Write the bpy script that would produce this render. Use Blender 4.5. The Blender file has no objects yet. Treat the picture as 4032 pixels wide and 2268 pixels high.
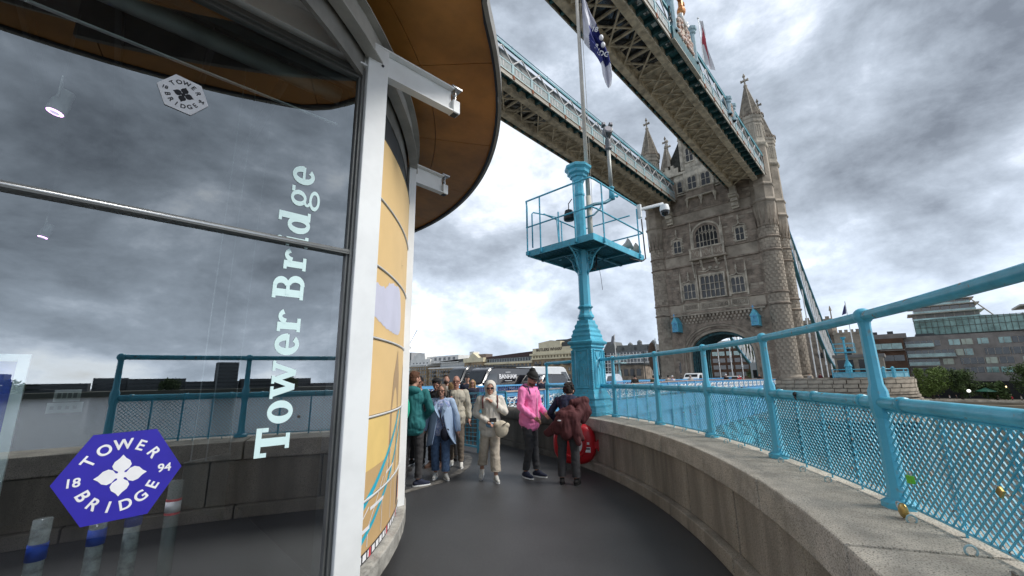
import bpy, math, random
import numpy as np
from mathutils import Vector, Matrix, noise
random.seed(7)
PI = math.pi
R = math.radians
S = bpy.context.scene
COL = S.collection

# ------------------------------------------------------------------ camera
cam = bpy.data.cameras.new('camera'); cam.sensor_width = 36; cam.lens = 36*1620.6/4032
cam.clip_start = .05; cam.clip_end = 3000
co = bpy.data.objects.new('camera', cam); COL.objects.link(co); S.camera = co
yaw, pitch, roll = .744402, .215246, -.0153736
F = Vector((math.cos(yaw)*math.cos(pitch), math.sin(yaw)*math.cos(pitch), math.sin(pitch)))
r0 = Vector((math.sin(yaw), -math.cos(yaw), 0)); u0 = r0.cross(F)
rr = r0*math.cos(roll)+u0*math.sin(roll); uu = -r0*math.sin(roll)+u0*math.cos(roll)
co.matrix_world = Matrix(((rr.x, uu.x, -F.x, 0), (rr.y, uu.y, -F.y, 0), (rr.z, uu.z, -F.z, 1.7), (0, 0, 0, 1)))
# ------------------------------------------------------------------ world: overcast sky
SUN_AZ, SUN_EL = R(-62), R(48)
W = bpy.data.worlds.new("World"); S.world = W; W.use_nodes = True
nt = W.node_tree; N = nt.nodes; N.clear()
def nd(t, **k):
    n = N.new(t)
    for a, b in k.items(): setattr(n, a, b)
    return n
def lk(a, b): nt.links.new(a, b)
out = nd('ShaderNodeOutputWorld'); bg = nd('ShaderNodeBackground'); bg.inputs[1].default_value = .1
lk(bg.outputs[0], out.inputs[0])
sky = nd('ShaderNodeTexSky', sky_type='NISHITA', sun_disc=False, sun_elevation=SUN_EL, sun_rotation=R(90)-SUN_AZ)
sky.dust_density = 2
tc = nd('ShaderNodeTexCoord'); sep = nd('ShaderNodeSeparateXYZ'); lk(tc.outputs['Generated'], sep.inputs[0])
def mth(op, a, b=None, c=None):
    n = nd('ShaderNodeMath', operation=op)
    for i, v in enumerate((a, b, c)):
        if v is None: continue
        if isinstance(v, (int, float)): n.inputs[i].default_value = v
        else: lk(v, n.inputs[i])
    return n.outputs[0]
cmb = nd('ShaderNodeCombineXYZ'); lk(sep.outputs[0], cmb.inputs[0]); lk(sep.outputs[1], cmb.inputs[1]); lk(mth('MULTIPLY', sep.outputs[2], 1.75), cmb.inputs[2])
def nz(scale, det, rough, dist, off):
    mp = nd('ShaderNodeMapping'); mp.inputs['Location'].default_value = off; lk(cmb.outputs[0], mp.inputs[0])
    n = nd('ShaderNodeTexNoise'); lk(mp.outputs[0], n.inputs[0]); n.inputs['Scale'].default_value = scale
    n.inputs['Detail'].default_value = det; n.inputs['Roughness'].default_value = rough; n.inputs['Distortion'].default_value = dist
    return n.outputs[0]
n1 = nz(2.3, 12, .60, .22, (3.1, 1.7, 0)); n2 = nz(6.5, 9, .64, .2, (8.2, 4.4, 2)); n3 = nz(.95, 4, .5, .3, (1.3, 7.7, 5))
dens = mth('ADD', mth('ADD', mth('MULTIPLY', n1, .66), mth('MULTIPLY', n2, .20)), mth('ADD', mth('MULTIPLY', n3, .26), mth('MULTIPLY', sep.outputs[2], .045)))
ramp = nd('ShaderNodeValToRGB'); lk(dens, ramp.inputs[0])
cr = ramp.color_ramp; cr.elements[0].position = .465; cr.elements[0].color = (.95, .97, 1, 1)
cr.elements[1].position = .70; cr.elements[1].color = (.20, .225, .265, 1)
for p, c in ((.515, (.68, .73, .81, 1)), (.56, (.48, .53, .60, 1)), (.62, (.35, .39, .445, 1))):
    e = cr.elements.new(p); e.color = c
# towards the horizon the layer is thinner and brighter (far cloud edges), as under any broken overcast
hz = nd('ShaderNodeMapRange'); lk(sep.outputs[2], hz.inputs[0])
hz.inputs[1].default_value = 0; hz.inputs[2].default_value = .34; hz.inputs[3].default_value = 2.0; hz.inputs[4].default_value = 1
mul = nd('ShaderNodeMixRGB', blend_type='MULTIPLY'); mul.inputs[0].default_value = 1; lk(ramp.outputs[0], mul.inputs[1]); lk(hz.outputs[0], mul.inputs[2])
sc = nd('ShaderNodeMixRGB', blend_type='MULTIPLY'); sc.inputs[0].default_value = 1; sc.inputs[2].default_value = (5.15, 5.3, 5.5, 1); lk(mul.outputs[0], sc.inputs[1])
gap = nd('ShaderNodeMapRange'); lk(dens, gap.inputs[0]); gap.inputs[1].default_value = .36; gap.inputs[2].default_value = .47
gap.inputs[3].default_value = .35; gap.inputs[4].default_value = 1
mix = nd('ShaderNodeMixRGB'); lk(gap.outputs[0], mix.inputs[0]); lk(sky.outputs[0], mix.inputs[1]); lk(sc.outputs[0], mix.inputs[2])
lk(mix.outputs[0], bg.inputs[0])
sl = bpy.data.lights.new('sun', 'SUN'); sl.energy = 1.5; sl.angle = R(22); sl.color = (1, .965, .91)
so = bpy.data.objects.new('sun', sl); COL.objects.link(so)
sd = Vector((math.cos(SUN_EL)*math.cos(SUN_AZ), math.cos(SUN_EL)*math.sin(SUN_AZ), math.sin(SUN_EL)))
so.rotation_euler = (-sd).to_track_quat('-Z', 'Y').to_euler()
vs = S.view_settings; vs.view_transform = 'Standard'; vs.look = 'None'; vs.gamma = 1; vs.exposure = 1.22; vs.use_curve_mapping = False
S.render.engine = 'CYCLES'

# ------------------------------------------------------------------ materials
MATS = {}
def mat(name, col, rough=.6, metal=0., var=.12, vscale=3., bump=0., bscale=40., col2=None, spec=.5, streak=False, thr=None, **kw):
    if name in MATS: return MATS[name]
    m = bpy.data.materials.new(name); m.use_nodes = True; t = m.node_tree; b = t.nodes['Principled BSDF']
    b.inputs['Roughness'].default_value = rough; b.inputs['Metallic'].default_value = metal
    b.inputs['Specular IOR Level'].default_value = spec
    c = t.nodes.new('ShaderNodeTexCoord')
    mp = t.nodes.new('ShaderNodeMapping'); t.links.new(c.outputs['Object'], mp.inputs[0])
    if streak: mp.inputs['Scale'].default_value = (1, 1, .15)
    n = t.nodes.new('ShaderNodeTexNoise'); n.inputs['Scale'].default_value = vscale; n.inputs['Detail'].default_value = 6; n.inputs['Roughness'].default_value = .6
    t.links.new(mp.outputs[0], n.inputs[0])
    r = t.nodes.new('ShaderNodeValToRGB'); t.links.new(n.outputs[0], r.inputs[0])
    spk = kw.get('speck')
    c2 = col2 if col2 else tuple(x*(1-var*2) for x in col)
    c1 = tuple(min(1, x*(1+var)) for x in col)
    r.color_ramp.elements[0].color = (*c2, 1); r.color_ramp.elements[1].color = (*c1, 1)
    lo, hi = thr if thr else (.32, .62)
    r.color_ramp.elements[0].position = lo; r.color_ramp.elements[1].position = hi
    cout = r.outputs[0]
    if spk:      # mineral grain / paint chips: a second, much finer noise
        sc_, lo_, hi_, cc = spk
        ns = t.nodes.new('ShaderNodeTexNoise'); ns.inputs['Scale'].default_value = sc_; ns.inputs['Detail'].default_value = 3; t.links.new(c.outputs['Object'], ns.inputs[0])
        mr = t.nodes.new('ShaderNodeMapRange'); mr.inputs[1].default_value = lo_; mr.inputs[2].default_value = hi_; t.links.new(ns.outputs[0], mr.inputs[0])
        mx = t.nodes.new('ShaderNodeMixRGB'); mx.inputs[2].default_value = (*cc, 1); t.links.new(mr.outputs[0], mx.inputs[0]); t.links.new(cout, mx.inputs[1]); cout = mx.outputs[0]
    t.links.new(cout, b.inputs['Base Color'])
    if bump:
        n2 = t.nodes.new('ShaderNodeTexNoise'); n2.inputs['Scale'].default_value = bscale; n2.inputs['Detail'].default_value = 5
        t.links.new(c.outputs['Object'], n2.inputs[0])
        bp = t.nodes.new('ShaderNodeBump'); bp.inputs['Strength'].default_value = bump; bp.inputs['Distance'].default_value = kw.get('bdist', .02)
        t.links.new(n2.outputs[0], bp.inputs['Height']); t.links.new(bp.outputs[0], b.inputs['Normal'])
    MATS[name] = m; return m
def flat(name, col, rough=.6, metal=0., emit=0.):
    if name in MATS: return MATS[name]
    m = mat(name, col, rough, metal, var=.04, vscale=8)
    if emit:
        b = m.node_tree.nodes['Principled BSDF']; b.inputs['Emission Color'].default_value = (*col, 1); b.inputs['Emission Strength'].default_value = emit
    return m
def glassmat(name, tint, refl=.3, ior=1.5):
    m = bpy.data.materials.new(name); m.use_nodes = True; t = m.node_tree; t.nodes.clear()
    o = t.nodes.new('ShaderNodeOutputMaterial'); tr = t.nodes.new('ShaderNodeBsdfTransparent'); tr.inputs[0].default_value = (*tint, 1)
    g = t.nodes.new('ShaderNodeBsdfGlossy'); g.inputs['Roughness'].default_value = .0; g.inputs[0].default_value = (.93, .98, 1, 1)
    f = t.nodes.new('ShaderNodeFresnel'); f.inputs[0].default_value = ior
    a = t.nodes.new('ShaderNodeMath'); a.operation = 'ADD'; a.inputs[1].default_value = refl; a.use_clamp = True; t.links.new(f.outputs[0], a.inputs[0])
    mx = t.nodes.new('ShaderNodeMixShader'); t.links.new(a.outputs[0], mx.inputs[0]); t.links.new(tr.outputs[0], mx.inputs[1]); t.links.new(g.outputs[0], mx.inputs[2])
    t.links.new(mx.outputs[0], o.inputs[0]); MATS[name] = m; return m

ASPH = mat('asphalt', (.048, .048, .049), .42, var=.09, vscale=1.0, bump=.6, bscale=170, bdist=.006, spec=.45, speck=(75, .60, .68, (.115, .11, .105)))
ROAD = mat('road_asphalt', (.07, .07, .07), .8, var=.1, vscale=.6)
LINE = mat('pale_ground_strip', (.15, .14, .125), .7, var=.35, vscale=9)
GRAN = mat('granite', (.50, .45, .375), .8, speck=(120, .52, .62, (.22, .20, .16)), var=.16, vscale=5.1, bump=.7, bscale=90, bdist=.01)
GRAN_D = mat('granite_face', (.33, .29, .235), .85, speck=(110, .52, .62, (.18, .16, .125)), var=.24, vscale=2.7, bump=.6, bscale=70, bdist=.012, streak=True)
GRAN_C = mat('granite_coping_face', (.245, .22, .185), .85, var=.3, vscale=4, bump=.6, bscale=70, bdist=.012, streak=True)
JOINT = mat('joint_shadow', (.05, .046, .04), .95)
BLUE = mat('blue_paint', (.08, .42, .57), .34, var=.12, vscale=6, bump=.45, bscale=16, bdist=.007, spec=.5, speck=(21, .665, .69, (.22, .20, .17)))
BLUE_W = mat('worn_blue_paint', (.08, .385, .53), .4, col2=(.20, .29, .32), vscale=13, thr=(.30, .40), bump=.5, bscale=18, bdist=.008)
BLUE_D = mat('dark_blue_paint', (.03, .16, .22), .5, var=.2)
SKYB = mat('pale_blue_paint', (.12, .38, .66), .45, var=.08)
ROYAL = mat('royal_blue_paint', (.05, .13, .42), .45)
PALE = mat('pale_turquoise_paint', (.34, .52, .56), .55, var=.12)
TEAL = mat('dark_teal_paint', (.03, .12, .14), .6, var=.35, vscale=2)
WHITEP = mat('white_paint', (.82, .84, .84), .45, var=.05, vscale=2, bump=.1, bscale=25, bdist=.004)
OFFW = mat('off_white_steel', (.46, .44, .38), .6, var=.13, vscale=4)
SOFF = mat('walkway_soffit', (.62, .55, .43), .8, var=.25, vscale=1.2)
RUST = mat('rust', (.28, .10, .045), .85, var=.3, vscale=20)
GREYF = mat('grey_window_frame', (.16, .165, .16), .4, metal=.3)
ALU = mat('brushed_aluminium', (.55, .56, .56), .3, metal=.8, var=.05)
YELL = mat('mustard_panel', (.80, .55, .245), .55, var=.03, vscale=1.5, bump=.06, bscale=160, bdist=.002)
YELL2 = mat('brighter_yellow_print', (.84, .60, .22), .55, var=.03)
TANP = mat('tan_print', (.60, .40, .19), .55, var=.03)
LILAC = mat('lilac_print', (.62, .62, .74), .55, var=.03)
TURQ = mat('turquoise_print', (.03, .44, .60), .5, var=.03)
WPRT = flat('white_print', (.84, .84, .86), .5); BPRT = flat('black_print', (.02, .022, .03), .5); RPRT = flat('red_print', (.6, .04, .06), .5)
WOOD = mat('varnished_plywood', (.50, .215, .045), .45, var=.16, vscale=1.3, bump=.15, bscale=60, bdist=.003)
DARK = mat('dark_interior', (.012, .013, .014), .8)
DARKG = mat('dark_grey_metal', (.045, .05, .052), .5)
SEAMM = flat('dark_seam', (.05, .025, .01), .9)
STONE = mat('tower_stone', (.35, .30, .24), .9, var=.2, vscale=.5, bump=.6, bscale=6, bdist=.06)
STONE2 = mat('tower_stone_brown', (.27, .22, .175), .92, var=.25, vscale=.9, bump=.7, bscale=5, bdist=.08)
STONE3 = mat('pale_dressed_stone', (.47, .42, .34), .88, var=.24, vscale=.9, bump=.5, bscale=7, bdist=.05)
STONE5 = mat('turret_stone_light', (.325, .275, .22), .9, var=.2, vscale=.7, bump=.5, bscale=6, bdist=.05)
STONE4 = mat('pale_turret_stone', (.40, .355, .29), .9, var=.34, vscale=.45, bump=.5, bscale=5, bdist=.05, streak=True)
SPIRE = mat('spire_stone', (.22, .19, .15), .92, var=.3, vscale=1.2)
SLATE = mat('roof_slate', (.060, .062, .052), .85, var=.25, vscale=2, bump=.5, bscale=9, bdist=.05)
GLD = flat('dark_leaded_glass', (.018, .02, .023), .18)
BRICK = mat('yellow_brick', (.30, .225, .14), .9, var=.25, vscale=.25)
CREAMW = mat('cream_render', (.72, .64, .45), .85, var=.08, vscale=.3)
WREND = mat('white_render', (.76, .75, .72), .8, var=.06, vscale=.3)
GREYB = mat('grey_brown_cladding', (.23, .21, .195), .8, var=.12, vscale=.4)
BROWNB = mat('brown_brick', (.10, .055, .035), .85, var=.2, vscale=.4)
GREENG = mat('green_glazing', (.26, .42, .40), .12, var=.25, vscale=.35, spec=.8)
DKG = mat('dark_glazing', (.03, .037, .04), .12, var=.3, vscale=.4, spec=.8)
BRONZE = mat('bronze_cladding', (.33, .29, .24), .5, var=.1)
BRASS = mat('brass', (.50, .36, .13), .35, metal=.9, var=.2, vscale=30)
RED = mat('red_plastic', (.52, .012, .02), .35, var=.06)
GRASS = mat('grass', (.07, .09, .025), .9, var=.2)
LEAF = mat('leaf_green', (.13, .19, .04), .8, var=.35, vscale=.8)
LEAFD = mat('dark_leaf_green', (.07, .11, .03), .8, var=.35, vscale=.8)
BARK = mat('bark', (.07, .055, .04), .9)
SAND = mat('river_foreshore', (.26, .22, .16), .9, var=.2, vscale=.1)
SKIN = mat('skin', (.50, .27, .19), .55, var=.06, vscale=14); SKIN2 = mat('tanned_skin', (.38, .19, .12), .55, var=.06, vscale=14)
GLS = glassmat('clear_window_glass', (.80, .90, .88), .27, 1.5)
water = mat('river_water', (.10, .095, .075), .12, var=.15, vscale=.05, bump=1.0, bscale=.9, bdist=.12, spec=.5)

# ------------------------------------------------------------------ builders
class MB:
    def __init__(s): s.v = []; s.f = []
    def add(s, vs_, fs):
        o = len(s.v); s.v += [tuple(p) for p in vs_]; s.f += [tuple(i+o for i in f) for f in fs]; return s
    def box(s, c, d, rz=0, M=None):
        x, y, z = d[0]/2, d[1]/2, d[2]/2
        P = [Vector((a*x, b*y, e*z)) for a in (-1, 1) for b in (-1, 1) for e in (-1, 1)]
        Q = Matrix.Rotation(rz, 3, 'Z') if M is None else M
        c = Vector(c); P = [Q @ p + c for p in P]
        return s.add(P, [(0, 1, 3, 2), (4, 6, 7, 5), (0, 4, 5, 1), (2, 3, 7, 6), (0, 2, 6, 4), (1, 5, 7, 3)])
    def bb(s, x0, x1, y0, y1, z0, z1): return s.box(((x0+x1)/2, (y0+y1)/2, (z0+z1)/2), (x1-x0, y1-y0, z1-z0))
    def bar(s, a, b, w, h=None, up=(0, 0, 1)):
        a, b = Vector(a), Vector(b); h = h or w; d = b-a; L = d.length
        if L < 1e-6: return s
        d.normalize(); u = Vector(up)
        if abs(d.dot(u)) > .98: u = Vector((1, 0, 0))
        l = u.cross(d).normalized(); u = d.cross(l)
        M = Matrix((d, l, u)).transposed()
        return s.box((a+b)/2, (L, w, h), M=M)
    def tube(s, pts, r, n=8, cap=True):
        pts = [Vector(p) for p in pts]; o = len(s.v); rs = r if isinstance(r, (list, tuple)) else [r]*len(pts)
        ref = None
        for i, p in enumerate(pts):
            d = (pts[min(i+1, len(pts)-1)]-pts[max(i-1, 0)]).normalized()
            if ref is None:
                ref = Vector((0, 0, 1)) if abs(d.z) < .9 else Vector((1, 0, 0))
            l = ref.cross(d).normalized(); u = d.cross(l); ref = u
            for k in range(n):
                t = 2*PI*k/n; s.v.append(tuple(p+(l*math.cos(t)+u*math.sin(t))*rs[i]))
        for i in range(len(pts)-1):
            for k in range(n):
                a = o+i*n+k; b = o+i*n+(k+1) % n; s.f.append((a, b, b+n, a+n))
        if cap:
            s.f.append(tuple(o+k for k in range(n))[::-1]); s.f.append(tuple(o+(len(pts)-1)*n+k for k in range(n)))
        return s
    def lathe(s, prof, n=16, c=(0, 0, 0), a0=0, cap=True, sx=1, sy=1):
        o = len(s.v)
        for r, z in prof:
            for k in range(n):
                t = a0+2*PI*k/n; s.v.append((c[0]+r*math.cos(t)*sx, c[1]+r*math.sin(t)*sy, c[2]+z))
        m = len(prof)
        for i in range(m-1):
            for k in range(n):
                a = o+i*n+k; b = o+i*n+(k+1) % n; s.f.append((a, b, b+n, a+n))
        if cap:
            s.f.append(tuple(o+k for k in range(n))[::-1]); s.f.append(tuple(o+(m-1)*n+k for k in range(n)))
        return s
    def prism(s, poly, z0, z1, fr=None):   # polygon in local xy extruded along local z; fr = 4x4 frame
        fr = fr or Matrix.Identity(4); n = len(poly)
        P = [fr @ Vector((x, y, z0)) for x, y in poly]+[fr @ Vector((x, y, z1)) for x, y in poly]
        return s.add(P, [tuple(range(n))[::-1], tuple(range(n, 2*n))]+[(i, (i+1) % n, (i+1) % n+n, i+n) for i in range(n)])
    def arcbox(s, c, r0_, r1_, a0, a1, z0, z1, n=8):   # curved block between radii and angles
        o = len(s.v)
        for i in range(n+1):
            t = a0+(a1-a0)*i/n; ca, sa = math.cos(t), math.sin(t)
            for r, z in ((r0_, z0), (r1_, z0), (r1_, z1), (r0_, z1)): s.v.append((c[0]+r*ca, c[1]+r*sa, z))
        for i in range(n):
            for k in range(4):
                a = o+i*4+k; b = o+i*4+(k+1) % 4; s.f.append((a, b, b+4, a+4))
        s.f.append((o, o+3, o+2, o+1)); s.f.append((o+n*4, o+n*4+1, o+n*4+2, o+n*4+3)); return s
    def ell(s, c, r, n=12, m=8, M=None):
        o = len(s.v); c = Vector(c)
        if isinstance(r, (int, float)): r = (r, r, r)
        for i in range(1, m):
            ph = PI*i/m
            for k in range(n):
                t = 2*PI*k/n; p = Vector((r[0]*math.sin(ph)*math.cos(t), r[1]*math.sin(ph)*math.sin(t), -r[2]*math.cos(ph)))
                s.v.append(tuple((M @ p if M else p)+c))
        b = Vector((0, 0, -r[2])); t_ = Vector((0, 0, r[2]))
        s.v.append(tuple((M @ b if M else b)+c)); s.v.append(tuple((M @ t_ if M else t_)+c)); nb, nt_ = len(s.v)-2, len(s.v)-1
        for i in range(m-2):
            for k in range(n):
                a = o+i*n+k; b2 = o+i*n+(k+1) % n; s.f.append((a, b2, b2+n, a+n))
        for k in range(n):
            s.f.append((nb, o+(k+1) % n, o+k)); a = o+(m-2)*n; s.f.append((nt_, a+k, a+(k+1) % n))
        return s
    def mesh(s, name, smooth=False, bevel=0):
        me = bpy.data.meshes.new(name); me.from_pydata(s.v, [], s.f); me.update()
        if smooth: me.polygons.foreach_set('use_smooth', [True]*len(me.polygons))
        return me
    def build(s, name, m, parent=None, smooth=False, label=None, bevel=0, kind=None, auto=None):
        me = s.mesh(name, smooth); me.materials.append(m)
        if auto:
            me.polygons.foreach_set('use_smooth', [True]*len(me.polygons))
            me.set_sharp_from_angle(angle=R(auto))
        o = bpy.data.objects.new(name, me); COL.objects.link(o)
        if parent: o.parent = parent
        if bevel:
            b = o.modifiers.new('bevel', 'BEVEL'); b.width = bevel; b.segments = 2; b.limit_method = 'ANGLE'
        if label: o['label'] = label
        if kind: o['kind'] = kind
        return o
def tag(o, label=None, cat=None, group=None, kind=None):
    for k, v in (('label', label), ('category', cat), ('group', group), ('kind', kind)):
        if v: o[k] = v
    return o
def thing(name, label, cat, loc=(0, 0, 0), rz=0, group=None):
    o = bpy.data.objects.new(name, None); COL.objects.link(o); o.location = loc; o.rotation_euler = (0, 0, rz); o.empty_display_size = .2
    return tag(o, label, cat, group)
def inst(src, parent, M=None, name=None):
    o = bpy.data.objects.new(name or src.name.split('.')[0], src.data); COL.objects.link(o); o.parent = parent
    if M is not None: o.matrix_local = M
    for m in src.modifiers:
        b = o.modifiers.new(m.name, m.type)
        if m.type == 'BEVEL': b.width = m.width; b.segments = m.segments; b.limit_method = m.limit_method
    return o
def copy_tree(o, parent=None, label=None):
    c = o.copy(); COL.objects.link(c); c.parent = parent
    if label: c['label'] = label
    for ch in [x for x in COL.objects if x.parent == o]: copy_tree(ch, c)
    return c
TS = bpy.data.scenes.new('mesh_workshop')
def baked(o):
    TS.collection.objects.link(o); TS.view_layers[0].update(); dg = TS.view_layers[0].depsgraph
    me = bpy.data.meshes.new_from_object(o.evaluated_get(dg)); bpy.data.objects.remove(o); return me
def text_mesh(body, size, bold=0., depth=.002, align='CENTER', sp=1.0):
    cu = bpy.data.curves.new('t', 'FONT'); cu.body = body; cu.size = size; cu.offset = bold; cu.extrude = depth/2; cu.align_x = align; cu.align_y = 'CENTER'; cu.space_character = sp
    o = bpy.data.objects.new('t', cu); me = baked(o); bpy.data.curves.remove(cu); return me
def bold_text(mb, ch, size, M, k=.022):   # heavier strokes: the glyph laid four times, slightly shifted, each film a hair lower
    me = text_mesh(ch, size, 0, 0)
    for i, (dx, dy) in enumerate(((-k, -k), (k, -k), (k, k), (-k, k), (0, 0))): add_mesh(mb, me, M @ Matrix.Translation((dx*size, dy*size, .0002*i)))
def add_mesh(mb, me, M):
    o = len(mb.v); mb.v += [tuple(M @ v.co) for v in me.vertices]; mb.f += [tuple(i+o for i in p.vertices) for p in me.polygons]
def frame(o, x, y):   # local x,y axes at origin o
    x = Vector(x).normalized(); y = Vector(y).normalized(); z = x.cross(y).normalized()
    M = Matrix((x, y, z)).transposed().to_4x4(); M.translation = Vector(o); return M
# ------------------------------------------------------------------ ground, river, pier, road
FC = (-1.52, 9.16); FR = 10.30
def fpt(r, deg, z=0): return (FC[0]+r*math.cos(R(deg)), FC[1]+r*math.sin(R(deg)), z)
A0, A1 = -104, -25.5
W2 = [(7.42, 4.98), (7.66, 6.0), (7.95, 7.0), (8.28, 8.0), (8.6, 9.3), (8.85, 11.0), (9.0, 13.9)]
poly = [fpt(9.86, a)[:2] for a in np.linspace(A0, A1, 40)]+W2[1:]+[(9.0, 13.95), (-30, 13.95), (-30, -1)]
m = MB(); m.prism(poly, -.4, 0); walk = tag(m.build('walkway', ASPH), kind='structure')
m = MB(); m.bb(-60, 170, 14.2, 29.1, -.9, -.02); tag(m.build('road', ROAD), kind='structure')
m = MB(); m.bb(-60, 170, 14.3, 16.9, -.02, .1); tag(m.build('footway', ROAD), kind='structure')
m = MB(); m.bb(-1500, 2500, -1500, 2500, -9.4, -9.0); tag(m.build('river_water', water), kind='structure')
m = MB(); m.prism([fpt(10.75, a)[:2] for a in np.linspace(-125, -20, 50)]+[(9.6, 8), (9.8, 14.1), (-30, 14.1), (-30, -2)], -9.3, -.45); tag(m.build('near_pier', GRAN_D), kind='structure')
# curved pale strip set in the asphalt
K = (-1.95, 7.9); KR = 5.9
m = MB()
strip = [(3.2, 5.86), (3.95, 5.94), (4.6, 6.0), (5.2, 6.25), (5.75, 6.6), (6.3, 7.15), (6.7, 7.7)]
for i in range(len(strip)-1):
    a, b = Vector(strip[i]), Vector(strip[i+1]); d = (b-a).normalized(); n_ = Vector((-d.y, d.x))*.075
    m.add([(*(a-n_), .004), (*(b-n_), .004), (*(b+n_), .004), (*(a+n_), .004)], [(0, 1, 2, 3)])
tag(m.build('ground_strip', LINE), kind='structure')
m = MB(); m.bb(4.9, 5.6, 8.3, 8.36, .003, .006); tag(m.build('ground_line', WHITEP), kind='structure')

# ------------------------------------------------------------------ curved granite parapet under the fence
par = thing('parapet_wall', 'long curved granite parapet wall with flat coping under the turquoise mesh fence', 'wall', (*fpt(10, -60)[:2], 0))
par.location = (0, 0, 0)
m = MB(); m.arcbox(FC, 9.86, 10.42, R(A0), R(A1-.2), 0, .70, 60); m.build('wall_core', JOINT, par)
rnd = random.Random(3)
ang = A1
edges = [A1]
for w in (5.2, 5.6, 6.6, 7.3, 7.4, 7.6, 7.4, 7.6, 7.4, 7.5, 7.2): edges.append(edges[-1]-w)
for i in range(len(edges)-1):
    a, b = edges[i], edges[i+1]; g = .06
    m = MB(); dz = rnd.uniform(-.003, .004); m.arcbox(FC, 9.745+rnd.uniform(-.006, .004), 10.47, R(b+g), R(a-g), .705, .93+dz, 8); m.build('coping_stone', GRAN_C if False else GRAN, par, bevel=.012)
e2 = A1
k = 0
while e2 > A0+4:
    w = (7.2, 6.2, 7.8, 6.8)[k % 4]; g = .05; k += 1
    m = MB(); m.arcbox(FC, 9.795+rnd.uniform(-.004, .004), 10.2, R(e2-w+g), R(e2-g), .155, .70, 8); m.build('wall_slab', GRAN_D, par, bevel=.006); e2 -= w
e2 = A1
while e2 > A0+4:
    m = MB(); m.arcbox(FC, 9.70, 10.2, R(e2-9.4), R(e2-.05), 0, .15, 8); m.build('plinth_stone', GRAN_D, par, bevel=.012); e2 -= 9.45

# second low wall, rounded top, running to the bridge
w2 = thing('low_stone_wall', 'darker low stone wall with rounded top behind the pink hoodie man, meeting the bridge parapet', 'wall')
def off(pts, d):
    o = []
    for i, p in enumerate(pts):
        a = Vector(pts[max(i-1, 0)]); b = Vector(pts[min(i+1, len(pts)-1)]); t = (b-a).normalized(); o.append(Vector(p)+Vector((t.y, -t.x))*d)
    return o
def ribbon(pts, prof, name, m_, parent, closed=True, **k):   # prof: list of (offset, z)
    cols = [off(pts, d) for d, z in prof]; mb = MB(); n = len(prof)
    for i in range(len(pts)):
        for j, (d, z) in enumerate(prof): mb.v.append((cols[j][i].x, cols[j][i].y, z))
    for i in range(len(pts)-1):
        for j in range(n if closed else n-1):
            a = i*n+j; b = i*n+(j+1) % n; mb.f.append((a, b, b+n, a+n))
    mb.f.append(tuple(range(n))); mb.f.append(tuple(range(len(pts)*n-1, len(pts)*n-1-n, -1)))
    return mb.build(name, m_, parent, **k)
cap = [(-.02, .66), (-.06, .70), (-.06, .80), (-.03, .87), (.05, .92), (.2, .945), (.38, .92), (.46, .87), (.5, .78), (.5, .66)]
wr = mat('dark_worn_stone', (.115, .10, .08), .85, var=.3, vscale=2, bump=.7, bscale=60, bdist=.01, streak=True)
for i in range(len(W2)-1):
    a, b = Vector(W2[i]), Vector(W2[i+1]); seg = [a+(b-a)*.004, a+(b-a)*.5, b-(b-a)*.004]
    ribbon(seg, cap, 'coping_stone', wr, w2, auto=50)
    ribbon(seg, [(.02, .125), (.02, .655), (.44, .655), (.44, .125)], 'wall_slab', wr, w2)
ribbon(W2, [(-.05, 0), (-.05, .12), (.46, .12), (.46, 0)], 'plinth', wr, w2)
m = MB(); m.arcbox(FC, 9.68, 10.5, R(A1+.05), R(A1+2.6), 0, .934, 3); m.build('corner_block', GRAN_D, w2, bevel=.01)
m = MB(); m.tube([(7.62, 6.42, .44), (7.56, 6.42, .46), (7.55, 6.42, .40), (7.57, 6.42, .30), (7.62, 6.42, .28)], .012, 6); m.build('metal_hook', ALU, w2)

# ------------------------------------------------------------------ turquoise fence on the parapet
fence = thing('mesh_fence', 'turquoise cast iron fence with round rails and diamond mesh on the curved parapet', 'fence')
posts_a = [-81.5, -73.4, -61.3, -52.7, -44.87, -36.85, -28.7]
def post_mesh(worn=False):
    m = MB()
    # tapered chamfered post with flared foot and ball top
    m.lathe([(.085, 0), (.085, .035), (.055, .055), (.047, .09), (.040, .5)], 8, a0=PI/8)
    m.lathe([(.040, .5), (.050, .53), (.052, .60), (.050, .66), (.036, .70), (.034, .90), (.031, 1.05), (.034, 1.08)], 8, a0=PI/8)
    m.ell((0, 0, 1.12), .052, 14, 10)
    return m
pm = post_mesh(); p0_ = pm.build('post', BLUE_W, fence, auto=40)
for i, a in enumerate(posts_a):
    o = p0_ if i == 0 else inst(p0_, fence)
    o.location = fpt(FR, a, .93); o.rotation_euler = (0, 0, R(a))
    if a == -61.3: o['label'] = 'nearest fence post with chipped worn paint'
# rails
m = MB(); m.tube([fpt(FR, a, 2.05) for a in np.linspace(-81.5, -26, 60)], .033, 12); m.build('top_rail', BLUE, fence, smooth=True)
m = MB(); m.tube([fpt(FR, a, 1.52) for a in np.linspace(-81.5, -26, 60)], .036, 12); m.build('middle_rail', BLUE, fence, smooth=True)
cl = None
for i in range(len(posts_a)-1):
    a, b = posts_a[i], posts_a[i+1]
    for t in (.1, .5, .9) if b-a > 9 else (.12, .52, .88):
        aa = a+(b-a)*t
        m = MB(); m.tube([fpt(FR, aa-.12, 1.52), fpt(FR, aa+.12, 1.52)], .043, 12); m.build('rail_collar', BLUE, fence, smooth=True)
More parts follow.
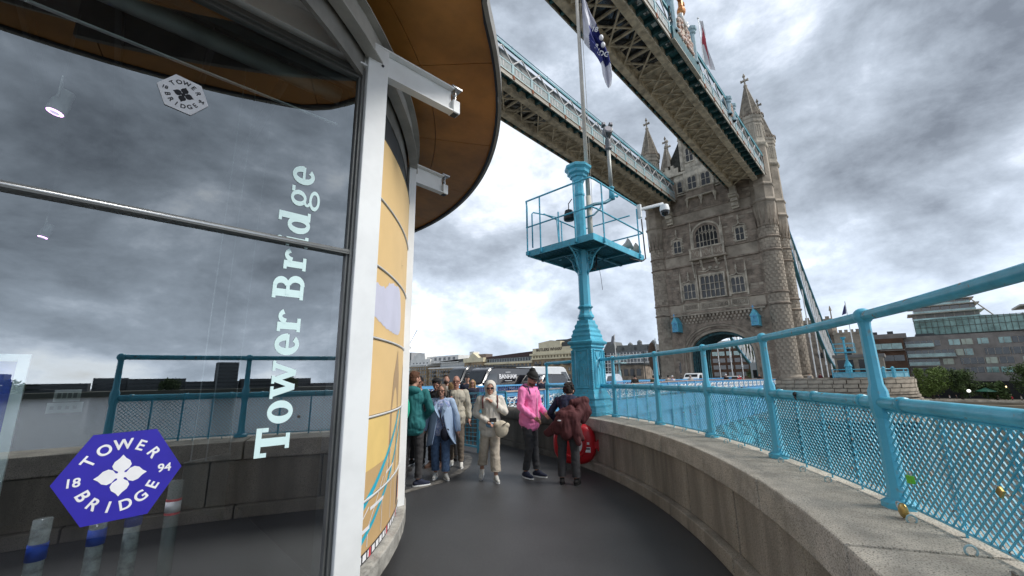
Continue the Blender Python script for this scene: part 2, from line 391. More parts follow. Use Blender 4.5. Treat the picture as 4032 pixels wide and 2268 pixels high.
# diamond mesh, real wires, one panel between each pair of posts
def mesh_panel(a, b, name='mesh_panel'):
    m = MB(); L = R(b-a)*FR; h0, h1 = .965, 1.478; H = h1-h0
    cw = .046; ch = .046     # cell width along / height
    n = int(round(L/cw)); cw = L/n; rows = H/ch
    def P(s, z, dr=0): return fpt(FR+dr, a+math.degrees(s/FR), z)
    w = .0041; t = .0032
    for k in range(-int(rows)-1, n+1):
        for sg in (1, -1):
            s0 = k*cw; s1 = s0+rows*cw
            if sg < 0: q0, q1 = L-s0, L-s1
            else: q0, q1 = s0, s1
            ta = max(0, -s0/(s1-s0)); tb = min(1, (L-s0)/(s1-s0))
            if tb <= ta: continue
            o = len(m.v); st = 3
            for i in range(st+1):
                tt = ta+(tb-ta)*i/st; s = q0+(q1-q0)*tt; z = h0+H*tt; dr = .003*sg
                for (ds, dz, d2) in ((-w, 0, -t), (w, 0, -t), (w, 0, t), (-w, 0, t)):
                    m.v.append(P(s+ds, z+dz, dr+d2))
            for i in range(st):
                for q in range(4):
                    A = o+i*4+q; B = o+i*4+(q+1) % 4; m.f.append((A, B, B+4, A+4))
    for z in (h0, h1): m.tube([P(L*i/8, z) for i in range(9)], .007, 5)
    return m
for i in range(len(posts_a)-1):
    a, b = posts_a[i]+.28, posts_a[i+1]-.28
    o = mesh_panel(a, b).build('mesh_panel', BLUE, fence); o['kind'] = 'stuff'
    ns = 5 if b-a > 9 else 4
    for k in range(1, ns):
        aa = a+(b-a)*k/ns
        m = MB(); p = fpt(FR+.02, aa)
        m.bar((p[0], p[1], .925), (p[0], p[1], 1.5), .010, .022); m.build('stay_bar', BLUE, fence)
        q = fpt(FR-.10, aa+1.0, .945)
        m = MB(); cpts = [(q[0]+.022*math.cos(t)*math.cos(R(aa)), q[1]+.022*math.cos(t)*math.sin(R(aa)), q[2]+.022*math.sin(t)+.004) for t in np.linspace(-.9, PI+.9, 10)]
        m.tube(cpts, .0045, 5); m.build('fixing_loop', PALE, fence, smooth=True)
# end clamp panel by the column
o = mesh_panel(posts_a[-1]+.28, -26.3).build('mesh_panel', BLUE, fence); o['kind'] = 'stuff'
# short return of the fence left of the column (runs behind it)
P0, P1 = (8.35, 6.55), (8.0, 5.2)
m = MB(); m.tube([(*P0, 2.05), (*P1, 2.05)], .033, 10); m.build('return_top_rail', BLUE, fence, smooth=True)
m = MB(); m.tube([(*P0, 1.50), (*P1, 1.50)], .033, 10); m.build('return_middle_rail', BLUE, fence, smooth=True)
o = inst(p0_, fence); o.location = (*P0, .9)
m = MB()
for k in range(-12, 30):
    for sg in (1, -1):
        a_ = k*.05; b_ = a_+.55
        if sg < 0: a_, b_ = 1.35-a_, 1.35-b_
        f0 = lambda s: (P0[0]+(P1[0]-P0[0])*s/1.4, P0[1]+(P1[1]-P0[1])*s/1.4)
        if min(a_, b_) < 0 or max(a_, b_) > 1.4: continue
        m.bar((*f0(a_), .96), (*f0(b_), 1.46), .007)
o = m.build('mesh_panel', BLUE, fence); o['kind'] = 'stuff'
# black paint chip tied on the rail
m = MB(); p = fpt(FR-.037, -55.6, 1.53); m.ell(p, (.02, .02, .022), 6, 4); m.add([p, (p[0]-.02, p[1]-.01, p[2]-.055), (p[0]+.03, p[1]+.02, p[2]-.03)], [(0, 1, 2)])
tag(m.build('cable_tie', flat('black_plastic', (.01, .01, .01))), 'scrap of black tape stuck on the middle fence rail right of the nearest post', 'tape')

def padlock(a, z, s, col, label, lean=0, r=-.035, kind='square'):
    s *= .82; p = fpt(FR+r, a, z); t = thing('padlock', label, 'padlock', p, R(a)+PI/2)
    m = MB()
    if kind == 'square': m.box((0, 0, 0), (s, s*.35, s*.8))
    else: m.ell((0, 0, 0), (s*.6, s*.25, s*.5), 12, 8)
    b = m.build('lock_body', col, t, bevel=s*.08)
    m = MB(); m.tube([(s*.3*math.cos(q), 0, s*.38+s*.45*math.sin(q)) for q in np.linspace(-.2, PI+.2, 9)], s*.07, 6); m.build('shackle', ALU, t, smooth=True)
    t.rotation_euler = (0, lean, R(a)+PI/2); return t
padlock(-58.6-3.9, 1.13, .062, flat('lime_green', (.13, .5, .03)), 'small lime green padlock hanging on the mesh left of the nearest post', .1)
padlock(-66.0, 1.22, .045, BRASS, 'small brass padlock hanging in the mesh right of the nearest post', .9)
padlock(-69.3, 1.18, .05, mat('rusty_bronze', (.16, .08, .04), .7), 'rusty brown padlock hung in the mesh near the right edge of the picture', .2)
pl = padlock(-62.55, .975, .085, BRASS, 'big round brass padlock resting on the coping at the foot of the nearest post', 1.1, -.10, 'round')
padlock(-66.7, .958, .035, flat('dull_steel', (.2, .19, .17), .4, .8), 'small grey open padlock lying on the coping right of the big brass one', 1.3, -.12)

# ------------------------------------------------------------------ signal column with service platform
CX, CY = 7.65, 4.87
colu = thing('signal_column', 'tall turquoise cast iron column on carved square pedestal, carrying a railed service platform', 'column', (CX, CY, .93))
def sq(m, prof):   # square lathe, half width
    return m.lathe([(r*math.sqrt(2), z) for r, z in prof], 4, a0=PI/4)
m = MB(); sq(m, [(.345, 0), (.345, .07), (.335, .085), (.325, .16), (.335, .20), (.315, .235), (.29, .30), (.315, .335), (.30, .37), (.275, .42), (.262, .50)]); m.build('pedestal_base', BLUE, colu, bevel=.008)
m = MB(); sq(m, [(.245, .50), (.235, 1.36)]); m.build('pedestal_shaft', BLUE, colu)
m = MB(); sq(m, [(.24, 1.36), (.27, 1.385), (.255, 1.42), (.30, 1.46), (.31, 1.50), (.285, 1.515), (.262, 1.53)]); m.build('pedestal_cornice', BLUE, colu, bevel=.006)
# shoulder with scrolled profile
m = MB(); sq(m, [(.255, 1.53), (.235, 1.60), (.245, 1.635), (.215, 1.69), (.22, 1.74), (.18, 1.79), (.185, 1.85), (.15, 1.90), (.14, 1.97)]); m.build('pedestal_shoulder', BLUE, colu, bevel=.006)
m = MB(); m.lathe([(.13, 1.96), (.16, 2.0), (.185, 2.03), (.18, 2.07), (.15, 2.11), (.13, 2.19), (.135, 2.22), (.17, 2.25), (.17, 2.275), (.135, 2.29), (.127, 2.33)], 8, a0=PI/8); m.build('shaft_collar', BLUE, colu)
m = MB(); m.lathe([(.128, 2.33), (.118, 3.56)], 8, a0=PI/8); m.build('lower_shaft', BLUE_W, colu)
m = MB(); m.lathe([(.118, 3.70), (.112, 4.86), (.13, 4.89), (.13, 4.93), (.112, 4.95), (.108, 5.18)], 8, a0=PI/8); m.build('upper_shaft', BLUE, colu)
m = MB(); m.lathe([(.11, 5.18), (.15, 5.26), (.16, 5.32), (.20, 5.34), (.21, 5.39), (.26, 5.43), (.265, 5.50), (.315, 5.55), (.32, 5.60), (.30, 5.62), (.05, 5.63)], 8, a0=PI/8); m.build('column_cap', BLUE, colu)
# tracery niches on the visible sides and twisted corner rope
def niche(side):
    m = MB(); w = .155
    def pt(u, z, d=0): return (-.240-d, u, z) if side == 0 else (u, -.240-d, z)
    def strip(pts, wd=.016, d=.012): 
        for i in range(len(pts)-1):
            a, b = pts[i], pts[i+1]; m.bar(pt(a[0], a[1], d), pt(b[0], b[1], d), .03, wd, up=(0, 1, 0) if side == 0 else (1, 0, 0)) if False else m.tube([pt(*a, d*.3), pt(*b, d*.3)], wd*.55, 5)
    strip([(-w, .55), (w, .55), (w, 1.32), (-w, 1.32), (-w, .55)], .03)
    for cx_ in (0,):
        strip([(cx_+.11*math.cos(q), .95+.17*math.sin(q)) for q in np.linspace(0, PI, 9)])
        strip([(-.11, .60), (-.11, .95)]); strip([(.11, .60), (.11, .95)])
        strip([(.09*math.cos(q), 1.27-.14*math.sin(q)) for q in np.linspace(0, PI, 9)])
    strip([(-.05, .60), (-.05, .9), (0, 1.0), (.05, .9), (.05, .60)])
    m.build('tracery_panel', BLUE, colu)
niche(0); niche(1)
for (ax, ay) in ((-1, -1), (1, -1), (-1, 1)):
    m = MB(); n_ = 22
    for k in range(n_): m.ell((ax*.243, ay*.243, .54+.80*k/n_), (.020, .020, .024), 6, 5)
    m.build('corner_rope', BLUE, colu, smooth=True)
# brackets
def bracket(dx, dy):
    m = MB(); pts = [(.10, 2.98), (.14, 3.06), (.20, 3.12), (.24, 3.22), (.27, 3.34), (.36, 3.46), (.46, 3.52)]
    P = lambda r, z: (dx*r, dy*r, z)
    m.tube([P(*p) for p in pts], .020, 6); m.tube([P(.10, 3.0), P(.10, 3.54)], .02, 6); m.tube([P(.10, 3.54), P(.5, 3.54)], .02, 6)
    for c, rx, rz_ in ((( .175, 3.32), .045, .10), ((.26, 3.45), .06, .045)):
        m.tube([P(c[0]+rx*math.cos(q), c[1]+rz_*math.sin(q)) for q in np.linspace(0, 2*PI, 14)], .013, 5)
    m.tube([P(.11+.03*math.cos(q), 3.03+.03*math.sin(q)) for q in np.linspace(0, 2*PI, 10)], .018, 5)
    m.build('bracket', BLUE, colu, smooth=True)
for d in ((-1, 0), (0, -1), (1, 0), (0, 1)): bracket(*d)
# platform (world x 7.13..9.45, y 4.25..6.03)
X0, X1, Y0, Y1 = 7.13-CX, 9.48-CX, 4.25-CY, 6.05-CY
ZP = 3.56
m = MB()
m.bb(X0, X1, Y0, Y0+.025, ZP, ZP+.14); m.bb(X0, X1, Y1-.025, Y1, ZP, ZP+.14); m.bb(X0, X0+.025, Y0+.025, Y1-.025, ZP, ZP+.14); m.bb(X1-.025, X1, Y0+.025, Y1-.025, ZP, ZP+.14)
m.build('platform_rim', BLUE, colu)
m = MB()   # perforated tread plate seen from below: cross bars
nx, ny = 26, 20
for i in range(nx+1):
    x = X0+.03+(X1-X0-.06)*i/nx; m.bb(x-.012, x+.012, Y0+.026, Y1-.026, ZP+.03, ZP+.045)
for j in range(ny+1):
    y = Y0+.03+(Y1-Y0-.06)*j/ny; m.bb(X0+.026, X1-.026, y-.014, y+.014, ZP+.046, ZP+.060)
m.bb(X0+.026, X1-.026, Y0+.026, Y1-.026, ZP+.062, ZP+.07)
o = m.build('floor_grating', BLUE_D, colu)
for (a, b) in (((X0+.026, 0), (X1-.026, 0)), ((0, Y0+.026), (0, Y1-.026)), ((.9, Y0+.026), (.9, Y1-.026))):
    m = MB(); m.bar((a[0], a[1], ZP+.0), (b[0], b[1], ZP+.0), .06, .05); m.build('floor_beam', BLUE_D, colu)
RT, RM = 5.88-.93, 5.21-.93
e = .02
m = MB(); m.tube([(X0-e, Y1-.02, RM), (X0-e, Y1-.03, RT-.12), (X0-e, Y1, RT), (X0-e, Y0+.12, RT), (X0, Y0, RT+.0), (X0+.14, Y0-e, RT), (X1-.25, Y0-e, RT)], .021, 8); m.build('top_rail', BLUE, colu, smooth=True)
m = MB(); m.tube([(X0-e, Y1, RM), (X0-e, Y0+.12, RM), (X0, Y0, RM), (X0+.14, Y0-e, RM), (X1, Y0-e, RM), (X1+e, Y0+.1, RM), (X1+e, Y1, RM)], .019, 8); m.build('middle_rail', BLUE, colu, smooth=True)
m = MB(); m.tube([(X0+.7, Y1+e, RT-.1), (X1, Y1+e, RT-.1), (X1+e, Y1-.1, RT-.1), (X1+e, Y0+.3, RT-.1)], .019, 8); m.build('back_rail', BLUE, colu, smooth=True)
m = MB(); m.tube([(X0+.2, Y1, RM-.45), (X0+.2, Y1, RT-.25), (X0+.25, Y1-.0, RT-.2), (X0+.8, Y1-.3, RT-.25), (X0+.85, Y1-.32, RM-.45), (X0+.25, Y1, RM-.5)], .017, 8); m.build('gate_frame', BLUE, colu, smooth=True)
for (x, y) in ((X0-e, Y1-.02), (X0-e, Y1-.42), (X0-e, Y0+.42), (X0+.42, Y0-e), (X1-.25, Y0-e), (X1-.9, Y1+e), (X1+e, Y1-.1), (X0+.85, Y1-.32)):
    m = MB(); m.tube([(x, y, ZP+.02), (x, y, (RT if (x < X0+.5) else RT-.1))], .018, 8); m.box((x, y, ZP+.07), (.06, .06, .09)); m.build('railing_post', BLUE, colu, auto=40)
# bell hung on the far side of the column
bell = thing('bell', 'small black bell hanging on a chain at the column above the platform', 'bell', (CX-.02, CY+.30, 5.35))
m = MB(); m.lathe([(.03, .22), (.09, .19), (.12, .08), (.13, 0), (.12, -.05), (.0, -.06)], 12); m.build('bell_body', flat('black_iron', (.012, .012, .013), .5), bell, smooth=True)
m = MB(); m.tube([(0, 0, .22), (.01, 0, .3), (0, 0, .36), (.01, -.1, .46)], .012, 5); m.build('chain', flat('black_iron', (.012, .012, .013)), bell)
# loose cable below the platform
m = MB(); m.tube([(CX+.14, CY-.12, 4.05), (CX+.30, CY-.10, 4.10), (CX+.42, CY-.1, 4.32), (CX+.45, CY-.1, 4.47)], .016, 6); m.tube([(CX+.13, CY-.14, 4.08), (CX+.25, CY-.16, 4.06), (CX+.36, CY-.14, 4.2), (CX+.40, CY-.12, 4.46)], .012, 6)
m.tube([(CX+.40, CY-.1, 4.2), (CX+.52, CY-.1, 4.18), (CX+.58, CY-.1, 3.95), (CX+.62, CY-.1, 3.66)], .005, 5)
tag(m.build('cable', flat('black_iron', (.012, .012, .013)), smooth=True), 'black cables sagging under the platform beside the column with one loose thin end', 'cable')
m = MB(); m.tube([(9.50, 4.24, 5.6), (9.51, 4.23, 4.75), (9.50, 4.22, 4.55), (9.3, 4.24, 4.44), (8.8, 4.3, 4.42)], .018, 6); tag(m.build('cable', flat('black_iron', (.012, .012, .013)), smooth=True), 'black cable running down the camera post and under the platform edge', 'cable')
# flag pole and flag
fp = thing('flagpole', 'tall off-white flagpole rising from the service platform beside the column', 'flagpole', (7.97, 4.82, 4.55))
m = MB(); m.tube([(0, 0, 0), (0, 0, 1.35)], .062, 14); m.build('pole_sleeve', OFFW, fp, smooth=True)
m = MB(); m.tube([(0, 0, 1.30), (0, 0, 9.5)], [.052, .040], 14); m.ell((0, 0, 9.55), .08); m.build('pole', mat('pole_paint', (.56, .53, .47), .5, var=.06), fp, smooth=True)
m = MB(); m.tube([(.07, -.05, 1.0), (.085, -.06, 4), (.07, -.05, 9.3)], .006, 5); m.build('halyard', OFFW, fp)
fl = thing('flag', 'limp white flag with a dark blue emblem panel hanging from the tall flagpole', 'flag', (0, 0, 0))
FROW = [[8.005, 4.714, 12.007, 8.026, 4.68, 11.997], [8.013, 4.701, 11.508, 8.066, 4.61, 11.481], [8.01, 4.707, 11.104, 8.116, 4.521, 11.05], [8.008, 4.71, 10.785, 8.17, 4.423, 10.703], [8.006, 4.713, 10.47, 8.201, 4.366, 10.373], [8.012, 4.703, 10.311, 8.22, 4.329, 10.207], [8.068, 4.606, 10.092, 8.247, 4.278, 10.0], [8.126, 4.504, 9.873, 8.27, 4.233, 9.797], [8.171, 4.422, 9.623, 8.295, 4.185, 9.557], [8.203, 4.362, 9.382, 8.308, 4.159, 9.326], [8.209, 4.35, 9.082, 8.316, 4.143, 9.027], [8.234, 4.302, 8.85, 8.301, 4.172, 8.816], [8.254, 4.265, 8.732, 8.282, 4.21, 8.718]]
FN = Vector((.87, .49, 0))     # away from the walkway: the folds run in and out along it
def flagpt(u, v):   # u down the hanging cloth 0..12, v across 0..1
    i = min(11, int(u)); q = u-i; a, b = FROW[i], FROW[i+1]
    L_ = Vector(a[:3]).lerp(Vector(b[:3]), q); R_ = Vector(a[3:]).lerp(Vector(b[3:]), q)
    w_ = (R_-L_).length
    return L_.lerp(R_, v)+FN*(.32*w_*math.sin(v*8.5+u*.35)+.10*w_*math.sin(v*19-u*.8))
FLW = mat('flag_white', (.70, .70, .76), .8, var=.05, vscale=3); FLB = mat('flag_blue', (.02, .03, .19), .8, var=.05)
def blue0(u): return .62+(u-3)*-.5 if u < 4.4 else 0
nu, nv = 72, 24
m = MB(); mb2 = MB()
for q, sel in ((m, 0), (mb2, 1)):
    for i in range(nu):
        for j in range(nv):
            u0, u1, v0, v1 = 12*i/nu, 12*(i+1)/nu, j/nv, (j+1)/nv; um = (u0+u1)/2; vm = (v0+v1)/2
            bl_ = 3.1+(1-vm)*.9 < um < 8.6+(vm)*.35 and vm > (.42 if um < 4.6 else .42-(um-4.6)*.25)
            if bl_ != bool(sel): continue
            q.add([flagpt(u0, v0), flagpt(u1, v0), flagpt(u1, v1), flagpt(u0, v1)], [(0, 1, 2, 3)])
m.build('flag_cloth', FLW, fl, smooth=True); fb = mb2.build('emblem_panel', FLB, fl, smooth=True)
CAMD = Vector((-.87, -.49, 0))
for txt, P_, s, ro in (('18', (8.15, 4.45, 10.41), .17, -20), ('R', (8.165, 4.44, 9.90), .15, -25), ('I', (8.18, 4.41, 9.75), .16, -25), ('D', (8.21, 4.345, 9.66), .17, -28), ('G', (8.265, 4.235, 9.60), .17, -20)):
    m = MB(); bold_text(m, txt, s, frame(Vector(P_)+CAMD*.10, (.49, -.87, 0), (-.25, -.14, .95)) @ Matrix.Rotation(R(ro), 4, 'Z')); m.build('lettering', WPRT, fl)
for P_ in ((8.22, 4.32, 10.14), (8.235, 4.29, 9.91)):
    m = MB(); p_ = Vector(P_)+CAMD*.08; m.ell(p_, (.055, .055, .085), 10, 8); m.build('emblem_petal', WPRT, fl, smooth=True)
# searchlight on its bracket
sl_ = thing('searchlight', 'grey twin lamp head on a slim pole bracketed off the column', 'lamp', (8.52, 4.50, 5.9))
m = MB(); m.tube([(0, 0, 0), (0, 0, .28)], [.075, .055], 10); m.tube([(0, 0, .28), (0, 0, .31)], .075, 10); m.tube([(-.02, 0, .1), (.16, -.05, .12)], .022, 6); m.ell((.17, -.05, .12), .035); m.build('pole_foot', BLUE, sl_, smooth=True)
m = MB(); m.tube([(0, 0, .3), (0, 0, 1.35)], .045, 12); m.build('lamp_pole', mat('galvanised', (.36, .37, .35), .5, metal=.4), sl_, smooth=True)
LG = mat('lamp_grey', (.13, .14, .15), .45)
m = MB(); m.lathe([(.05, 1.32), (.085, 1.35), (.085, 1.38), (.07, 1.40), (.08, 1.52), (.07, 1.60), (.04, 1.62)], 12); m.build('neck', LG, sl_, auto=40)
m = MB(); m.tube([(-.13, .0, 1.85), (-.14, 0, 1.7), (-.08, 0, 1.62), (.08, 0, 1.62), (.14, 0, 1.7), (.13, 0, 1.85)], .022, 6); m.build('yoke', LG, sl_, smooth=True)
Ml = Matrix.Rotation(R(-135), 4, 'Z') @ Matrix.Rotation(R(72), 4, 'Y')
def lamp_drum(c, r, L, nm, mt, face):
    m = MB(); m.lathe([(r*.8, -L*.5), (r, -L*.35), (r, L*.45), (r*.85, L*.5)], 14); me_ = m.build(nm, mt, sl_, auto=40); me_.matrix_local = Matrix.Translation(c) @ Ml
    m = MB(); m.lathe([(r*.72, L*.5), (r*.70, L*.5+.012)], 14); q = m.build('lens', face, me_, auto=40)
LENS = flat('lamp_lens', (.42, .40, .42), .2)
lamp_drum((0, 0, 1.83), .125, .20, 'lamp_head', LG, LENS)
for dx in (-.09, .09):
    m = MB(); m.box((0, 0, 0), (.12, .09, .10)); q = m.build('camera_box', LG, sl_, bevel=.015); q.matrix_local = Matrix.Translation((dx*.75, dx*-.7, 2.02)) @ Matrix.Rotation(R(-130), 4, 'Z') @ Matrix.Rotation(R(-10), 4, 'Y')
    m2 = MB(); m2.box((.063, 0, 0), (.01, .06, .06)); m2.build('lens', LENS, q)
m = MB(); m.tube([(-.85, .33, -.42), (-.5, .2, -.22), (-.2, .08, -.12), (0, 0, .02)], .04, 8); m.tube([(-.8, .33, -.62), (-.55, .2, -.5), (-.35, .14, -.3), (-.3, .12, -.2)], .022, 6); m.build('bracket_arm', BLUE_D, sl_, smooth=True)
# CCTV dome camera at the platform corner
cc = thing('security_camera', 'white dome security camera on a bracket at the right corner of the platform railing', 'camera', (9.28, 4.18, 5.6))
Mc = Matrix.Rotation(R(-38), 4, 'Z')
m = MB(); m.box((0, 0, .12), (.07, .11, .36)); q = m.build('mount_plate', WHITEP, cc, bevel=.012)
m = MB(); m.bar((0.02, -.02, .17), (.40, -.46, .31), .07, .075); m.build('arm', WHITEP, cc, bevel=.02)
m = MB(); m.lathe([(.03, .12), (.10, .10), (.115, .02), (.115, -.05)], 16, c=(.40, -.48, .16)); m.build('camera_hood', WHITEP, cc, auto=50)
m = MB(); m.ell((.40, -.48, .09), (.105, .105, .115), 16, 10); m.build('dome', flat('dome_black', (.008, .008, .01), .08), cc, smooth=True)
# loudspeakers
for i, (x, y, lab) in enumerate(((9.0, 4.55, 'off-white horn loudspeaker on the platform deck, the left one of the pair'), (9.35, 4.52, 'off-white horn loudspeaker beside the camera post, the right one of the pair'))):
    t = thing('loudspeaker', lab, 'loudspeaker', (x, y, 4.80-.04*i), R(-60))
    Mh = Matrix.Rotation(R(65), 4, 'Y')
    m = MB(); m.lathe([(.035, -.16), (.05, -.02), (.085, .10), (.15, .19), (.155, .20), (.12, .16), (.03, .05)], 16, cap=False); q = m.build('horn', mat('speaker_cream', (.52, .50, .45), .5), t, auto=60); q.matrix_local = Mh
    m = MB(); m.lathe([(.07, -.28), (.075, -.2), (.07, -.14)], 14); q = m.build('driver', mat('speaker_cream', (.52, .50, .45), .5), t, auto=50); q.matrix_local = Mh
    m = MB(); m.bar((0, 0, -.2), (0, 0, 0), .03); m.bar((-.05, 0, -.19), (.05, 0, -.19), .08, .02); m.build('bracket', DARKG, t)
# ------------------------------------------------------------------ kiosk
WN = Vector((.0623, .99806, 0)); WE = Vector((.99806, -.0623, 0)); WD = 3.3
def wp(s, z, d=0.): p = WE*s+WN*(WD+d); return Vector((p.x, p.y, z))
FW = frame((0, 0, 0), WE, (0, 0, 1))      # local x along the window, y up, z = towards the camera side
def wbox(m, s0, s1, z0, z1, d0, d1):
    P = [wp(s, z, d) for s in (s0, s1) for z in (z0, z1) for d in (d0, d1)]
    return m.add(P, [(0, 1, 3, 2), (4, 6, 7, 5), (0, 4, 5, 1), (2, 3, 7, 6), (0, 2, 6, 4), (1, 5, 7, 3)])
kiosk = thing('kiosk', 'round ticket kiosk with big shop window, mustard curved side panels and wide round timber-lined canopy', 'kiosk')
SL = -3.2
m = MB(); m.add([wp(SL, 2.745), wp(1.255, 2.745), wp(1.255, 4.38), wp(SL, 4.38)], [(0, 1, 2, 3)]); up_ = m.build('window_pane', GLS, kiosk, label='upper window pane')
m = MB(); m.add([wp(SL, .06), wp(1.255, .06), wp(1.255, 2.715), wp(SL, 2.715)], [(0, 1, 2, 3)]); lo_ = m.build('window_pane', GLS, kiosk, label='lower window pane')
m = MB(); wbox(m, SL, 1.29, 2.712, 2.722, -.05, .03); wbox(m, SL, 1.29, 2.738, 2.748, -.05, .03); m.build('mullion', GREYF, kiosk)
m = MB(); m.tube([wp(SL, 2.73, -.038), wp(1.29, 2.73, -.038)], .016, 10); m.build('mullion_nosing', ALU, kiosk, smooth=True)
m = MB(); wbox(m, 1.256, 1.275, .05, 4.40, -.03, .03); wbox(m, 1.276, 1.30, .05, 4.42, -.055, .04); m.build('window_jamb', GREYF, kiosk, bevel=.003)
m = MB(); wbox(m, SL, 1.275, 4.381, 4.405, -.03, .03); wbox(m, SL, 1.30, 4.406, 4.455, -.055, .04); m.build('window_head', GREYF, kiosk, bevel=.003)
m = MB(); wbox(m, SL, 1.256, 4.3, 4.38, .05, .09); m.build('head_lining', DARKG, kiosk)
m = MB(); wbox(m, SL, 1.30, 0, .055, -.06, .04); m.build('window_sill', GREYF, kiosk)
# post beside the window and post at the far end of the curved panels
m = MB(); wbox(m, 1.305, 1.50, 0, 4.76, -.10, .12); pst = m.build('steel_post', WHITEP, kiosk, bevel=.006)
m = MB(); m.box((2.95, 4.60, 2.3), (.11, .10, 4.6), rz=R(-3.6)); m.build('steel_post', WHITEP, kiosk, bevel=.005)
for z in (4.05, 3.6, 3.45): 
    m = MB(); m.lathe([(.012, 0), (.012, .008), (.004, .014)], 8); q = m.build('bolt', DARKG, kiosk); q.matrix_local = frame((3.01, 4.61, z), (0, 1, 0), (0, 0, 1))
for s, z in ((1.36, 4.60), (1.44, 4.56)):
    m = MB(); m.lathe([(.013, 0), (.013, .008), (.004, .012)], 10); q = m.build('bolt', BPRT, kiosk); q.matrix_local = FW @ Matrix.Translation((s, z, -WD+.0)) @ Matrix.Translation((0, 0, .1)) if False else frame(wp(s, z, -.101), WE, (0, 0, 1))
# projecting I beams with hanger blocks
def beam(p0, p1, z, label=None):
    a, b = Vector((*p0, 0)), Vector((*p1, 0)); d = (b-a).normalized()
    m = MB(); m.bar((a.x, a.y, z+.125), (b.x, b.y, z+.125), .012, .235); m.bar((a.x, a.y, z+.255), (b.x, b.y, z+.255), .13, .018); m.bar((a.x, a.y, z+.0), (b.x, b.y, z+.0), .09, .016)
    q = m.build('roof_beam', WHITEP, kiosk, label=label)
    e_ = b+d*.045
    m = MB(); m.box((e_.x, e_.y, z+.06), (.09, .10, .15), rz=math.atan2(d.y, d.x)); m.build('hanger_block', WHITEP, q, bevel=.008)
    m = MB(); m.bar((e_.x, e_.y, z+.12), (e_.x, e_.y, z+.30), .05, .012); m.tube([(e_.x-.04, e_.y-.04, z+.2), (e_.x+.04, e_.y+.04, z+.2)], .02, 8); m.box((e_.x, e_.y, z+.285), (.13, .12, .02), rz=math.atan2(d.y, d.x)); m.build('hanger_clevis', ALU, q)
    m = MB(); m.box((e_.x+.0, e_.y+.0, z-.018), (.06, .07, .012), rz=math.atan2(d.y, d.x)); m.build('hanger_opening', DARKG, q)
a = wp(SL, 0, -.04); b = wp(2.25, 0, -.04); beam((a.x, a.y), (b.x, b.y), 4.50)
beam((2.97, 4.66), (3.52, 4.66), 4.44)
beam((3.2, 6.05), (3.62, 6.05), 4.40)
for s in (.55, .70, .86, 1.12, 1.26, 1.40):
    m = MB(); m.lathe([(.016, 0), (.016, .01), (.006, .016)], 8); q = m.build('bolt', ALU, kiosk); q.matrix_local = frame(wp(s, 4.775, -.075), WE, (0, 0, 1))
# curved mustard panels in five rings + bottom print
def kang(x, y): return math.degrees(math.atan2(y-K[1], x-K[0]))
aL = kang(1.80, 3.30); aR = kang(2.92, 4.56)
zj = [.257, .73, 1.39, 2.07, 2.73, 3.39, 4.04]
for i in range(6):
    m = MB(); m.arcbox(K, KR-.02, KR, R(aL), R(aR), zj[i]+.014, zj[i+1]-.014, 24); m.build('curved_panel', YELL, kiosk, auto=30)
    if i:
        m = MB(); m.tube([(K[0]+(KR+.004)*math.cos(R(t)), K[1]+(KR+.004)*math.sin(R(t)), zj[i]) for t in np.linspace(aL, aR, 30)], .011, 8); m.build('joint_strip', mat('joint_silver', (.66, .66, .64), .3, metal=.2, var=.05), kiosk, smooth=True)
        m = MB(); m.arcbox(K, KR-.03, KR-.012, R(aL), R(aR), zj[i]-.02, zj[i]+.02, 24); m.build('joint_gap', DARKG, kiosk)
m = MB(); m.arcbox(K, KR-.03, KR+.002, R(aL), R(aR), 4.03, 4.055, 24); m.build('top_trim', DARKG, kiosk)
# printed artwork on the panels (thin film, follows the curve)
def film(polys, mt, nm, dr):
    m = MB()
    for pl_ in polys:
        # split polygon edges finely in u
        n = len(pl_); P = []
        m.add([(K[0]+(KR+dr)*math.cos(R(aL+(aR-aL)*u)), K[1]+(KR+dr)*math.sin(R(aL+(aR-aL)*u)), z) for u, z in pl_], [tuple(range(n))])
    return m.build(nm, mt, kiosk)
def band(pts, w):   # stroke of width w made of small quads, pts in (u,z)
    o = []
    sc_ = R(aR-aL)*KR
    for i in range(len(pts)-1):
        for q in range(3):
            t0, t1 = q/3, (q+1)/3
            (u0_, z0_), (u1_, z1_) = pts[i], pts[i+1]
            a = Vector(((u0_+(u1_-u0_)*t0)*sc_, z0_+(z1_-z0_)*t0)); b = Vector(((u0_+(u1_-u0_)*t1)*sc_, z0_+(z1_-z0_)*t1))
            d = (b-a).normalized(); n = Vector((-d.y, d.x))*w/2; b = b+d*w*.15
            o.append([((p.x)/sc_, p.y) for p in (a-n, b-n, b+n, a+n)])
    return o
# tan shore at the foot, yellow field left, lilac cloud, brown tower silhouette
def gridpoly(us, zlo, zhi):
    return [[(us[i], zlo(us[i])), (us[i+1], zlo(us[i+1])), (us[i+1], zhi(us[i+1])), (us[i], zhi(us[i]))] for i in range(len(us)-1)]
U = list(np.linspace(0, 1, 25))
film(gridpoly([u for u in U if u <= .42], lambda u: .95+.05*u, lambda u: 1.375), YELL2, 'printed_artwork', .001)
film(gridpoly([u for u in U if u <= .42], lambda u: .75, lambda u: .95+.05*u), TANP, 'printed_artwork', .0015)
film(gridpoly(U, lambda u: .30, lambda u: .715), TANP, 'printed_artwork', .001)
tw = lambda u: .46 <= u <= .72
film([[(.45, .75), (.70, .75), (.70, 1.375), (.45, 1.375)], [(.45, 1.405), (.70, 1.405), (.68, 1.75), (.62, 1.95), (.60, 2.02), (.575, 1.95), (.50, 1.75)]], mat('brown_print', (.46, .31, .17), .55, var=.03), 'printed_artwork', .0022)
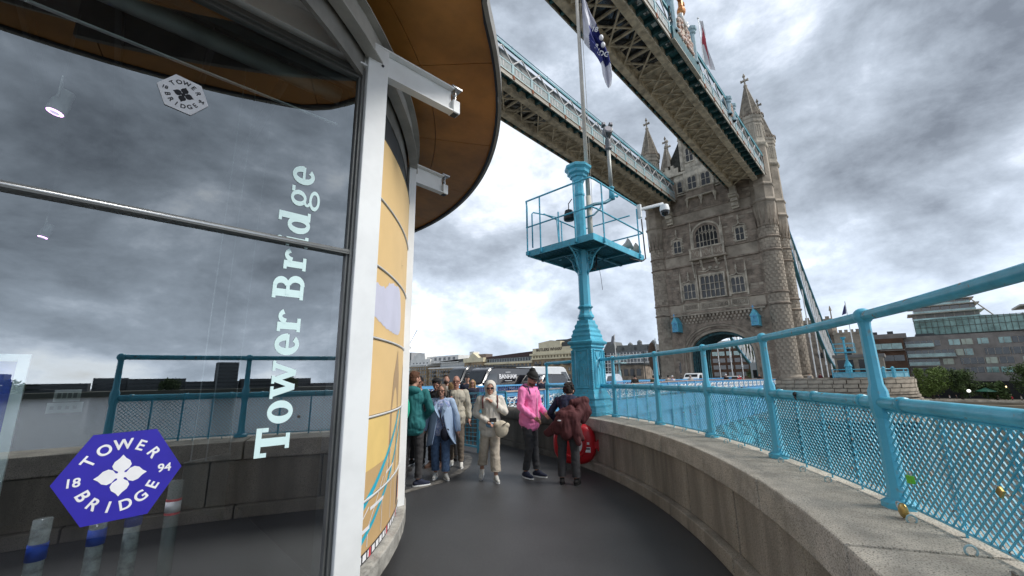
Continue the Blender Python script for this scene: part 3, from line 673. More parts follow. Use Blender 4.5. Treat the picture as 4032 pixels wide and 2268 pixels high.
film([[(.86, .75), (.98, .75), (.98, 1.375), (.86, 1.375)], [(.90, 1.405), (.98, 1.405), (.98, 1.9), (.95, 1.85), (.90, 1.7)]], mat('brown_print', (.46, .31, .17), .55, var=.03), 'printed_artwork', .0022)
cloud = [(0, 2.28), (.1, 2.22), (.2, 2.20), (.35, 2.18), (.5, 2.17), (.62, 2.18), (.66, 2.22), (.66, 2.30), (.63, 2.38), (.65, 2.46), (.63, 2.54), (.62, 2.62), (.57, 2.68), (.50, 2.67), (.45, 2.69), (.38, 2.68), (.33, 2.66), (.30, 2.59), (.25, 2.565), (.2, 2.58), (.12, 2.56), (.05, 2.575), (0, 2.58)]
top_ = [p for p in cloud[12:]][::-1]
us = np.linspace(0, .65, 27)
def interp(lst, u):
    lst = sorted(lst)
    for i in range(len(lst)-1):
        if lst[i][0] <= u <= lst[i+1][0]: 
            q = (u-lst[i][0])/max(1e-6, lst[i+1][0]-lst[i][0]); return lst[i][1]+(lst[i+1][1]-lst[i][1])*q
    return lst[-1][1]
lowc = [(0, 2.29), (.1, 2.24), (.25, 2.19), (.45, 2.17), (.58, 2.18), (.65, 2.25)]
topc = [(0, 2.58), (.05, 2.57), (.08, 2.58), (.12, 2.555), (.16, 2.58), (.2, 2.57), (.24, 2.60), (.28, 2.655), (.33, 2.66), (.36, 2.69), (.41, 2.67), (.46, 2.685), (.5, 2.70), (.54, 2.69), (.58, 2.66), (.62, 2.56), (.65, 2.40)]
film(gridpoly(list(us), lambda u: interp(lowc, u)+.006*math.sin(u*90), lambda u: interp(topc, u)+.008*math.sin(u*120)), LILAC, 'printed_artwork', .002)
# bridge chains in turquoise with white hangers
c1_ = [(0, .655), (.2, .80), (.4, .98), (.6, 1.18), (.75, 1.36)]
c2_ = [(0, .40), (.2, .52), (.4, .69), (.6, .90), (.8, 1.18), (.92, 1.37)]
film(band([p for p in c1_ if True], .055), TURQ, 'printed_artwork', .003); film(band(c2_, .045), TURQ, 'printed_artwork', .0034)
for u in (.12, .34, .55, .70): film(band([(u, interp(c2_, u)-.02), (u, .36)], .012), WPRT, 'printed_artwork', .0038)
film(band([(0, .56), (.12, .66)], .012)+band([(.12, .50), (.34, .82)], .012)+band([(.34, .72), (.5, 1.02)], .01)+band([(.02, .50), (.14, .50)], .03)+band([(.14, .635), (.36, .635)], .028)+band([(.40, .83), (.58, .86)], .02), WPRT, 'printed_artwork', .0042)
film([[(.80, .36), (.86, .36), (.87, .62), (.83, .72), (.80, .60)]], flat('navy_print', (.03, .04, .09)), 'printed_artwork', .003)
film([[(.88, .40), (.93, .40), (.93, .58), (.90, .66)]], flat('orange_print', (.75, .25, .05)), 'printed_artwork', .003)
film(gridpoly(U, lambda u: .258, lambda u: .335), BPRT, 'printed_artwork', .0045)
film([[(u, .27), (u+.045, .27), (u+.045, .322), (u, .322)] for u in np.arange(.01, .98, .062)], WPRT, 'printed_artwork', .0052)
film([[(u, .262), (u+.03, .262), (u+.03, .33), (u, .33)] for u in (.15, .46, .77)], RPRT, 'printed_artwork', .0058)
film(band([(.60, 3.05), (.60, 2.98), (.62, 2.95)], .008)+band([(.60, 2.98), (.64, 3.0)], .006), flat('pencil_grey', (.3, .22, .12)), 'printed_artwork', .002)
# drum behind, kerb, dark recess
m = MB(); m.arcbox(K, KR-.3, KR-.06, R(aL-1), R(200), 0, 5.0, 60); m.build('drum_wall', DARKG, kiosk)
m = MB(); m.arcbox(K, KR-.1, KR+.10, R(aL-1.5), R(120), .10, .255, 50); m.build('kerb', mat('kerb_concrete', (.34, .33, .30), .85, var=.25, vscale=6, bump=.5, bscale=60), kiosk, bevel=.012)
m = MB(); m.arcbox(K, KR-.1, KR+.03, R(aL-1.5), R(120), 0, .10, 50); m.build('kerb_recess', JOINT, kiosk)
m = MB(); m.arcbox(K, KR-.16, KR-.10, R(aL+.3), R(120), 4.04, 5.2, 50); m.build('clerestory', mat('clerestory_panel', (.06, .06, .055), .7), kiosk)
# curved ring beam (channel) that carries the canopy
m = MB(); m.arcbox(K, KR+.02, KR+.04, R(-160), R(110), 4.60, 4.86, 70); m.arcbox(K, KR+.0, KR+.11, R(-75), R(110), 4.861, 4.877, 70); m.arcbox(K, KR-.02, KR+.09, R(-75), R(110), 4.583, 4.599, 70); m.build('ring_beam', mat('beam_grey', (.40, .39, .36), .55, var=.12, vscale=3), kiosk)
m = MB(); m.arcbox(K, KR-.09, KR-.05, R(-75), R(110), 4.40, 4.86, 70); m.build('ring_beam_inner', mat('beam_dark', (.22, .21, .19), .6, var=.15), kiosk)
# canopy: plywood soffit in radial panels, rim
CC = (-1.30, 7.95); CR = 6.62; CZ = 5.18
def crf(t): q = min(1, max(0, (-57-math.degrees(t))/11)) if math.degrees(t) > -140 else 1; return CR+.60*q*q*(3-2*q)
def rimbox(m, r0_, r1_, a0, a1, z0, z1, n):
    o = len(m.v)
    for i in range(n+1):
        t = a0+(a1-a0)*i/n; q = crf(t)
        for r, z in ((r0_, z0), (r1_, z0), (r1_, z1), (r0_, z1)): m.v.append((CC[0]+(q+r)*math.cos(t), CC[1]+(q+r)*math.sin(t), z))
    for i in range(n):
        for k in range(4): a = o+i*4+k; b = o+i*4+(k+1) % 4; m.f.append((a, b, b+4, a+4))
sg = [-200, -182, -164, -148, -132, -116, -100, -83.5, -66.5, -51, -36, -21, -6, 12, 30, 50, 75, 100, 130, 160]
for i in range(len(sg)-1):
    for (ra, rb) in ((4.2, 5.72), (5.728, CR-.05)):
        m = MB(); o = len(m.v); n = 8
        for k in range(n+1):
            t = R(sg[i]+.045+(sg[i+1]-sg[i]-.09)*k/n)
            for r in (ra, rb if rb < 6 else crf(t)-.05):
                z = CZ+.01+(CR-r)*.03
                m.v.append((CC[0]+r*math.cos(t), CC[1]+r*math.sin(t), z)); m.v.append((CC[0]+r*math.cos(t), CC[1]+r*math.sin(t), z+.03))
        for k in range(n):
            a = k*4; m.f += [(a, a+2, a+6, a+4), (a+1, a+5, a+7, a+3), (a+2, a+3, a+7, a+6), (a, a+4, a+5, a+1)]
        m.f += [(0, 1, 3, 2), (n*4, n*4+2, n*4+3, n*4+1)]
        m.build('soffit_panel', WOOD, kiosk)
m = MB()
for k in range(120):
    t = R(-200+3*k); q = crf(t)-.04; m.v.append((CC[0]+q*math.cos(t), CC[1]+q*math.sin(t), CZ+.045)); m.v.append((CC[0]+q*math.cos(t), CC[1]+q*math.sin(t), CZ+.10))
m.v += [(CC[0], CC[1], CZ+.28), (CC[0], CC[1], CZ+.42)]
for k in range(120): a = 2*k; b = 2*((k+1) % 120); m.f += [(a, b, 240), (a+1, 241, b+1), (a, a+1, b+1, b)]
m.build('canopy_roof', SEAMM, kiosk)
rim_m = mat('rim_grey', (.30, .29, .27), .5, var=.1)
rs = [-200, -120, -47, 5, 60, 160]
for i in range(5):
    m = MB(); rimbox(m, -.03, .015, R(rs[i]+.03), R(rs[i+1]-.03), CZ-.03, CZ+.16, 40); m.build('canopy_rim', rim_m, kiosk)
m = MB(); rimbox(m, -.06, -.031, R(-200), R(160), CZ-.02, CZ+.06, 120); m.build('rim_gap', BPRT, kiosk)
# interior shell
m = MB(); wbox(m, SL, 1.5, -.02, .02, .1, 5); m.build('shop_floor', DARK, kiosk)
m = MB(); wbox(m, SL-1, 1.6, 0, 4.9, 5, 5.1); m.build('back_wall', mat('interior_wall', (.03, .033, .035), .9), kiosk)
m = MB(); wbox(m, SL-.1, SL, 0, 4.9, .0, 5); wbox(m, 1.52, 1.6, 0, 4.9, .12, 5); m.build('side_wall', DARK, kiosk)
m = MB(); wbox(m, SL, 1.5, 4.75, 4.85, .1, 5); m.build('shop_ceiling', DARK, kiosk)
for s in (-.9, -.35, .25, .85):
    m = MB(); wbox(m, s-.02, s+.02, 4.55, 4.72, .5, 4.5); m.build('ceiling_batten', DARKG, kiosk)
m = MB(); m.tube([wp(SL, 4.33, .28), wp(1.20, 4.33, .28)], .075, 16); bl = m.build('roller_blind', mat('blind_fabric', (.38, .42, .40), .8), kiosk, smooth=True)
m = MB(); wbox(m, SL, 1.20, 4.02, 4.032, .26, .285); m.build('blind_rail', flat('blind_rail_white', (.75, .8, .78), .3), kiosk)
# slab letters on the glass: glyph strokes in a unit cell, baseline at y=0, cap height .21
def ring(cx_, cy_, rx, ry, w, a0=0, a1=360, n=28):
    o = []; ix, iy = rx-w[0], ry-w[1]
    for i in range(n):
        t0, t1 = R(a0+(a1-a0)*i/n), R(a0+(a1-a0)*(i+1)/n); c0, s0, c1, s1 = math.cos(t0), math.sin(t0), math.cos(t1), math.sin(t1)
        o.append([(cx_+rx*c0, cy_+ry*s0), (cx_+rx*c1, cy_+ry*s1), (cx_+ix*c1, cy_+iy*s1), (cx_+ix*c0, cy_+iy*s0)])
    return [o]
def rc(x0, x1, y0, y1): return [[[(x0, y0), (x1, y0), (x1, y1), (x0, y1)]]]
w, h, xh, sf = .040, .210, .155, .024
def G_T(): return rc(0, .19, h-.034, h)+rc(.069, .122, .025, h-.034)+rc(.045, .147, 0, .026)+rc(0, .028, h-.072, h-.034)+rc(.162, .19, h-.072, h-.034)
def G_o(): return ring(.078, xh/2, .078, xh/2+.004, (.050, .028))
def G_w(): return [[[(.014, xh-.02), (.062, xh-.02), (.101, 0), (.060, 0)]], [[(.060, 0), (.097, 0), (.148, xh-.02), (.116, xh-.02)]], [[(.112, xh-.02), (.150, xh-.02), (.202, 0), (.160, 0)]], [[(.163, 0), (.198, 0), (.244, xh-.02), (.212, xh-.02)]]]+rc(0, .085, xh-.02, xh)+rc(.192, .262, xh-.02, xh)+rc(.103, .158, xh-.02, xh-.002)
def G_e(): return ring(.078, xh/2, .078, xh/2+.004, (.050, .028), 0, 318)+rc(.036, .150, xh/2-.012, xh/2+.008)
def G_r(): return rc(.017, .067, sf, xh)+rc(0, .10, 0, sf)+rc(0, .04, xh-.022, xh)+ring(.112, .085, .060, .068, (.040, .026), 35, 165)
def G_B(): return rc(.016, .071, 0, h)+rc(0, .03, 0, sf)+rc(0, .03, h-sf, h)+rc(.03, .11, 0, .026)+rc(.03, .105, h-.026, h)+rc(.03, .11, .098, .122)+ring(.105, .058, .075, .061, (.052, .028), -92, 92)+ring(.098, .157, .066, .053, (.050, .028), -92, 92)
def G_i(): return rc(.019, .070, sf, xh)+rc(0, .088, 0, sf)+rc(0, .045, xh-.022, xh)+ring(.043, .20, .026, .024, (.026, .024))
def G_d(): return ring(.072, xh/2, .072, xh/2+.003, (.048, .028))+rc(.110, .160, 0, h+.012)+rc(.085, .13, h-.01, h+.012)+rc(.14, .182, 0, sf-.002)
def G_g(): return ring(.078, .098, .066, .056, (.038, .020))+ring(.082, -.018, .084, .040, (.032, .018))+rc(.125, .172, .13, .152)+ring(.055, .035, .038, .026, (.022, .018), 90, 270)
def G_e2(): return G_e()
lets = [(G_T, 1.202), (G_o, 1.415), (G_w, 1.583), (G_e, 1.885), (G_r, 2.055), (G_B, 2.295), (G_r, 2.52), (G_i, 2.70), (G_d, 2.806), (G_g, 3.02), (G_e, 3.215)]
LET = mat('frosted_vinyl', (.66, .86, .86), .6, var=.03)
for gi, (g, z0_) in enumerate(lets):
    m = MB(); 
    for k, grp in enumerate(g()):
        for q in grp: m.add([wp(.968-y, z0_+x, -.0052-.0003*k) for x, y in q], [tuple(range(len(q)))])
    m.build('lettering', LET, lo_ if z0_ < 2.6 else up_)
# hexagonal stickers
def sticker(s, z, Rr, rot, bgm, fgm, parent, label, squash=1.0):
    m = MB(); fr = frame(wp(s, z, -.0055), WE, (0, 0, 1)) @ Matrix.Rotation(rot, 4, 'Z')   # local z faces the camera side
    m.prism([(Rr*math.cos(PI/3*k), Rr*math.sin(PI/3*k)*squash) for k in range(6)], 0, .001, fr); st = m.build('sticker', bgm, parent, label=label)
    mb = MB()
    def arc_text(txt, r, a_c, step, size, flip=False):
        n = len(txt)
        for i, ch in enumerate(txt):
            a = a_c+(i-(n-1)/2)*step*(1 if flip else -1)
            th = R(a); up = 1 if not flip else -1
            fr2 = fr @ Matrix.Translation((r*math.cos(th), r*math.sin(th), .0022)) @ Matrix.Rotation(th-PI/2 if not flip else th+PI/2, 4, 'Z')
            bold_text(mb, ch, size, fr2)
    arc_text('TOWER', Rr*.61, 92, 27, Rr*.29); arc_text('BRIDGE', Rr*.61, 270, 24.5, Rr*.29, True)
    arc_text('18', Rr*.66, 180, 0, Rr*.001) if False else None
    for tx, ax in (('18', -Rr*.70), ('94', Rr*.70)):
        bold_text(mb, tx, Rr*.235, fr @ Matrix.Translation((ax, .02*Rr*(1 if ax > 0 else -1), .0022)))
    # four-petal cross: leaf shapes
    for k in range(4):
        fr3 = fr @ Matrix.Rotation(k*PI/2, 4, 'Z')
        P = [(0, -.05), (.08, -.05), (.13, -.12), (.20, -.15), (.28, -.12), (.34, -.05), (.41, 0), (.34, .05), (.28, .12), (.20, .15), (.13, .12), (.08, .05), (0, .05)]
        mb.prism([(x*Rr, y*Rr) for x, y in P], .0012+.0002*k, .0022+.0002*k, fr3)
    mb.build('emblem', fgm, st); return st
HEXB = flat('royal_purple_vinyl', (.028, .020, .36), .5)
sticker(.114, 1.203, .266, R(2), HEXB, WPRT, lo_, 'large royal blue hexagon sticker')
sticker(.094, 3.612, .142, R(-7), WPRT, flat('black_vinyl', (.015, .015, .02)), up_, 'small white hexagon sticker')
for (s0, s1, z0_, z1_) in ((-.206, -.106, 1.612, 1.675), (-.224, -.090, 1.555, 1.608)):
    m = MB(); wbox(m, s0, s1, z0_, z1_, .006, .0075); q = m.build('notice', flat('faded_paper', (.30, .33, .31)), lo_)
    mm = MB()
    for k in range(4): 
        ss = s0+.012+(s1-s0-.02)*k/4; mm_ = wbox(mm, ss, ss+.014, z0_+.018, z1_-.018, .0045, .0055)
    mm.build('pictogram', flat('faded_ink', (.08, .09, .09)), q)

# things standing inside
t = thing('poster_board', 'blue poster board in a pale metal frame behind the window at the left edge', 'board')
m = MB(); wbox(m, -1.3, -.385, .75, 1.83, .26, .27); m.build('poster', flat('poster_blue', (.02, .06, .36), .5), t)
m = MB(); wbox(m, -.385, -.34, .70, 1.87, .24, .285); wbox(m, -1.3, -.386, 1.83, 1.87, .24, .285); m.build('frame', flat('pale_frame', (.48, .60, .56), .4), t)
m = MB()
for z_ in (1.70, 1.60, 1.48): wbox(m, -1.2, -.42, z_, z_+.004, .256, .2595)
me_ = text_mesh('a', .05, .002, .002); add_mesh(m, me_, frame(wp(-.40, 1.46, .255), WE, (0, 0, 1))); me_ = text_mesh('o', .05, .002, .002); add_mesh(m, me_, frame(wp(-.41, 1.40, .255), WE, (0, 0, 1)))
m.build('printing', WPRT, t)
t.location = (0, 0, 0)
labs = ['clear tube post with blue band behind the window, leftmost of the four', 'clear tube post with blue band below the left half of the purple sticker', 'tube post with wide blue sleeve below the right half of the purple sticker', 'dark tube post with red and white band right of the purple sticker']
for i, (s0, zt, s1, z1_) in enumerate(((-.175, .93, -.155, 0), (.07, .95, .09, 0), (.235, 1.02, .245, 0), (.43, 1.04, .435, 0))):
    b_ = wp(s0, 0, .55); t = thing('tube_post', labs[i], 'post', b_, 0, 'tube posts inside the shop window')
    m = MB(); m.tube([(0, 0, 0), (0, 0, zt)], .042, 16); m.build('tube', (mat('clear_acrylic', (.20, .24, .22), .15, var=.3, vscale=20) if i < 3 else mat('smoked_acrylic', (.10, .12, .11), .1)), t, smooth=True)
    m = MB(); m.lathe([(.12, 0), (.12, .02), (.05, .03)], 16); m.build('foot', DARKG, t)
    m = MB(); m.tube([(0, 0, zt-(.22 if i < 2 else .22)), (0, 0, zt-.13 if i < 2 else zt-.02)] if i < 3 else [(0, 0, zt-.20), (0, 0, zt-.13)], .0445, 16); m.build('band', flat('band_blue', (.01, .08, .5)) if i < 3 else flat('band_white', (.7, .7, .68)), t, smooth=True)
    if i == 3: m = MB(); m.tube([(0, 0, zt-.13), (0, 0, zt-.115)], .0447, 16); m.tube([(0, 0, zt-.215), (0, 0, zt-.20)], .0447, 16); m.build('band_edge', RPRT, t)
def spot(s, z, d, sc_, label):
    t = thing('spot_lamp', label, 'lamp', wp(s, z, d))
    m = MB(); m.lathe([(.055*sc_, 0), (.06*sc_, .01), (.06*sc_, .10*sc_), (.05*sc_, .12*sc_), (.045*sc_, .2*sc_)], 16); q = m.build('lamp_body', flat('lamp_white', (.6, .62, .6)), t, auto=40); q.matrix_local = Matrix.Rotation(R(12), 4, 'Y')
    m = MB(); m.lathe([(.050*sc_, -.002), (.050*sc_, .004)], 16); m.build('lit_ring', flat('pink_light', (.9, .35, .95), emit=3.5), q)
    m = MB(); m.lathe([(.030*sc_, -.006), (.030*sc_, .0)], 16); m.build('reflector', flat('lilac_light', (.5, .4, .6), emit=.8), q)
    m = MB(); m.tube([(0, -.075*sc_, .10*sc_), (0, -.08*sc_, .28*sc_), (0, .08*sc_, .28*sc_), (0, .075*sc_, .10*sc_)], .006, 6); m.build('yoke', flat('lamp_white', (.6, .62, .6)), t)
    m = MB(); m.bar((0, 0, .28*sc_), (0, 0, 4.7-z), .02); m.build('rod', DARKG, t)
    ld = bpy.data.lights.new('spot_lamp_light', 'SPOT'); ld.energy = 110; ld.spot_size = R(110); ld.spot_blend = .6; ld.color = (.95, .85, 1); ld.shadow_soft_size = .05
    lo = bpy.data.objects.new('lamp_light', ld); COL.objects.link(lo); lo.parent = t; lo.location = (0, 0, -.03); lo.rotation_euler = (R(-28), 0, 0)
spot(-.60, 3.78, 1.2, 1.0, 'white spot lamp with glowing pink ring hanging high behind the upper pane')
spot(-.76, 3.30, 3.4, .8, 'smaller pink lit lamp hanging deeper in the shop, below the big spot lamp')
t = thing('hanging_panel', 'pale translucent panel hanging inside the shop right of the blue hexagon sticker', 'panel', (0, 0, 0))
m = MB(); P = [wp(.50, 1.10, .9), wp(.95, 1.03, 1.7), wp(.95, .42, 1.7), wp(.50, .82, .9)]; Q = [p+WN*.012 for p in P]; m.add(P+Q, [(0, 1, 2, 3), (7, 6, 5, 4), (0, 4, 5, 1), (1, 5, 6, 2), (2, 6, 7, 3), (3, 7, 4, 0)]); m.build('sheet', mat('grey_panel', (.10, .12, .12), .5), t)
m = MB()
for (s_, d_) in ((.55, 1.0), (.68, 1.2), (.92, 1.6)): m.bar(wp(s_, 4.7, d_), wp(s_, 1.05, d_), .008)
m.build('wires', flat('wire_grey', (.12, .14, .14)), t)
# ------------------------------------------------------------------ Tower
TX, TY = 74.7, 21.65          # facade plane x, centre y
tower = thing('bridge_tower', 'great gothic stone bridge tower with four turrets, pointed roof and road arch', 'tower')
def tb(name, mt, boxes, parent=None, **k):
    m = MB()
    for b in boxes: m.bb(*b)
    return m.build(name, mt, parent or tower, **k)
# arch outline
def arch_pts(hw, z0_, zs, ht, n=20):   # left jamb up, over, down ; (y,z)
    pts = [(hw, z0_)]
    for i in range(n+1):
        t = PI*i/n; c, s_ = math.cos(t), math.sin(t)
        pts.append((hw*c, zs+(ht-zs)*abs(s_)**.82))
    pts.append((-hw, z0_)); return pts
AH = arch_pts(6.35, 0, 4.4, 10.55)
# facade wall as strips round the arch
def wall_with_arch(x0, x1, ya, yb, ztop, arch, name, mt):
    m = MB(); P = []
    n = len(arch)
    for i in range(n-1):
        (y0_, z0_), (y1_, z1_) = arch[i], arch[i+1]
        if abs(y0_-y1_) < 1e-6: continue
        for x in (x0, x1):
            pass
        o = len(m.v)
        for x in (x0, x1):
            for (y, z) in ((y0_, z0_), (y1_, z1_), (y1_, ztop), (y0_, ztop)): m.v.append((x, TY+y, z))
        m.f += [(o, o+1, o+2, o+3), (o+4, o+7, o+6, o+5), (o, o+4, o+5, o+1), (o+2, o+6, o+7, o+3)]
    m.bb(x0, x1, TY+arch[0][0], yb, 0, ztop); m.bb(x0, x1, ya, TY+arch[-1][0], 0, ztop)
    return m.build(name, mt, tower)
YA, YB = 13.6, 29.7
wall_with_arch(TX, TX+1.2, YA, YB, 12.6, AH, 'front_wall_base', STONE2)
wall_with_arch(84.4, 85.6, YA, YB, 12.6, AH, 'rear_wall_base', STONE2)
tb('side_wall', STONE2, [(TX+1.2, 84.4, YA, YA+1.2, 0, 12.6)]); tb('side_wall', STONE2, [(TX+1.2, 84.4, YB-1.2, YB, 0, 12.6)])
tb('upper_body', STONE2, [(TX, 85.6, YA, YB, 12.6, 39.2)])
# passage: dark ribs
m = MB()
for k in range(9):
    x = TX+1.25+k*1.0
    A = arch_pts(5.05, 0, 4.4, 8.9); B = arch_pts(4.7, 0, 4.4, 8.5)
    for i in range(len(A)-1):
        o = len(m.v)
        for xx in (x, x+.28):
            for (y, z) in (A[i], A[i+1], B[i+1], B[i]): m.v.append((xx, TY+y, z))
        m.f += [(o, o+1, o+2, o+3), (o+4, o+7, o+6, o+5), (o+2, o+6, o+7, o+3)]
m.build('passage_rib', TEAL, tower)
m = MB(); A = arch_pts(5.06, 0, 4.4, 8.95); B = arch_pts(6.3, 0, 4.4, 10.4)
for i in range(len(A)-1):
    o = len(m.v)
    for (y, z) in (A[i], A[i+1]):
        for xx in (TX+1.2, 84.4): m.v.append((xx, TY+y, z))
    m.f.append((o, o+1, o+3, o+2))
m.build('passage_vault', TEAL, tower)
# moulded arch orders
for k, (ho, hi, to, ti, x0_, x1_) in enumerate(((6.35, 6.02, 10.55, 10.15, -.20, .5), (6.015, 5.72, 10.14, 9.80, -.06, .6), (5.715, 5.40, 9.79, 9.42, .12, .8), (5.395, 5.0, 9.41, 8.9, .32, 1.2))):
    A = arch_pts(ho, .9, 4.4, to, 26); B = arch_pts(hi, .9, 4.4, ti, 26); m = MB()
    for i in range(len(A)-1):
        o = len(m.v)
        for xx in (TX+x0_, TX+x1_):
            for (y, z) in (A[i], A[i+1], B[i+1], B[i]): m.v.append((xx, TY+y, z))
        m.f += [(o, o+1, o+2, o+3), (o+4, o+7, o+6, o+5), (o+2, o+6, o+7, o+3), (o, o+4, o+5, o+1)]
    m.build('arch_moulding', STONE if k % 2 else STONE2, tower)
tb('arch_plinth', STONE2, [(TX-.3, TX+1.0, TY+4.95, TY+6.5, 0, .9), (TX-.3, TX+1.0, TY-6.5, TY-4.95, 0, .9)])
# doorway strip beside arch
tb('side_doorway', GLD, [(TX-.01, TX+.05, TY+6.75, TY+7.15, .2, 4.0)])
# string courses between turrets (proud mouldings)
for (z, hgt, d) in ((12.42, .28, .32), (14.25, .22, .22), (21.1, .30, .30), (23.25, .22, .22), (29.05, .30, .30), (31.0, .15, .16), (39.0, .5, .45)):
    tb('string_course', STONE2 if z < 39 else STONE3, [(TX-d, TX, 14.0, 29.3, z-hgt/2, z+hgt/2)], bevel=.06)
    tb('string_course', STONE2, [(76.7, 83.6, YA-d, YA, z-hgt/2, z+hgt/2)], bevel=.06)
for (z0_, z1_) in ((21.27, 23.1), (29.22, 30.9), (12.6, 14.1)): tb('ashlar_band', STONE, [(TX-.05, TX, 14.0, 29.3, z0_, z1_)])
# corbel table above the arch
for row, (z, h_) in enumerate(((11.75, .42), (11.2, .36), (10.72, .32))):
    for i in range(24):
        y = 14.6+i*.6+(.3 if row % 2 else 0)
        if abs(y-28.0) < .8 or abs(y-15.5) < .8: continue
        tb('corbel_block', STONE, [(TX-.34+.09*row, TX+.0, y, y+.30, z-h_/2, z+h_/2)])
tb('corbel_shelf', STONE, [(TX-.40, TX, 14.2, 29.2, 12.0, 12.26)])
# --- masonry: individual blocks on wall and turrets
stone_me = {}
def block_mesh(mt, key):
    if key in stone_me: return stone_me[key]
    m = MB(); m.v = []; x = .5
    m.add([(-.5, -.5, -.5), (-.5, .5, -.5), (-.5, .5, .5), (-.5, -.5, .5), (.5, -.46, -.44), (.5, .46, -.44), (.5, .46, .44), (.5, -.46, .44)],
          [(0, 3, 2, 1), (4, 5, 6, 7), (0, 1, 5, 4), (1, 2, 6, 5), (2, 3, 7, 6), (3, 0, 4, 7)])
    me = m.mesh('stone'); me.materials.append(mt); stone_me[key] = me; return me
stones = []     # (location, rz, (depth,width,height), material key)
rs_ = random.Random(11)
holes = [(19.3, 24.2, 21.0, 28.9), (16.2, 19.2, 14.4, 18.9), (19.2, 24.0, 14.4, 19.4), (24.1, 27.1, 14.4, 18.9), (15.1, 17.4, 23.3, 27.0), (25.8, 28.1, 23.3, 27.0), (18.3, 26.4, 32.6, 39.3), (18.2, 25.2, 18.8, 24.0), (27.1, 28.9, 8.8, 12.9), (14.7, 16.4, 8.8, 12.9), (27.0, 28.6, 29, 33), (15.4, 17.2, 29, 33)]
def blocked(y0, y1, z0_, z1_):
    for a, b, c_, d in holes:
        if y1 > a and y0 < b and z1_ > c_ and z0_ < d: return True
    ym = max(abs(y0-TY), abs(y1-TY)); yn = 0 if (y0-TY)*(y1-TY) < 0 else min(abs(y0-TY), abs(y1-TY))
    if z0_ < 10.9 and yn < 6.4:
        q = 4.4+(10.55-4.4)*(max(0, 1-(yn/6.4)**2))**.41
        if z0_ < q: return True
    return False
z = .95
while z < 38.5:
    h_ = rs_.choice((.42, .36, .5)); 
    if any(a < z+h_ and z < b for a, b in ((10.4, 12.7), (14.1, 14.4), (20.9, 23.4), (28.9, 31.1), (12.6, 14.2))): z += .2; continue
    y = 14.0+rs_.uniform(-.3, 0)
    while y < 29.3:
        w_ = rs_.uniform(.7, 1.5)
        y0_, y1_ = max(y, 13.95), min(y+w_, 29.35)
        if y1_-y0_ > .25 and not blocked(y0_, y1_, z, z+h_):
            stones.append(((TX-.012, (y0_+y1_)/2, z+h_/2), PI, (.05+rs_.uniform(0, .04), y1_-y0_-.04, h_-.04), rs_.choice('abbbb')))
        y += w_
    z += h_
TUR = [(75.5, 12.45), (75.5, 30.85), (84.95, 12.45), (84.95, 30.85)]
for ti, (tx, ty) in enumerate(TUR[:3]):
    z = 1.7; k = 0
    while z < 26.0:
        h_ = .52
        if any(a < z+h_ and z < b for a, b in ((12.1, 12.7), (14.05, 14.4), (20.9, 21.4), (23.1, 23.5))): z += .15; continue
        n_ = 9; st = (k % 2)*.5
        for i in range(n_):
            a = PI*.55+(PI*1.35)*(i+st)/n_
            if ti == 2 and math.cos(a) < -.9: pass
            wd = PI*1.35/n_*1.47
            stones.append(((tx+1.452*math.cos(a), ty+1.452*math.sin(a), z+h_/2), a, (.05+rs_.uniform(0, .03), wd-.035, h_-.03), rs_.choice('ccd')))
        z += h_; k += 1
SM = {'a': STONE, 'b': STONE2, 'c': STONE, 'd': STONE5}
stones.sort(key=lambda s_: Vector(s_[0]).length)
allp = []
for i, (loc, rz, dim, key) in enumerate(stones):
    if i < 240:
        o = bpy.data.objects.new('stone', block_mesh(SM[key], key)); COL.objects.link(o); o.parent = tower
        o.location = loc; o.rotation_euler = (0, 0, rz); o.scale = dim
    else: allp.append((loc, rz, dim, key))
for key in 'abcd':
    m = MB(); src = [v.co.copy() for v in block_mesh(SM[key], key).vertices]; fs = [tuple(p.vertices) for p in block_mesh(SM[key], key).polygons]
    for loc, rz, dim, k2 in allp:
        if k2 != key: continue
        M = Matrix.Translation(loc) @ Matrix.Rotation(rz, 4, 'Z') @ Matrix.Diagonal((*dim, 1)); m.add([M @ v for v in src], fs)
    if m.v: m.build('masonry', SM[key], tower, kind='stuff')
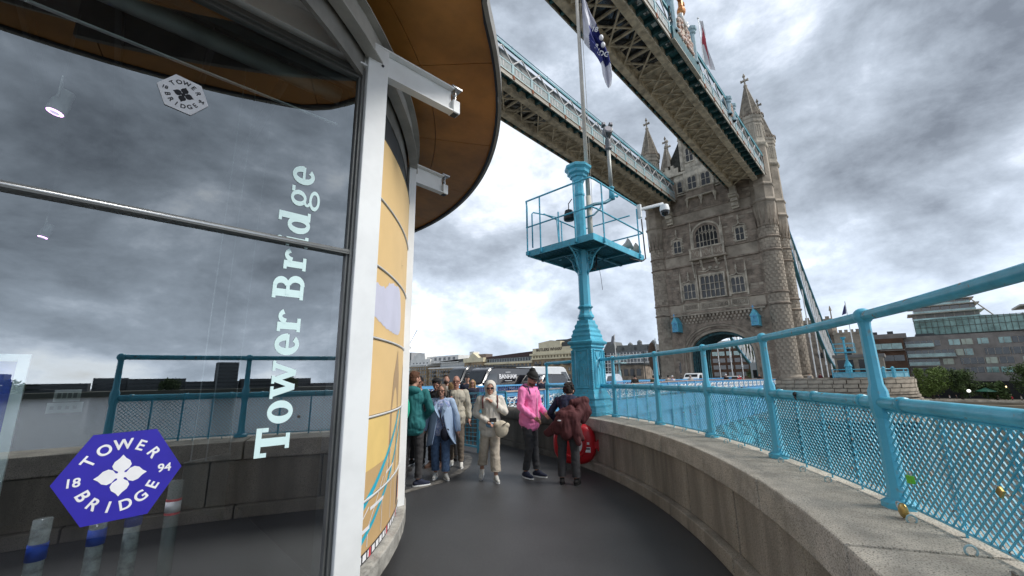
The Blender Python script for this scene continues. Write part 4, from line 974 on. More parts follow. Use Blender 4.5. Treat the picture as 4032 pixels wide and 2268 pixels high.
# --- turrets
def turret(tx, ty, full=True, z_low=0):
    c = (tx, ty, 0)
    m = MB(); m.lathe([(1.75, 0), (1.75, .9), (1.62, 1.0), (1.62, 1.3), (1.45, 1.42), (1.45, 24.2)], 28, c=c); m.build('turret_shaft', STONE, tower, auto=40)
    for z_ in (12.42, 14.25, 21.1, 23.3):
        m = MB(); m.lathe([(1.45, z_-.22), (1.58, z_-.12), (1.66, z_-.02), (1.66, z_+.08), (1.50, z_+.2)], 28, c=c, cap=True); m.build('turret_band', STONE2, tower, auto=30)
    # transition from cylinder to octagon: pointed broaches
    m = MB(); m.lathe([(1.45, 24.2), (1.45, 25.2), (1.56, 26.6), (1.72, 28.2), (1.80, 29.2)], 8, c=c, a0=PI/8); m.build('turret_broach', STONE, tower)
    for k in range(8):
        a = PI/8+k*PI/4
        for da in (-.2, .2):
            m = MB(); t = a+da+PI/8
            P = [(tx+1.5*math.cos(t), ty+1.5*math.sin(t), 25.3), (tx+1.70*math.cos(t-.13), ty+1.70*math.sin(t-.13), 25.2), (tx+1.83*math.cos(t), ty+1.83*math.sin(t), 28.6), (tx+1.70*math.cos(t+.13), ty+1.70*math.sin(t+.13), 25.2)]
            m.add(P, [(0, 1, 2), (0, 2, 3), (0, 3, 1), (1, 3, 2)]); m.build('broach_spike', STONE2, tower)
    m = MB(); m.lathe([(1.80, 29.2), (1.98, 29.35), (2.02, 29.55), (1.86, 29.8), (1.80, 29.9), (1.80, 31.9), (1.94, 32.05), (1.98, 32.25), (1.84, 32.5), (1.76, 32.6)], 8, c=c, a0=PI/8); m.build('turret_oct_band', STONE, tower)
    m = MB(); m.lathe([(1.72, 32.6), (1.70, 39.1)], 8, c=c, a0=PI/8); m.build('turret_oct_stage', STONE, tower)
    m = MB(); m.lathe([(1.70, 39.1), (1.90, 39.3), (1.98, 39.55), (1.98, 39.8), (1.80, 39.95), (1.74, 40.4)], 8, c=c, a0=PI/8); m.build('turret_cornice', STONE3, tower)
    m = MB(); m.lathe([(1.72, 40.4), (1.70, 43.6), (1.84, 43.75), (1.84, 44.3), (1.96, 44.45), (2.02, 44.8), (1.9, 45.1)], 8, c=c, a0=PI/8); m.build('turret_lantern_stage', STONE4, tower)
    for k in range(8):
        a = k*PI/4; n_ = Vector((math.cos(a), math.sin(a), 0)); l = Vector((-n_.y, n_.x, 0)); ap = 1.71*math.cos(PI/8)
        m = MB()
        for (u0_, u1_, z0_, z1_) in ((-.42, -.34, 40.8, 43.2), (.34, .42, 40.8, 43.2), (-.34, .34, 43.1, 43.2), (-.34, .34, 40.8, 40.9), (-.04, .04, 40.9, 43.1), (-.34, -.04, 42.0, 42.08), (.04, .34, 42.3, 42.38)):
            cc_ = Vector((tx, ty, 0))+n_*(ap+.02)+l*((u0_+u1_)/2); m.box((cc_.x, cc_.y, (z0_+z1_)/2), (.08, u1_-u0_, z1_-z0_), rz=a)
        m.build('blind_tracery', STONE3, tower)
    for k in range(24):
        a = 2*PI*k/24; m = MB(); m.box((tx+1.95*math.cos(a), ty+1.95*math.sin(a), 45.15), (.16, .26, .4), rz=a); m.build('crest_dentil', STONE2, tower)
    prof = []
    for i in range(13):
        t = i/12; r_ = 1.78*(1-t)+.20*t; z_ = 45.2+6.2*t; prof += [(r_, z_), (r_-.025, z_+.46)]
    m = MB(); m.lathe(prof[:-1], 8, c=c, a0=PI/8); m.build('spire', SPIRE, tower)
    for k in range(8):
        a = PI/8+k*PI/4; m = MB(); m.tube([(tx+1.80*math.cos(a), ty+1.80*math.sin(a), 45.2), (tx+.2*math.cos(a), ty+.2*math.sin(a), 51.5)], .07, 5); m.build('spire_rib', STONE4, tower)
    m = MB(); m.lathe([(.22, 51.4), (.34, 51.7), (.28, 51.9), (.14, 52.1), (.12, 53.5), (.22, 53.6), (.26, 53.75), (.16, 53.95), (.05, 54.3)], 8, c=c)
    m.box((tx, ty, 52.85), (.30, 1.15, .26)); m.box((tx, ty+.55, 52.85), (.34, .18, .36)); m.box((tx, ty-.55, 52.85), (.34, .18, .36)); m.build('finial_cross', STONE4, tower)
for t_ in TUR: turret(*t_)
# cross on gable behind
m = MB(); m.lathe([(.3, 42), (.3, 44.6), (.16, 45.2), (.14, 47.4), (.24, 47.5), (.1, 48)], 8, c=(76.2, 27.35, 0)); m.box((76.2, 27.35, 46.4), (.28, 1.3, .28)); m.build('finial_cross', STONE4, tower)
# --- top: parapet with merlons, gable dormer, roof
tb('parapet', STONE3, [(TX-.15, TX+.35, 25.2, 29.2, 39.26, 40.5), (TX-.15, TX+.35, 14.0, 18.4, 39.26, 40.5)])
for y in (26.0, 27.1, 28.2, 14.4, 15.6, 16.8): tb('merlon', STONE3, [(TX-.18, TX+.38, y, y+.6, 40.5, 41.2)], bevel=.05)
tb('side_parapet', STONE3, [(76.9, 83.6, 13.5, 13.9, 39.26, 41.0)])
m = MB(); o = [(75.6, 14.3), (84.8, 14.3), (84.8, 29.1), (75.6, 29.1)]
lv = [(39.3, 0, 0), (42, 1.1, .9), (46, 2.7, 2.1), (51, 4.6, 3.3), (57, 6.3, 4.1)]
for z_, dy, dx in lv:
    m.v += [(75.6+dx, 14.3+dy, z_), (84.8-dx, 14.3+dy, z_), (84.8-dx, 29.1-dy, z_), (75.6+dx, 29.1-dy, z_)]
for i in range(len(lv)-1):
    for k in range(4): a = i*4+k; b = i*4+(k+1) % 4; m.f.append((a, b, b+4, a+4))
m.f.append((16, 17, 18, 19)); m.build('roof', SLATE, tower)
m = MB()
for i in range(60):
    z_ = 40+i*.28; 
    q = 0
    for j in range(len(lv)-1):
        if lv[j][0] <= z_ <= lv[j+1][0]: q = (z_-lv[j][0])/(lv[j+1][0]-lv[j][0]); dy = lv[j][1]+(lv[j+1][1]-lv[j][1])*q; dx = lv[j][2]+(lv[j+1][2]-lv[j][2])*q
    m.bb(75.6+dx-.05, 75.6+dx+.1, 14.3+dy, 29.1-dy, z_, z_+.04)
m.build('slate_course', SLATE, tower, kind='stuff')
m = MB(); m.prism([(19.1, 39.3), (24.35, 39.3), (24.35, 46.6), (24.0, 47.6), (21.72, 51.5), (19.4, 47.6), (19.1, 46.6)], 0, 3.0, Matrix(((0, 0, 1, TX-.25), (1, 0, 0, 0), (0, 1, 0, 0), (0, 0, 0, 1)))); m.build('gable', STONE3, tower)
for y in (19.0, 24.2):
    m = MB(); m.lathe([(.34, 39.3), (.30, 45.4), (.44, 45.6), (.40, 46.0), (.28, 46.3), (.05, 48.6)], 8, c=(TX-.35, y+.1, 0)); m.build('gable_buttress', STONE3, tower)
m = MB(); 
for k, ch in enumerate('101'): pass
for y in (22.7, 22.0, 21.3): m.box((TX-.30, y, 40.0), (.10, .16, .7)); m.box((TX-.30, y, 40.35), (.12, .34, .12)); m.box((TX-.30, y, 39.75), (.12, .34, .12))
m.build('carved_date', STONE4, tower)

# --- windows
def gothic(m, y0, y1, z0_, z1_, x, kind='tip'):   # pointed light outline polygon
    pts = [(y0, z0_), (y1, z0_)]; c_ = (y0+y1)/2; hw = (y1-y0)/2; zs = z1_-hw*1.3
    for i in range(7):
        t = i/6*PI/2; pts.append((y1-(1-math.cos(t))*hw*1.0, zs+(z1_-zs)*math.sin(t)))
    for i in range(7):
        t = PI/2-i/6*PI/2; pts.append((y0+(1-math.cos(t))*hw, zs+(z1_-zs)*math.sin(t)))
    return pts
FX = lambda x: Matrix(((0, 0, 1, x), (1, 0, 0, 0), (0, 1, 0, 0), (0, 0, 0, 1)))
def window(y0, y1, z0_, z1_, nl, rows=2, fw=.22, hood=True, proud=.12, arched=False, x=TX, parent=None, finials=False, quoins=True):
    # jamb + head frame
    m = MB()
    m.bb(x-proud, x+.1, y0-fw, y0, z0_-.1, z1_+fw); m.bb(x-proud, x+.1, y1, y1+fw, z0_-.1, z1_+fw); m.bb(x-proud+.003, x+.1, y0, y1, z1_+.002, z1_+fw-.003)
    m.bb(x-proud-.10, x+.1, y0-fw-.05, y1+fw+.05, z0_-.32, z0_-.102)
    wf = m.build('window', STONE3, tower, bevel=.03)
    m = MB(); m.bb(x-.035, x+.0, y0+.002, y1-.002, z0_-.1, z1_); m.build('window_glass', GLD, wf)
    lw = (y1-y0)/nl; mm = MB()
    for k in range(1, nl): mm.bb(x-proud+.02, x-.0, y0+k*lw-.06, y0+k*lw+.06, z0_-.1, z1_)
    for r in range(1, rows):
        z_ = z0_+(z1_-z0_)*r/rows*.92; mm.bb(x-proud+.04, x-.0, y0, y1, z_-.045, z_+.045)
    mm.build('mullion', STONE3, wf)
    # spandrel pieces making pointed heads
    m = MB()
    for k in range(nl):
        a, b = y0+k*lw+.05, y0+(k+1)*lw-.05; pts = gothic(m, a, b, z0_, z1_-.08, x)[2:]
        hw = (b-a)/2
        L_ = [p for p in pts if p[0] >= (a+b)/2-1e-6]; Rr_ = [p for p in pts if p[0] <= (a+b)/2+1e-6]
        m.prism(L_+[((a+b)/2, z1_), (b, z1_)], -proud+.05, -.01, FX(x)); m.prism([(a, z1_), ((a+b)/2, z1_)]+Rr_, -proud+.05, -.01, FX(x))
    m.build('tracery', STONE3, wf)
    if hood:
        m = MB(); zt = z1_+fw+.03; c_ = (y0+y1)/2
        P = [(y0-fw-.32, z1_-.55), (y0-fw-.12, z1_-.55), (y0-fw-.12, zt+.05), (c_-.3, zt+.18), (c_, zt+.55), (c_+.3, zt+.18), (y1+fw+.12, zt+.05), (y1+fw+.12, z1_-.55), (y1+fw+.32, z1_-.55)]
        for i in range(len(P)-1): m.bar((x-proud-.06, *P[i]), (x-proud-.06, *P[i+1]), .14, .12, up=(1, 0, 0))
        m.bb(x-proud-.10, x-.02, c_-.07, c_+.07, zt+.5, zt+1.9); m.bb(x-proud-.12, x-.02, c_-.22, c_+.22, zt+1.1, zt+1.25); m.bb(x-proud-.12, x-.02, c_-.13, c_+.13, zt+1.45, zt+1.6)
        m.build('hood_mould', STONE3, wf)
    if quoins:
        m = MB(); z_ = z0_
        while z_ < z1_:
            m.bb(x-.06, x, y0-fw-.28, y0-fw-.01, z_, z_+.24); m.bb(x-.06, x, y1+fw+.01, y1+fw+.28, z_, z_+.24); z_ += .52
        m.build('quoin', STONE3, wf)
    return wf
window(16.7, 18.6, 15.15, 17.7, 3); window(24.55, 26.5, 15.15, 17.7, 3)
window(19.75, 23.45, 14.95, 18.7, 5, 3, hood=False, quoins=False, fw=.3, proud=.25)
window(15.75, 16.95, 23.9, 26.1, 2); window(26.25, 27.5, 23.9, 26.1, 2)
for y in (16.25, 18.95, 24.1, 26.95):
    m = MB(); m.lathe([(.17, 14.5), (.15, 18.4), (.24, 18.5), (.12, 18.8), (.03, 20.2)], 6, c=(TX-.18, y, 0)); m.build('pinnacle', STONE3, tower)
# great arched window level 3
m = MB()
def parch(hw, z0_, zs, zt, n=18):
    return [(hw, z0_)]+[(hw*math.cos(PI*i/n), zs+(zt-zs)*abs(math.sin(PI*i/n))**.9) for i in range(n+1)]+[(-hw, z0_)]
def ringstrip(A, B, x0_, x1_, name, mt, cy=TY, parent=None):
    m = MB()
    for i in range(len(A)-1):
        o = len(m.v)
        for xx in (x0_, x1_):
            for (y, z) in (A[i], A[i+1], B[i+1], B[i]): m.v.append((xx, cy+y, z))
        m.f += [(o, o+1, o+2, o+3), (o+4, o+7, o+6, o+5), (o+2, o+6, o+7, o+3), (o, o+4, o+5, o+1)]
    return m.build(name, mt, parent or tower)
gw = ringstrip(parch(2.45, 23.9, 26.2, 28.55), parch(2.2, 23.9, 26.2, 28.25), TX-.35, TX, 'window', STONE3)
ringstrip(parch(2.19, 23.9, 26.2, 28.24), parch(1.82, 23.9, 26.2, 27.85), TX-.2, TX, 'arch_reveal', STONE2, parent=gw)
m = MB(); m.prism([(TY+y, z) for y, z in parch(1.82, 23.9, 26.2, 27.85)], -.04, -.0, FX(TX)); m.build('window_glass', GLD, gw)
m = MB()
for k in range(1, 6):
    y = -1.82+k*3.64/6; zt = 26.2+1.65*math.sqrt(max(0, 1-(y/1.82)**2)); m.bb(TX-.14, TX-.04, TY+y-.06, TY+y+.06, 23.9, zt)
m.bb(TX-.12, TX-.04, TY-1.8, TY+1.8, 24.9, 25.0); m.build('mullion', STONE3, gw)
m = MB()
for k in range(6):
    c_ = -1.82+(k+.5)*3.64/6; A_ = [(c_+.27*math.cos(t), 26.0+.55*math.sin(t)) for t in np.linspace(0, PI, 9)]
    for i in range(8): m.bar((TX-.1, TY+A_[i][0], A_[i][1]), (TX-.1, TY+A_[i+1][0], A_[i+1][1]), .07, .08, up=(1, 0, 0))
    for s_ in (-1, 1): m.bar((TX-.1, TY+c_, 26.55), (TX-.1, TY+c_+s_*.28, 27.05), .07, .08, up=(1, 0, 0)) if abs(c_) < 1.5 else None
m.build('tracery', STONE3, gw)
for y in (19.1, 24.2):
    m = MB(); m.lathe([(.24, 23.9), (.2, 26.8), (.3, 26.9), (.18, 27.2), (.04, 29.0)], 6, c=(TX-.25, y, 0)); m.build('pinnacle', STONE3, tower)
# balcony below it
tb('balcony_slab', STONE, [(TX-1.15, TX, 18.6, 24.7, 21.55, 21.9)], bevel=.08)
tb('balcony_front', STONE2, [(TX-1.05, TX-.85, 18.8, 24.5, 21.9, 23.5), (TX-.85, TX, 18.8, 19.0, 21.9, 23.5), (TX-.85, TX, 24.3, 24.5, 21.9, 23.5)])
tb('balcony_rail', STONE3, [(TX-1.15, TX-.75, 18.65, 24.65, 23.5, 23.75)], bevel=.05)
for y in (18.9, 24.4, 20.7, 22.6): tb('balcony_pier', STONE3, [(TX-1.12, TX-1.05, y-.14, y+.14, 21.9, 23.5)])
m = MB()
for k in range(7):
    y = 19.3+k*.78; m.tube([(TX-1.06, y+.3*math.cos(t), 22.7+.5*math.sin(t)) for t in np.linspace(0, 2*PI, 9)], .05, 4)
m.build('balcony_tracery', STONE3, tower)
for y in (20.4, 22.9):
    m = MB(); m.add([(TX, y-.15, 21.5), (TX, y+.15, 21.5), (TX-.9, y+.15, 21.5), (TX-.9, y-.15, 21.5), (TX, y-.12, 20.2), (TX, y+.12, 20.2)], [(0, 1, 2, 3), (0, 4, 5, 1), (3, 2, 5, 4), (0, 3, 4), (1, 5, 2)]); m.build('balcony_corbel', STONE3, tower)
for y in (18.95, 24.35):
    m = MB(); m.tube([(TX-.8, y, 21.5), (TX-.5, y, 20.3), (TX-.22, y, 19.2), (TX-.2, y, 18.6)], .13, 6); m.build('balcony_bracket', STONE3, tower)
m = MB()
for (cy_, cz_, r_) in ((20.6, 19.9, .3), (21.65, 20.1, .35), (22.7, 19.9, .3), (20.1, 20.5, .22), (23.2, 20.5, .22)): m.ell((TX-.08, cy_, cz_), (.16, r_, r_*.8), 8, 6)
m.tube([(TX-.1, 19.6, 19.6), (TX-.15, 20.8, 19.4), (TX-.15, 21.65, 19.75), (TX-.15, 22.5, 19.4), (TX-.1, 23.7, 19.6)], .09, 6); m.build('carved_scrollwork', STONE3, tower)
# carved panels under level 2 windows
for (a, b) in ((16.4, 19.0), (19.3, 23.9), (24.2, 26.9)):
    tb('carved_panel_frame', STONE3, [(TX-.16, TX-.052, a, b, 14.0, 14.12), (TX-.16, TX-.052, a, b, 12.8, 12.92), (TX-.16, TX-.052, a, a+.14, 12.92, 14.0), (TX-.16, TX-.052, b-.14, b, 12.92, 14.0)])
    m = MB(); n_ = int((b-a)/.55)
    for k in range(n_):
        y = a+.3+(b-a-.5)*(k+.3)/n_; m.tube([(TX-.10, y+.2*math.cos(t), 13.45+.32*math.sin(t)) for t in np.linspace(0, 2*PI, 7)], .05, 4); m.bar((TX-.1, y-.2, 13.1), (TX-.1, y+.25, 13.8), .06, .06)
    m.build('carved_panel', STONE4, tower)
# oriel bays level 4
tb('oriel_base', STONE3, [(TX-.55, TX, 19.2, 24.3, 33.5, 33.75), (TX-.6, TX, 19.15, 24.35, 34.9, 35.1), (TX-.25, TX, 18.4, 26.2, 34.6, 34.85)], bevel=.05)
tb('oriel_panel', STONE2, [(TX-.5, TX, 19.3, 24.2, 33.75, 34.9)])
tb('oriel_wall', STONE3, [(TX-.45, TX, 19.25, 24.25, 35.1, 38.75), (TX-.15, TX, 18.4, 19.25, 35.1, 38.75), (TX-.15, TX, 24.25, 26.2, 35.1, 38.75)])
window(22.15, 23.6, 35.3, 37.7, 2, hood=False, x=TX-.46, fw=.1, quoins=False); window(19.75, 21.2, 35.3, 37.7, 2, hood=False, x=TX-.46, fw=.1, quoins=False)
window(24.8, 25.6, 35.3, 37.5, 1, hood=False, x=TX-.16, fw=.1, quoins=False)
window(22.25, 23.45, 40.9, 43.6, 2, hood=False, x=TX-.26, fw=.2, quoins=False); window(20.0, 21.2, 40.9, 43.6, 2, hood=False, x=TX-.26, fw=.2, quoins=False)
for y in (19.3, 21.7, 24.2):
    m = MB(); m.lathe([(.06, 31.9), (.16, 32.3), (.12, 32.5), (.34, 33.2), (.38, 33.5)], 6, c=(TX-.35, y, 0)); m.lathe([(.22, 35.1), (.2, 37.6), (.12, 38.3), (.03, 38.9)], 6, c=(TX-.5, y, 0)); m.build('oriel_pendant', STONE3, tower)
# corbels under the walkways
for y in (16.35, 27.75):
    m = MB()
    for (z0_, z1_, d) in ((29.4, 29.8, .5), (29.8, 30.5, .75), (30.5, 31.2, 1.1), (31.2, 31.6, 1.5), (31.6, 31.9, 1.7)): m.bb(TX-d, TX, y-.55-.1*(z0_ > 31), y+.55+.1*(z0_ > 31), z0_, z1_-.01)
    m.build('walkway_corbel', STONE3, tower, bevel=.05)
    tb('corbel_post', STONE3, [(TX-1.2, TX, y-.45, y+.45, 31.9, 33.4)])
# right flank details: oriels, cornice and shields between right turrets
tb('flank_cornice', STONE3, [(76.8, 83.7, 12.9, YA, 36.6, 37.1)], bevel=.08)
tb('flank_oriel', STONE3, [(79, 82, 12.6, YA, 33.2, 35.8)], bevel=.15)
m = MB()
for k in range(7): m.ell((78.4+k*.6, 12.9, 31.4-.5*abs(k-3)*.6), (.36, .4, .42), 7, 5)
m.build('flank_carving', STONE4, tower)
# blue lantern boxes over the arch
def lantern(y, label):
    t = thing('bartizan_lantern', label, 'lantern', (TX-.2, y, 9.05))
    m = MB(); m.bb(-1.9, .2, -.52, .52, .1, 1.65); b_ = m.build('lantern_body', BLUE, t, bevel=.03)
    m = MB(); m.prism([(-.62, 1.6), (.62, 1.6), (0, 2.75)], -2.0, .2, FX(0)); m.build('lantern_roof', BLUE, t)
    m = MB()
    for (a, b) in (((-2.01, -.5, .15), (-2.01, .5, .15)), ((-2.01, -.5, 1.55), (-2.01, .5, 1.55)), ((-2.01, -.4, .3), (-2.01, 0, 1.9)), ((-2.01, .4, .3), (-2.01, 0, 1.9)), ((-2.01, -.3, .8), (-2.01, .3, .8))): m.bar(a, b, .07)
    m.build('lantern_tracery', SKYB, t)
    m = MB()
    for x in (-1.85, -1.2, -.55, .1): m.bar((x, -.5, .05), (x, .5, .05), .09)
    for y_ in (-.48, 0, .48): m.bar((-1.9, y_, .05), (.15, y_, .05), .09)
    m.build('lantern_base_frame', TEAL, t); m = MB(); m.bb(-1.85, .15, -.45, .45, .02, .10); m.build('lantern_panes', WREND, t)
    m = MB(); m.tube([(-1.95, 0, 2.7), (-1.95, 0, 3.3)], .06, 6); m.bar((-1.95, -.2, 3.05), (-1.95, .2, 3.05), .09); m.build('lantern_finial', SKYB, t)
lantern(28.0, 'blue gabled lantern box on the tower left of the road arch'); lantern(15.55, 'blue gabled lantern box on the tower right of the road arch, beside the near turret')
# drain pipe pale stone patches on the right turret
pt = flat('pale_repair_stone', (.48, .45, .40), .9)
m = MB()
for z_ in np.arange(1.5, 19, .62):
    if rs_.random() < .75: a = R(-62)+rs_.uniform(-.04, .05); m.box((75.5+1.49*math.cos(a), 12.45+1.49*math.sin(a), z_), (.1, .25, rs_.uniform(.2, .5)), rz=a)
m.build('repair_patch', pt, tower)
# furled brown banner / cable drum at the left of the tower
t = thing('furled_awning', 'brown drooping canvas on a white pole at the left edge of the tower', 'canvas', (74.2, 33.3, 2.3))
m = MB(); m.lathe([(.1, .2), (.55, 1.0), (.75, 2.4), (.72, 4.2), (.4, 5.2), (.15, 5.5)], 8); m.build('canvas', mat('brown_canvas', (.10, .065, .045), .9), t, smooth=True)
m = MB(); m.tube([(0, -1.0, -.5), (.0, -.75, 6.2)], .09, 6); m.build('pole', WHITEP, t)

# ------------------------------------------------------------------ high level walkways
def walkway(y0, y1, yg0, yg1, label, near):
    t = thing('high_walkway', label, 'walkway')
    XA, XB = -16, 73.9
    Z = 33.5
    # soffit girders, plate
    for (a, b) in ((yg0, yg0+.75), (yg1-.75, yg1)):
        m = MB(); m.bb(XA, XB, a, b, Z-.35, Z+.56); m.build('bottom_girder', SOFF, t)
    m = MB(); m.bb(XA, XB, yg0+.75, yg1-.75, Z+.55, Z+.6); m.build('soffit_plate', SOFF, t)
    W_ = yg1-yg0
    # cross bracing
    nb = 28; step = (XB-XA)/nb
    gl = (6, 7, 8, 9)
    for k in range(nb):
        x = XA+k*step; c = (x+step/2, (yg0+yg1)/2)
        m = MB(); zz_ = Z-.05
        m.bar((x, yg0+.7, zz_), (x+step, yg1-.7, zz_), .16, .14); m.bar((x, yg1-.7, zz_+.15), (x+step, yg0+.7, zz_+.15), .16, .14)
        m.bar((x, yg0+.7, zz_+.3), (x, yg1-.7, zz_+.3), .22, .2)
        m.bar((c[0], yg1-.7, zz_+.3), (c[0], yg0+.7, zz_+.3), .14, .12)
        m.build('cross_brace', SOFF, t)
    # glass floor strip in the soffit
    for (gx0, gx1) in ((16, 38),):
        m = MB(); m.bb(gx0, gx1, (yg0+yg1)/2-1.1, (yg0+yg1)/2+1.1, Z+.5, Z+.545); m.build('glass_floor', mat('dark_reflective_glass', (.02, .025, .03), .08, spec=1), t)
        m = MB(); x = gx0
        while x < gx1: m.bar((x, (yg0+yg1)/2-1.1, Z+.48), (x, (yg0+yg1)/2+1.1, Z+.48), .18, .06); x += 2.2
        m.build('glass_floor_bar', SOFF, t)
    # outer dark teal ribs on both sides under the overhang
    for (a, b) in ((y0, yg0), (yg1, y1)):
        m = MB(); m.bb(XA, XB, a-.02, b+.02, Z+.45, Z+.5); m.build('overhang_plate', TEAL, t)
        m = MB(); m.bb(0, .3, a+.05, b-.02, Z-.1, Z+.44); q0 = m.build('overhang_rib', TEAL, t); q0.location.x = XA; x = XA+step/2
        while x < XB: inst(q0, t, Matrix.Translation((x, 0, 0))); x += step/2
        if near or a == y0:
            m = MB(); x = XA
            rq = random.Random(5)
            while x < XB-2:
                if rq.random() < .8: m.bb(x+.55, x+.55+step/2*rq.uniform(.3, .55), a+.35, b-.35, Z+.40, Z+.44)
                x += step/2
            m.build('overhang_pane', mat('sky_lit_pane', (.5, .56, .58), .15, var=.4, vscale=3, thr=(.45, .55)), t)
    # outer face, both sides: lip, rusty brackets, panel frieze, top truss & handrail
    for side, y in ((-1, y0), (1, y1)):
        m = MB(); m.bb(XA, XB, y-.06, y+.06, Z-.1, Z+.05); m.bb(XA, XB, y-.10 if side < 0 else y, y if side < 0 else y+.10, Z+.45, Z+.52); m.build('edge_lip', OFFW, t)
        m = MB(); m.bb(XA, XB, y-.03, y+.03, Z+.05, Z+.45); m.build('edge_web', BRONZE, t)
        m = MB(); x = XA
        while x < XB: m.bb(x, x+.28, y-.12, y+.12, Z+.0, Z+.5); x += step
        m.build('rust_bracket', RUST, t)
        m = MB(); m.bb(XA, XB, y-.04, y+.04, Z+.55, Z+.72); m.bb(XA, XB, y-.04, y+.04, Z+1.65, Z+1.8); m.build('frieze_rail', PALE, t)
        m = MB(); m.bb(XA, XB, y-.01, y+.01, Z+.72, Z+1.65); m.build('frieze_back', mat('frieze_grey', (.33, .37, .37), .7), t)
        x = XA; k = 0
        m = MB(); m.bb(-.14, .14, y-.09, y+.09, Z+.52, Z+1.85); q0 = m.build('frieze_post', PALE, t); q0.location.x = XA; m2 = MB()
        while x < XB:
            if x > XA: inst(q0, t, Matrix.Translation((x, 0, 0)))
            for q in (0, 1, 2): m2.bb(x+.55+q*.55, x+.75+q*.55, y-.035, y+.035, Z+.85, Z+1.5)
            m2.bar((x+.5, y, Z+.8), (x+2.3, y, Z+.8), .07, .06); m2.bar((x+.5, y, Z+1.55), (x+2.3, y, Z+1.55), .07, .06)
            x += step
        m2.build('frieze_motif', mat('lattice_grey', (.5, .5, .5)), t)
        m = MB(); x = XA
        while x < XB-.1:
            m.bar((x, y, Z+1.85), (x+step/2, y, Z+3.4), .14, .1, up=(0, 1, 0)); m.bar((x+step/2, y, Z+3.4), (x+step, y, Z+1.85), .14, .1, up=(0, 1, 0)); x += step
        m.build('truss_diagonal', mat('lattice_grey', (.52, .55, .53), .6), t)
        m = MB(); m.bb(XA, XB, y-.1, y+.1, Z+3.4, Z+3.7); m.build('top_chord', mat('teal_blue_paint', (.08, .30, .36), .5, var=.15), t)
        m = MB(); m.tube([(XA, y, Z+4.05), (XB, y, Z+4.05)], .05, 6)
        x = XA
        while x < XB: m.tube([(x, y, Z+3.7), (x, y, Z+4.2)], .04, 5); x += 2*step
        m.build('handrail', mat('teal_blue_paint', (.08, .30, .36), .5), t)
        m = MB(); m.bb(XA, XB, y+.4*(-side)-.01, y+.4*(-side)+.01, Z+1.85, Z+3.35); m.build('inner_cladding', mat('inner_grey', (.16, .17, .17), .6), t)
    m = MB(); m.bb(XA, XB, y0+.5, y1-.5, Z+3.3, Z+3.38); m.build('roof', mat('walkway_roof', (.12, .13, .13), .7), t)
    m = MB(); m.bb(XB-.01, XB+.9, y0-.15, y1+.15, Z+.3, Z+4.1); m.build('end_block', STONE2, t)
    return t
wk1 = walkway(11.35, 17.45, 12.5, 16.9, 'nearer high level walkway crossing overhead to the tower, with glass floor and crest', True)
wk2 = walkway(26.1, 32.0, 27.0, 31.2, 'farther high level walkway, left of the nearer one, passing behind the flagpole', False)
# central crest on the near walkway
t = wk1
n_before = set(COL.objects)
m = MB(); m.bb(27.5, 36.5, 11.0, 11.36, 33.35, 33.5); m.build('crest_lip', OFFW, t)
m = MB(); m.bb(27.5, 36.5, 11.05, 11.33, 33.5, 35.4); m.build('crest_base', TEAL, t)
for x in (28.6, 35.6, 50.2, 52.6):
    h_ = 8.0 if x < 40 else 5.2
    m = MB(); m.lathe([(.42, 1.8), (.36, 2.2), (.36, h_-1.3)], 8, c=(x, 11.3, 33.5), a0=PI/8); m.lathe([(.36, h_-1.3), (.5, h_-1.1), (.5, h_-.8), (.62, h_-.6), (.64, h_-.2), (.5, h_)], 8, c=(x, 11.3, 33.5), a0=PI/8); m.lathe([(.42, 1.8), (.5, 1.9), (.5, 2.1), (.4, 2.2)], 8, c=(x, 11.3, 33.5), a0=PI/8); m.build('crest_column', mat('pale_blue_grey', (.30, .44, .50), .5, var=.08), t)
m = MB(); P = [(29.3, 35.3), (34.9, 35.3), (34.9, 37.2), (34.4, 38.4), (33.4, 39.4), (32.8, 40.6), (32.1, 41.4), (31.4, 40.6), (30.8, 39.4), (29.8, 38.4), (29.3, 37.2)]
m.prism(P, 0, .3, Matrix(((1, 0, 0, 0), (0, 0, 1, 11.1), (0, 1, 0, 0), (0, 0, 0, 1)))); m.build('crest_shield', mat('crest_cream', (.50, .42, .34), .7, var=.2, vscale=3), t)
m = MB(); rq = random.Random(9)
for k in range(46): m.ell((rq.uniform(29.6, 34.6), 11.02, rq.uniform(35.6, 38.6)), (rq.uniform(.15, .4), .16, rq.uniform(.15, .5)), 6, 5)
m.build('crest_carving', mat('crest_carving', (.58, .54, .50), .7, col2=(.42, .16, .07), vscale=2.5), t, smooth=True)
m = MB(); m.tube([(32.1+1.2*math.cos(a), 10.98, 40.1+1.2*math.sin(a)) for a in np.linspace(PI*1.1, PI*1.9, 9)], .16, 6); m.tube([(32.1+1.0*math.cos(a), 10.98, 40.4+1.0*math.sin(a)) for a in np.linspace(PI*1.1, PI*1.9, 9)], .14, 6); m.build('crest_swag', WHITEP, t, smooth=True)
GOLD = mat('gilded_orange', (.55, .22, .06), .45, metal=.3, var=.25, vscale=3)
m = MB(); m.ell((32.1, 11.2, 41.4), (.5, .45, .9), 10, 8); m.lathe([(.25, 42.2), (.22, 44.0), (.4, 44.2), (.42, 44.5), (.15, 44.8)], 8, c=(32.1, 11.2, 0)); m.box((32.1, 11.2, 43.2), (1.7, .35, .36)); m.box((32.9, 11.2, 43.2), (.3, .42, .5)); m.box((31.3, 11.2, 43.2), (.3, .42, .5)); m.build('crest_cross', GOLD, t)
m = MB(); rq = random.Random(2)
for k in range(10): m.ell((rq.uniform(50.7, 52.2), 11.2, rq.uniform(35.6, 38)), (.3, .2, .4), 6, 5)
m.build('crest_carving', mat('crest_carving', (.6, .6, .6)), t)
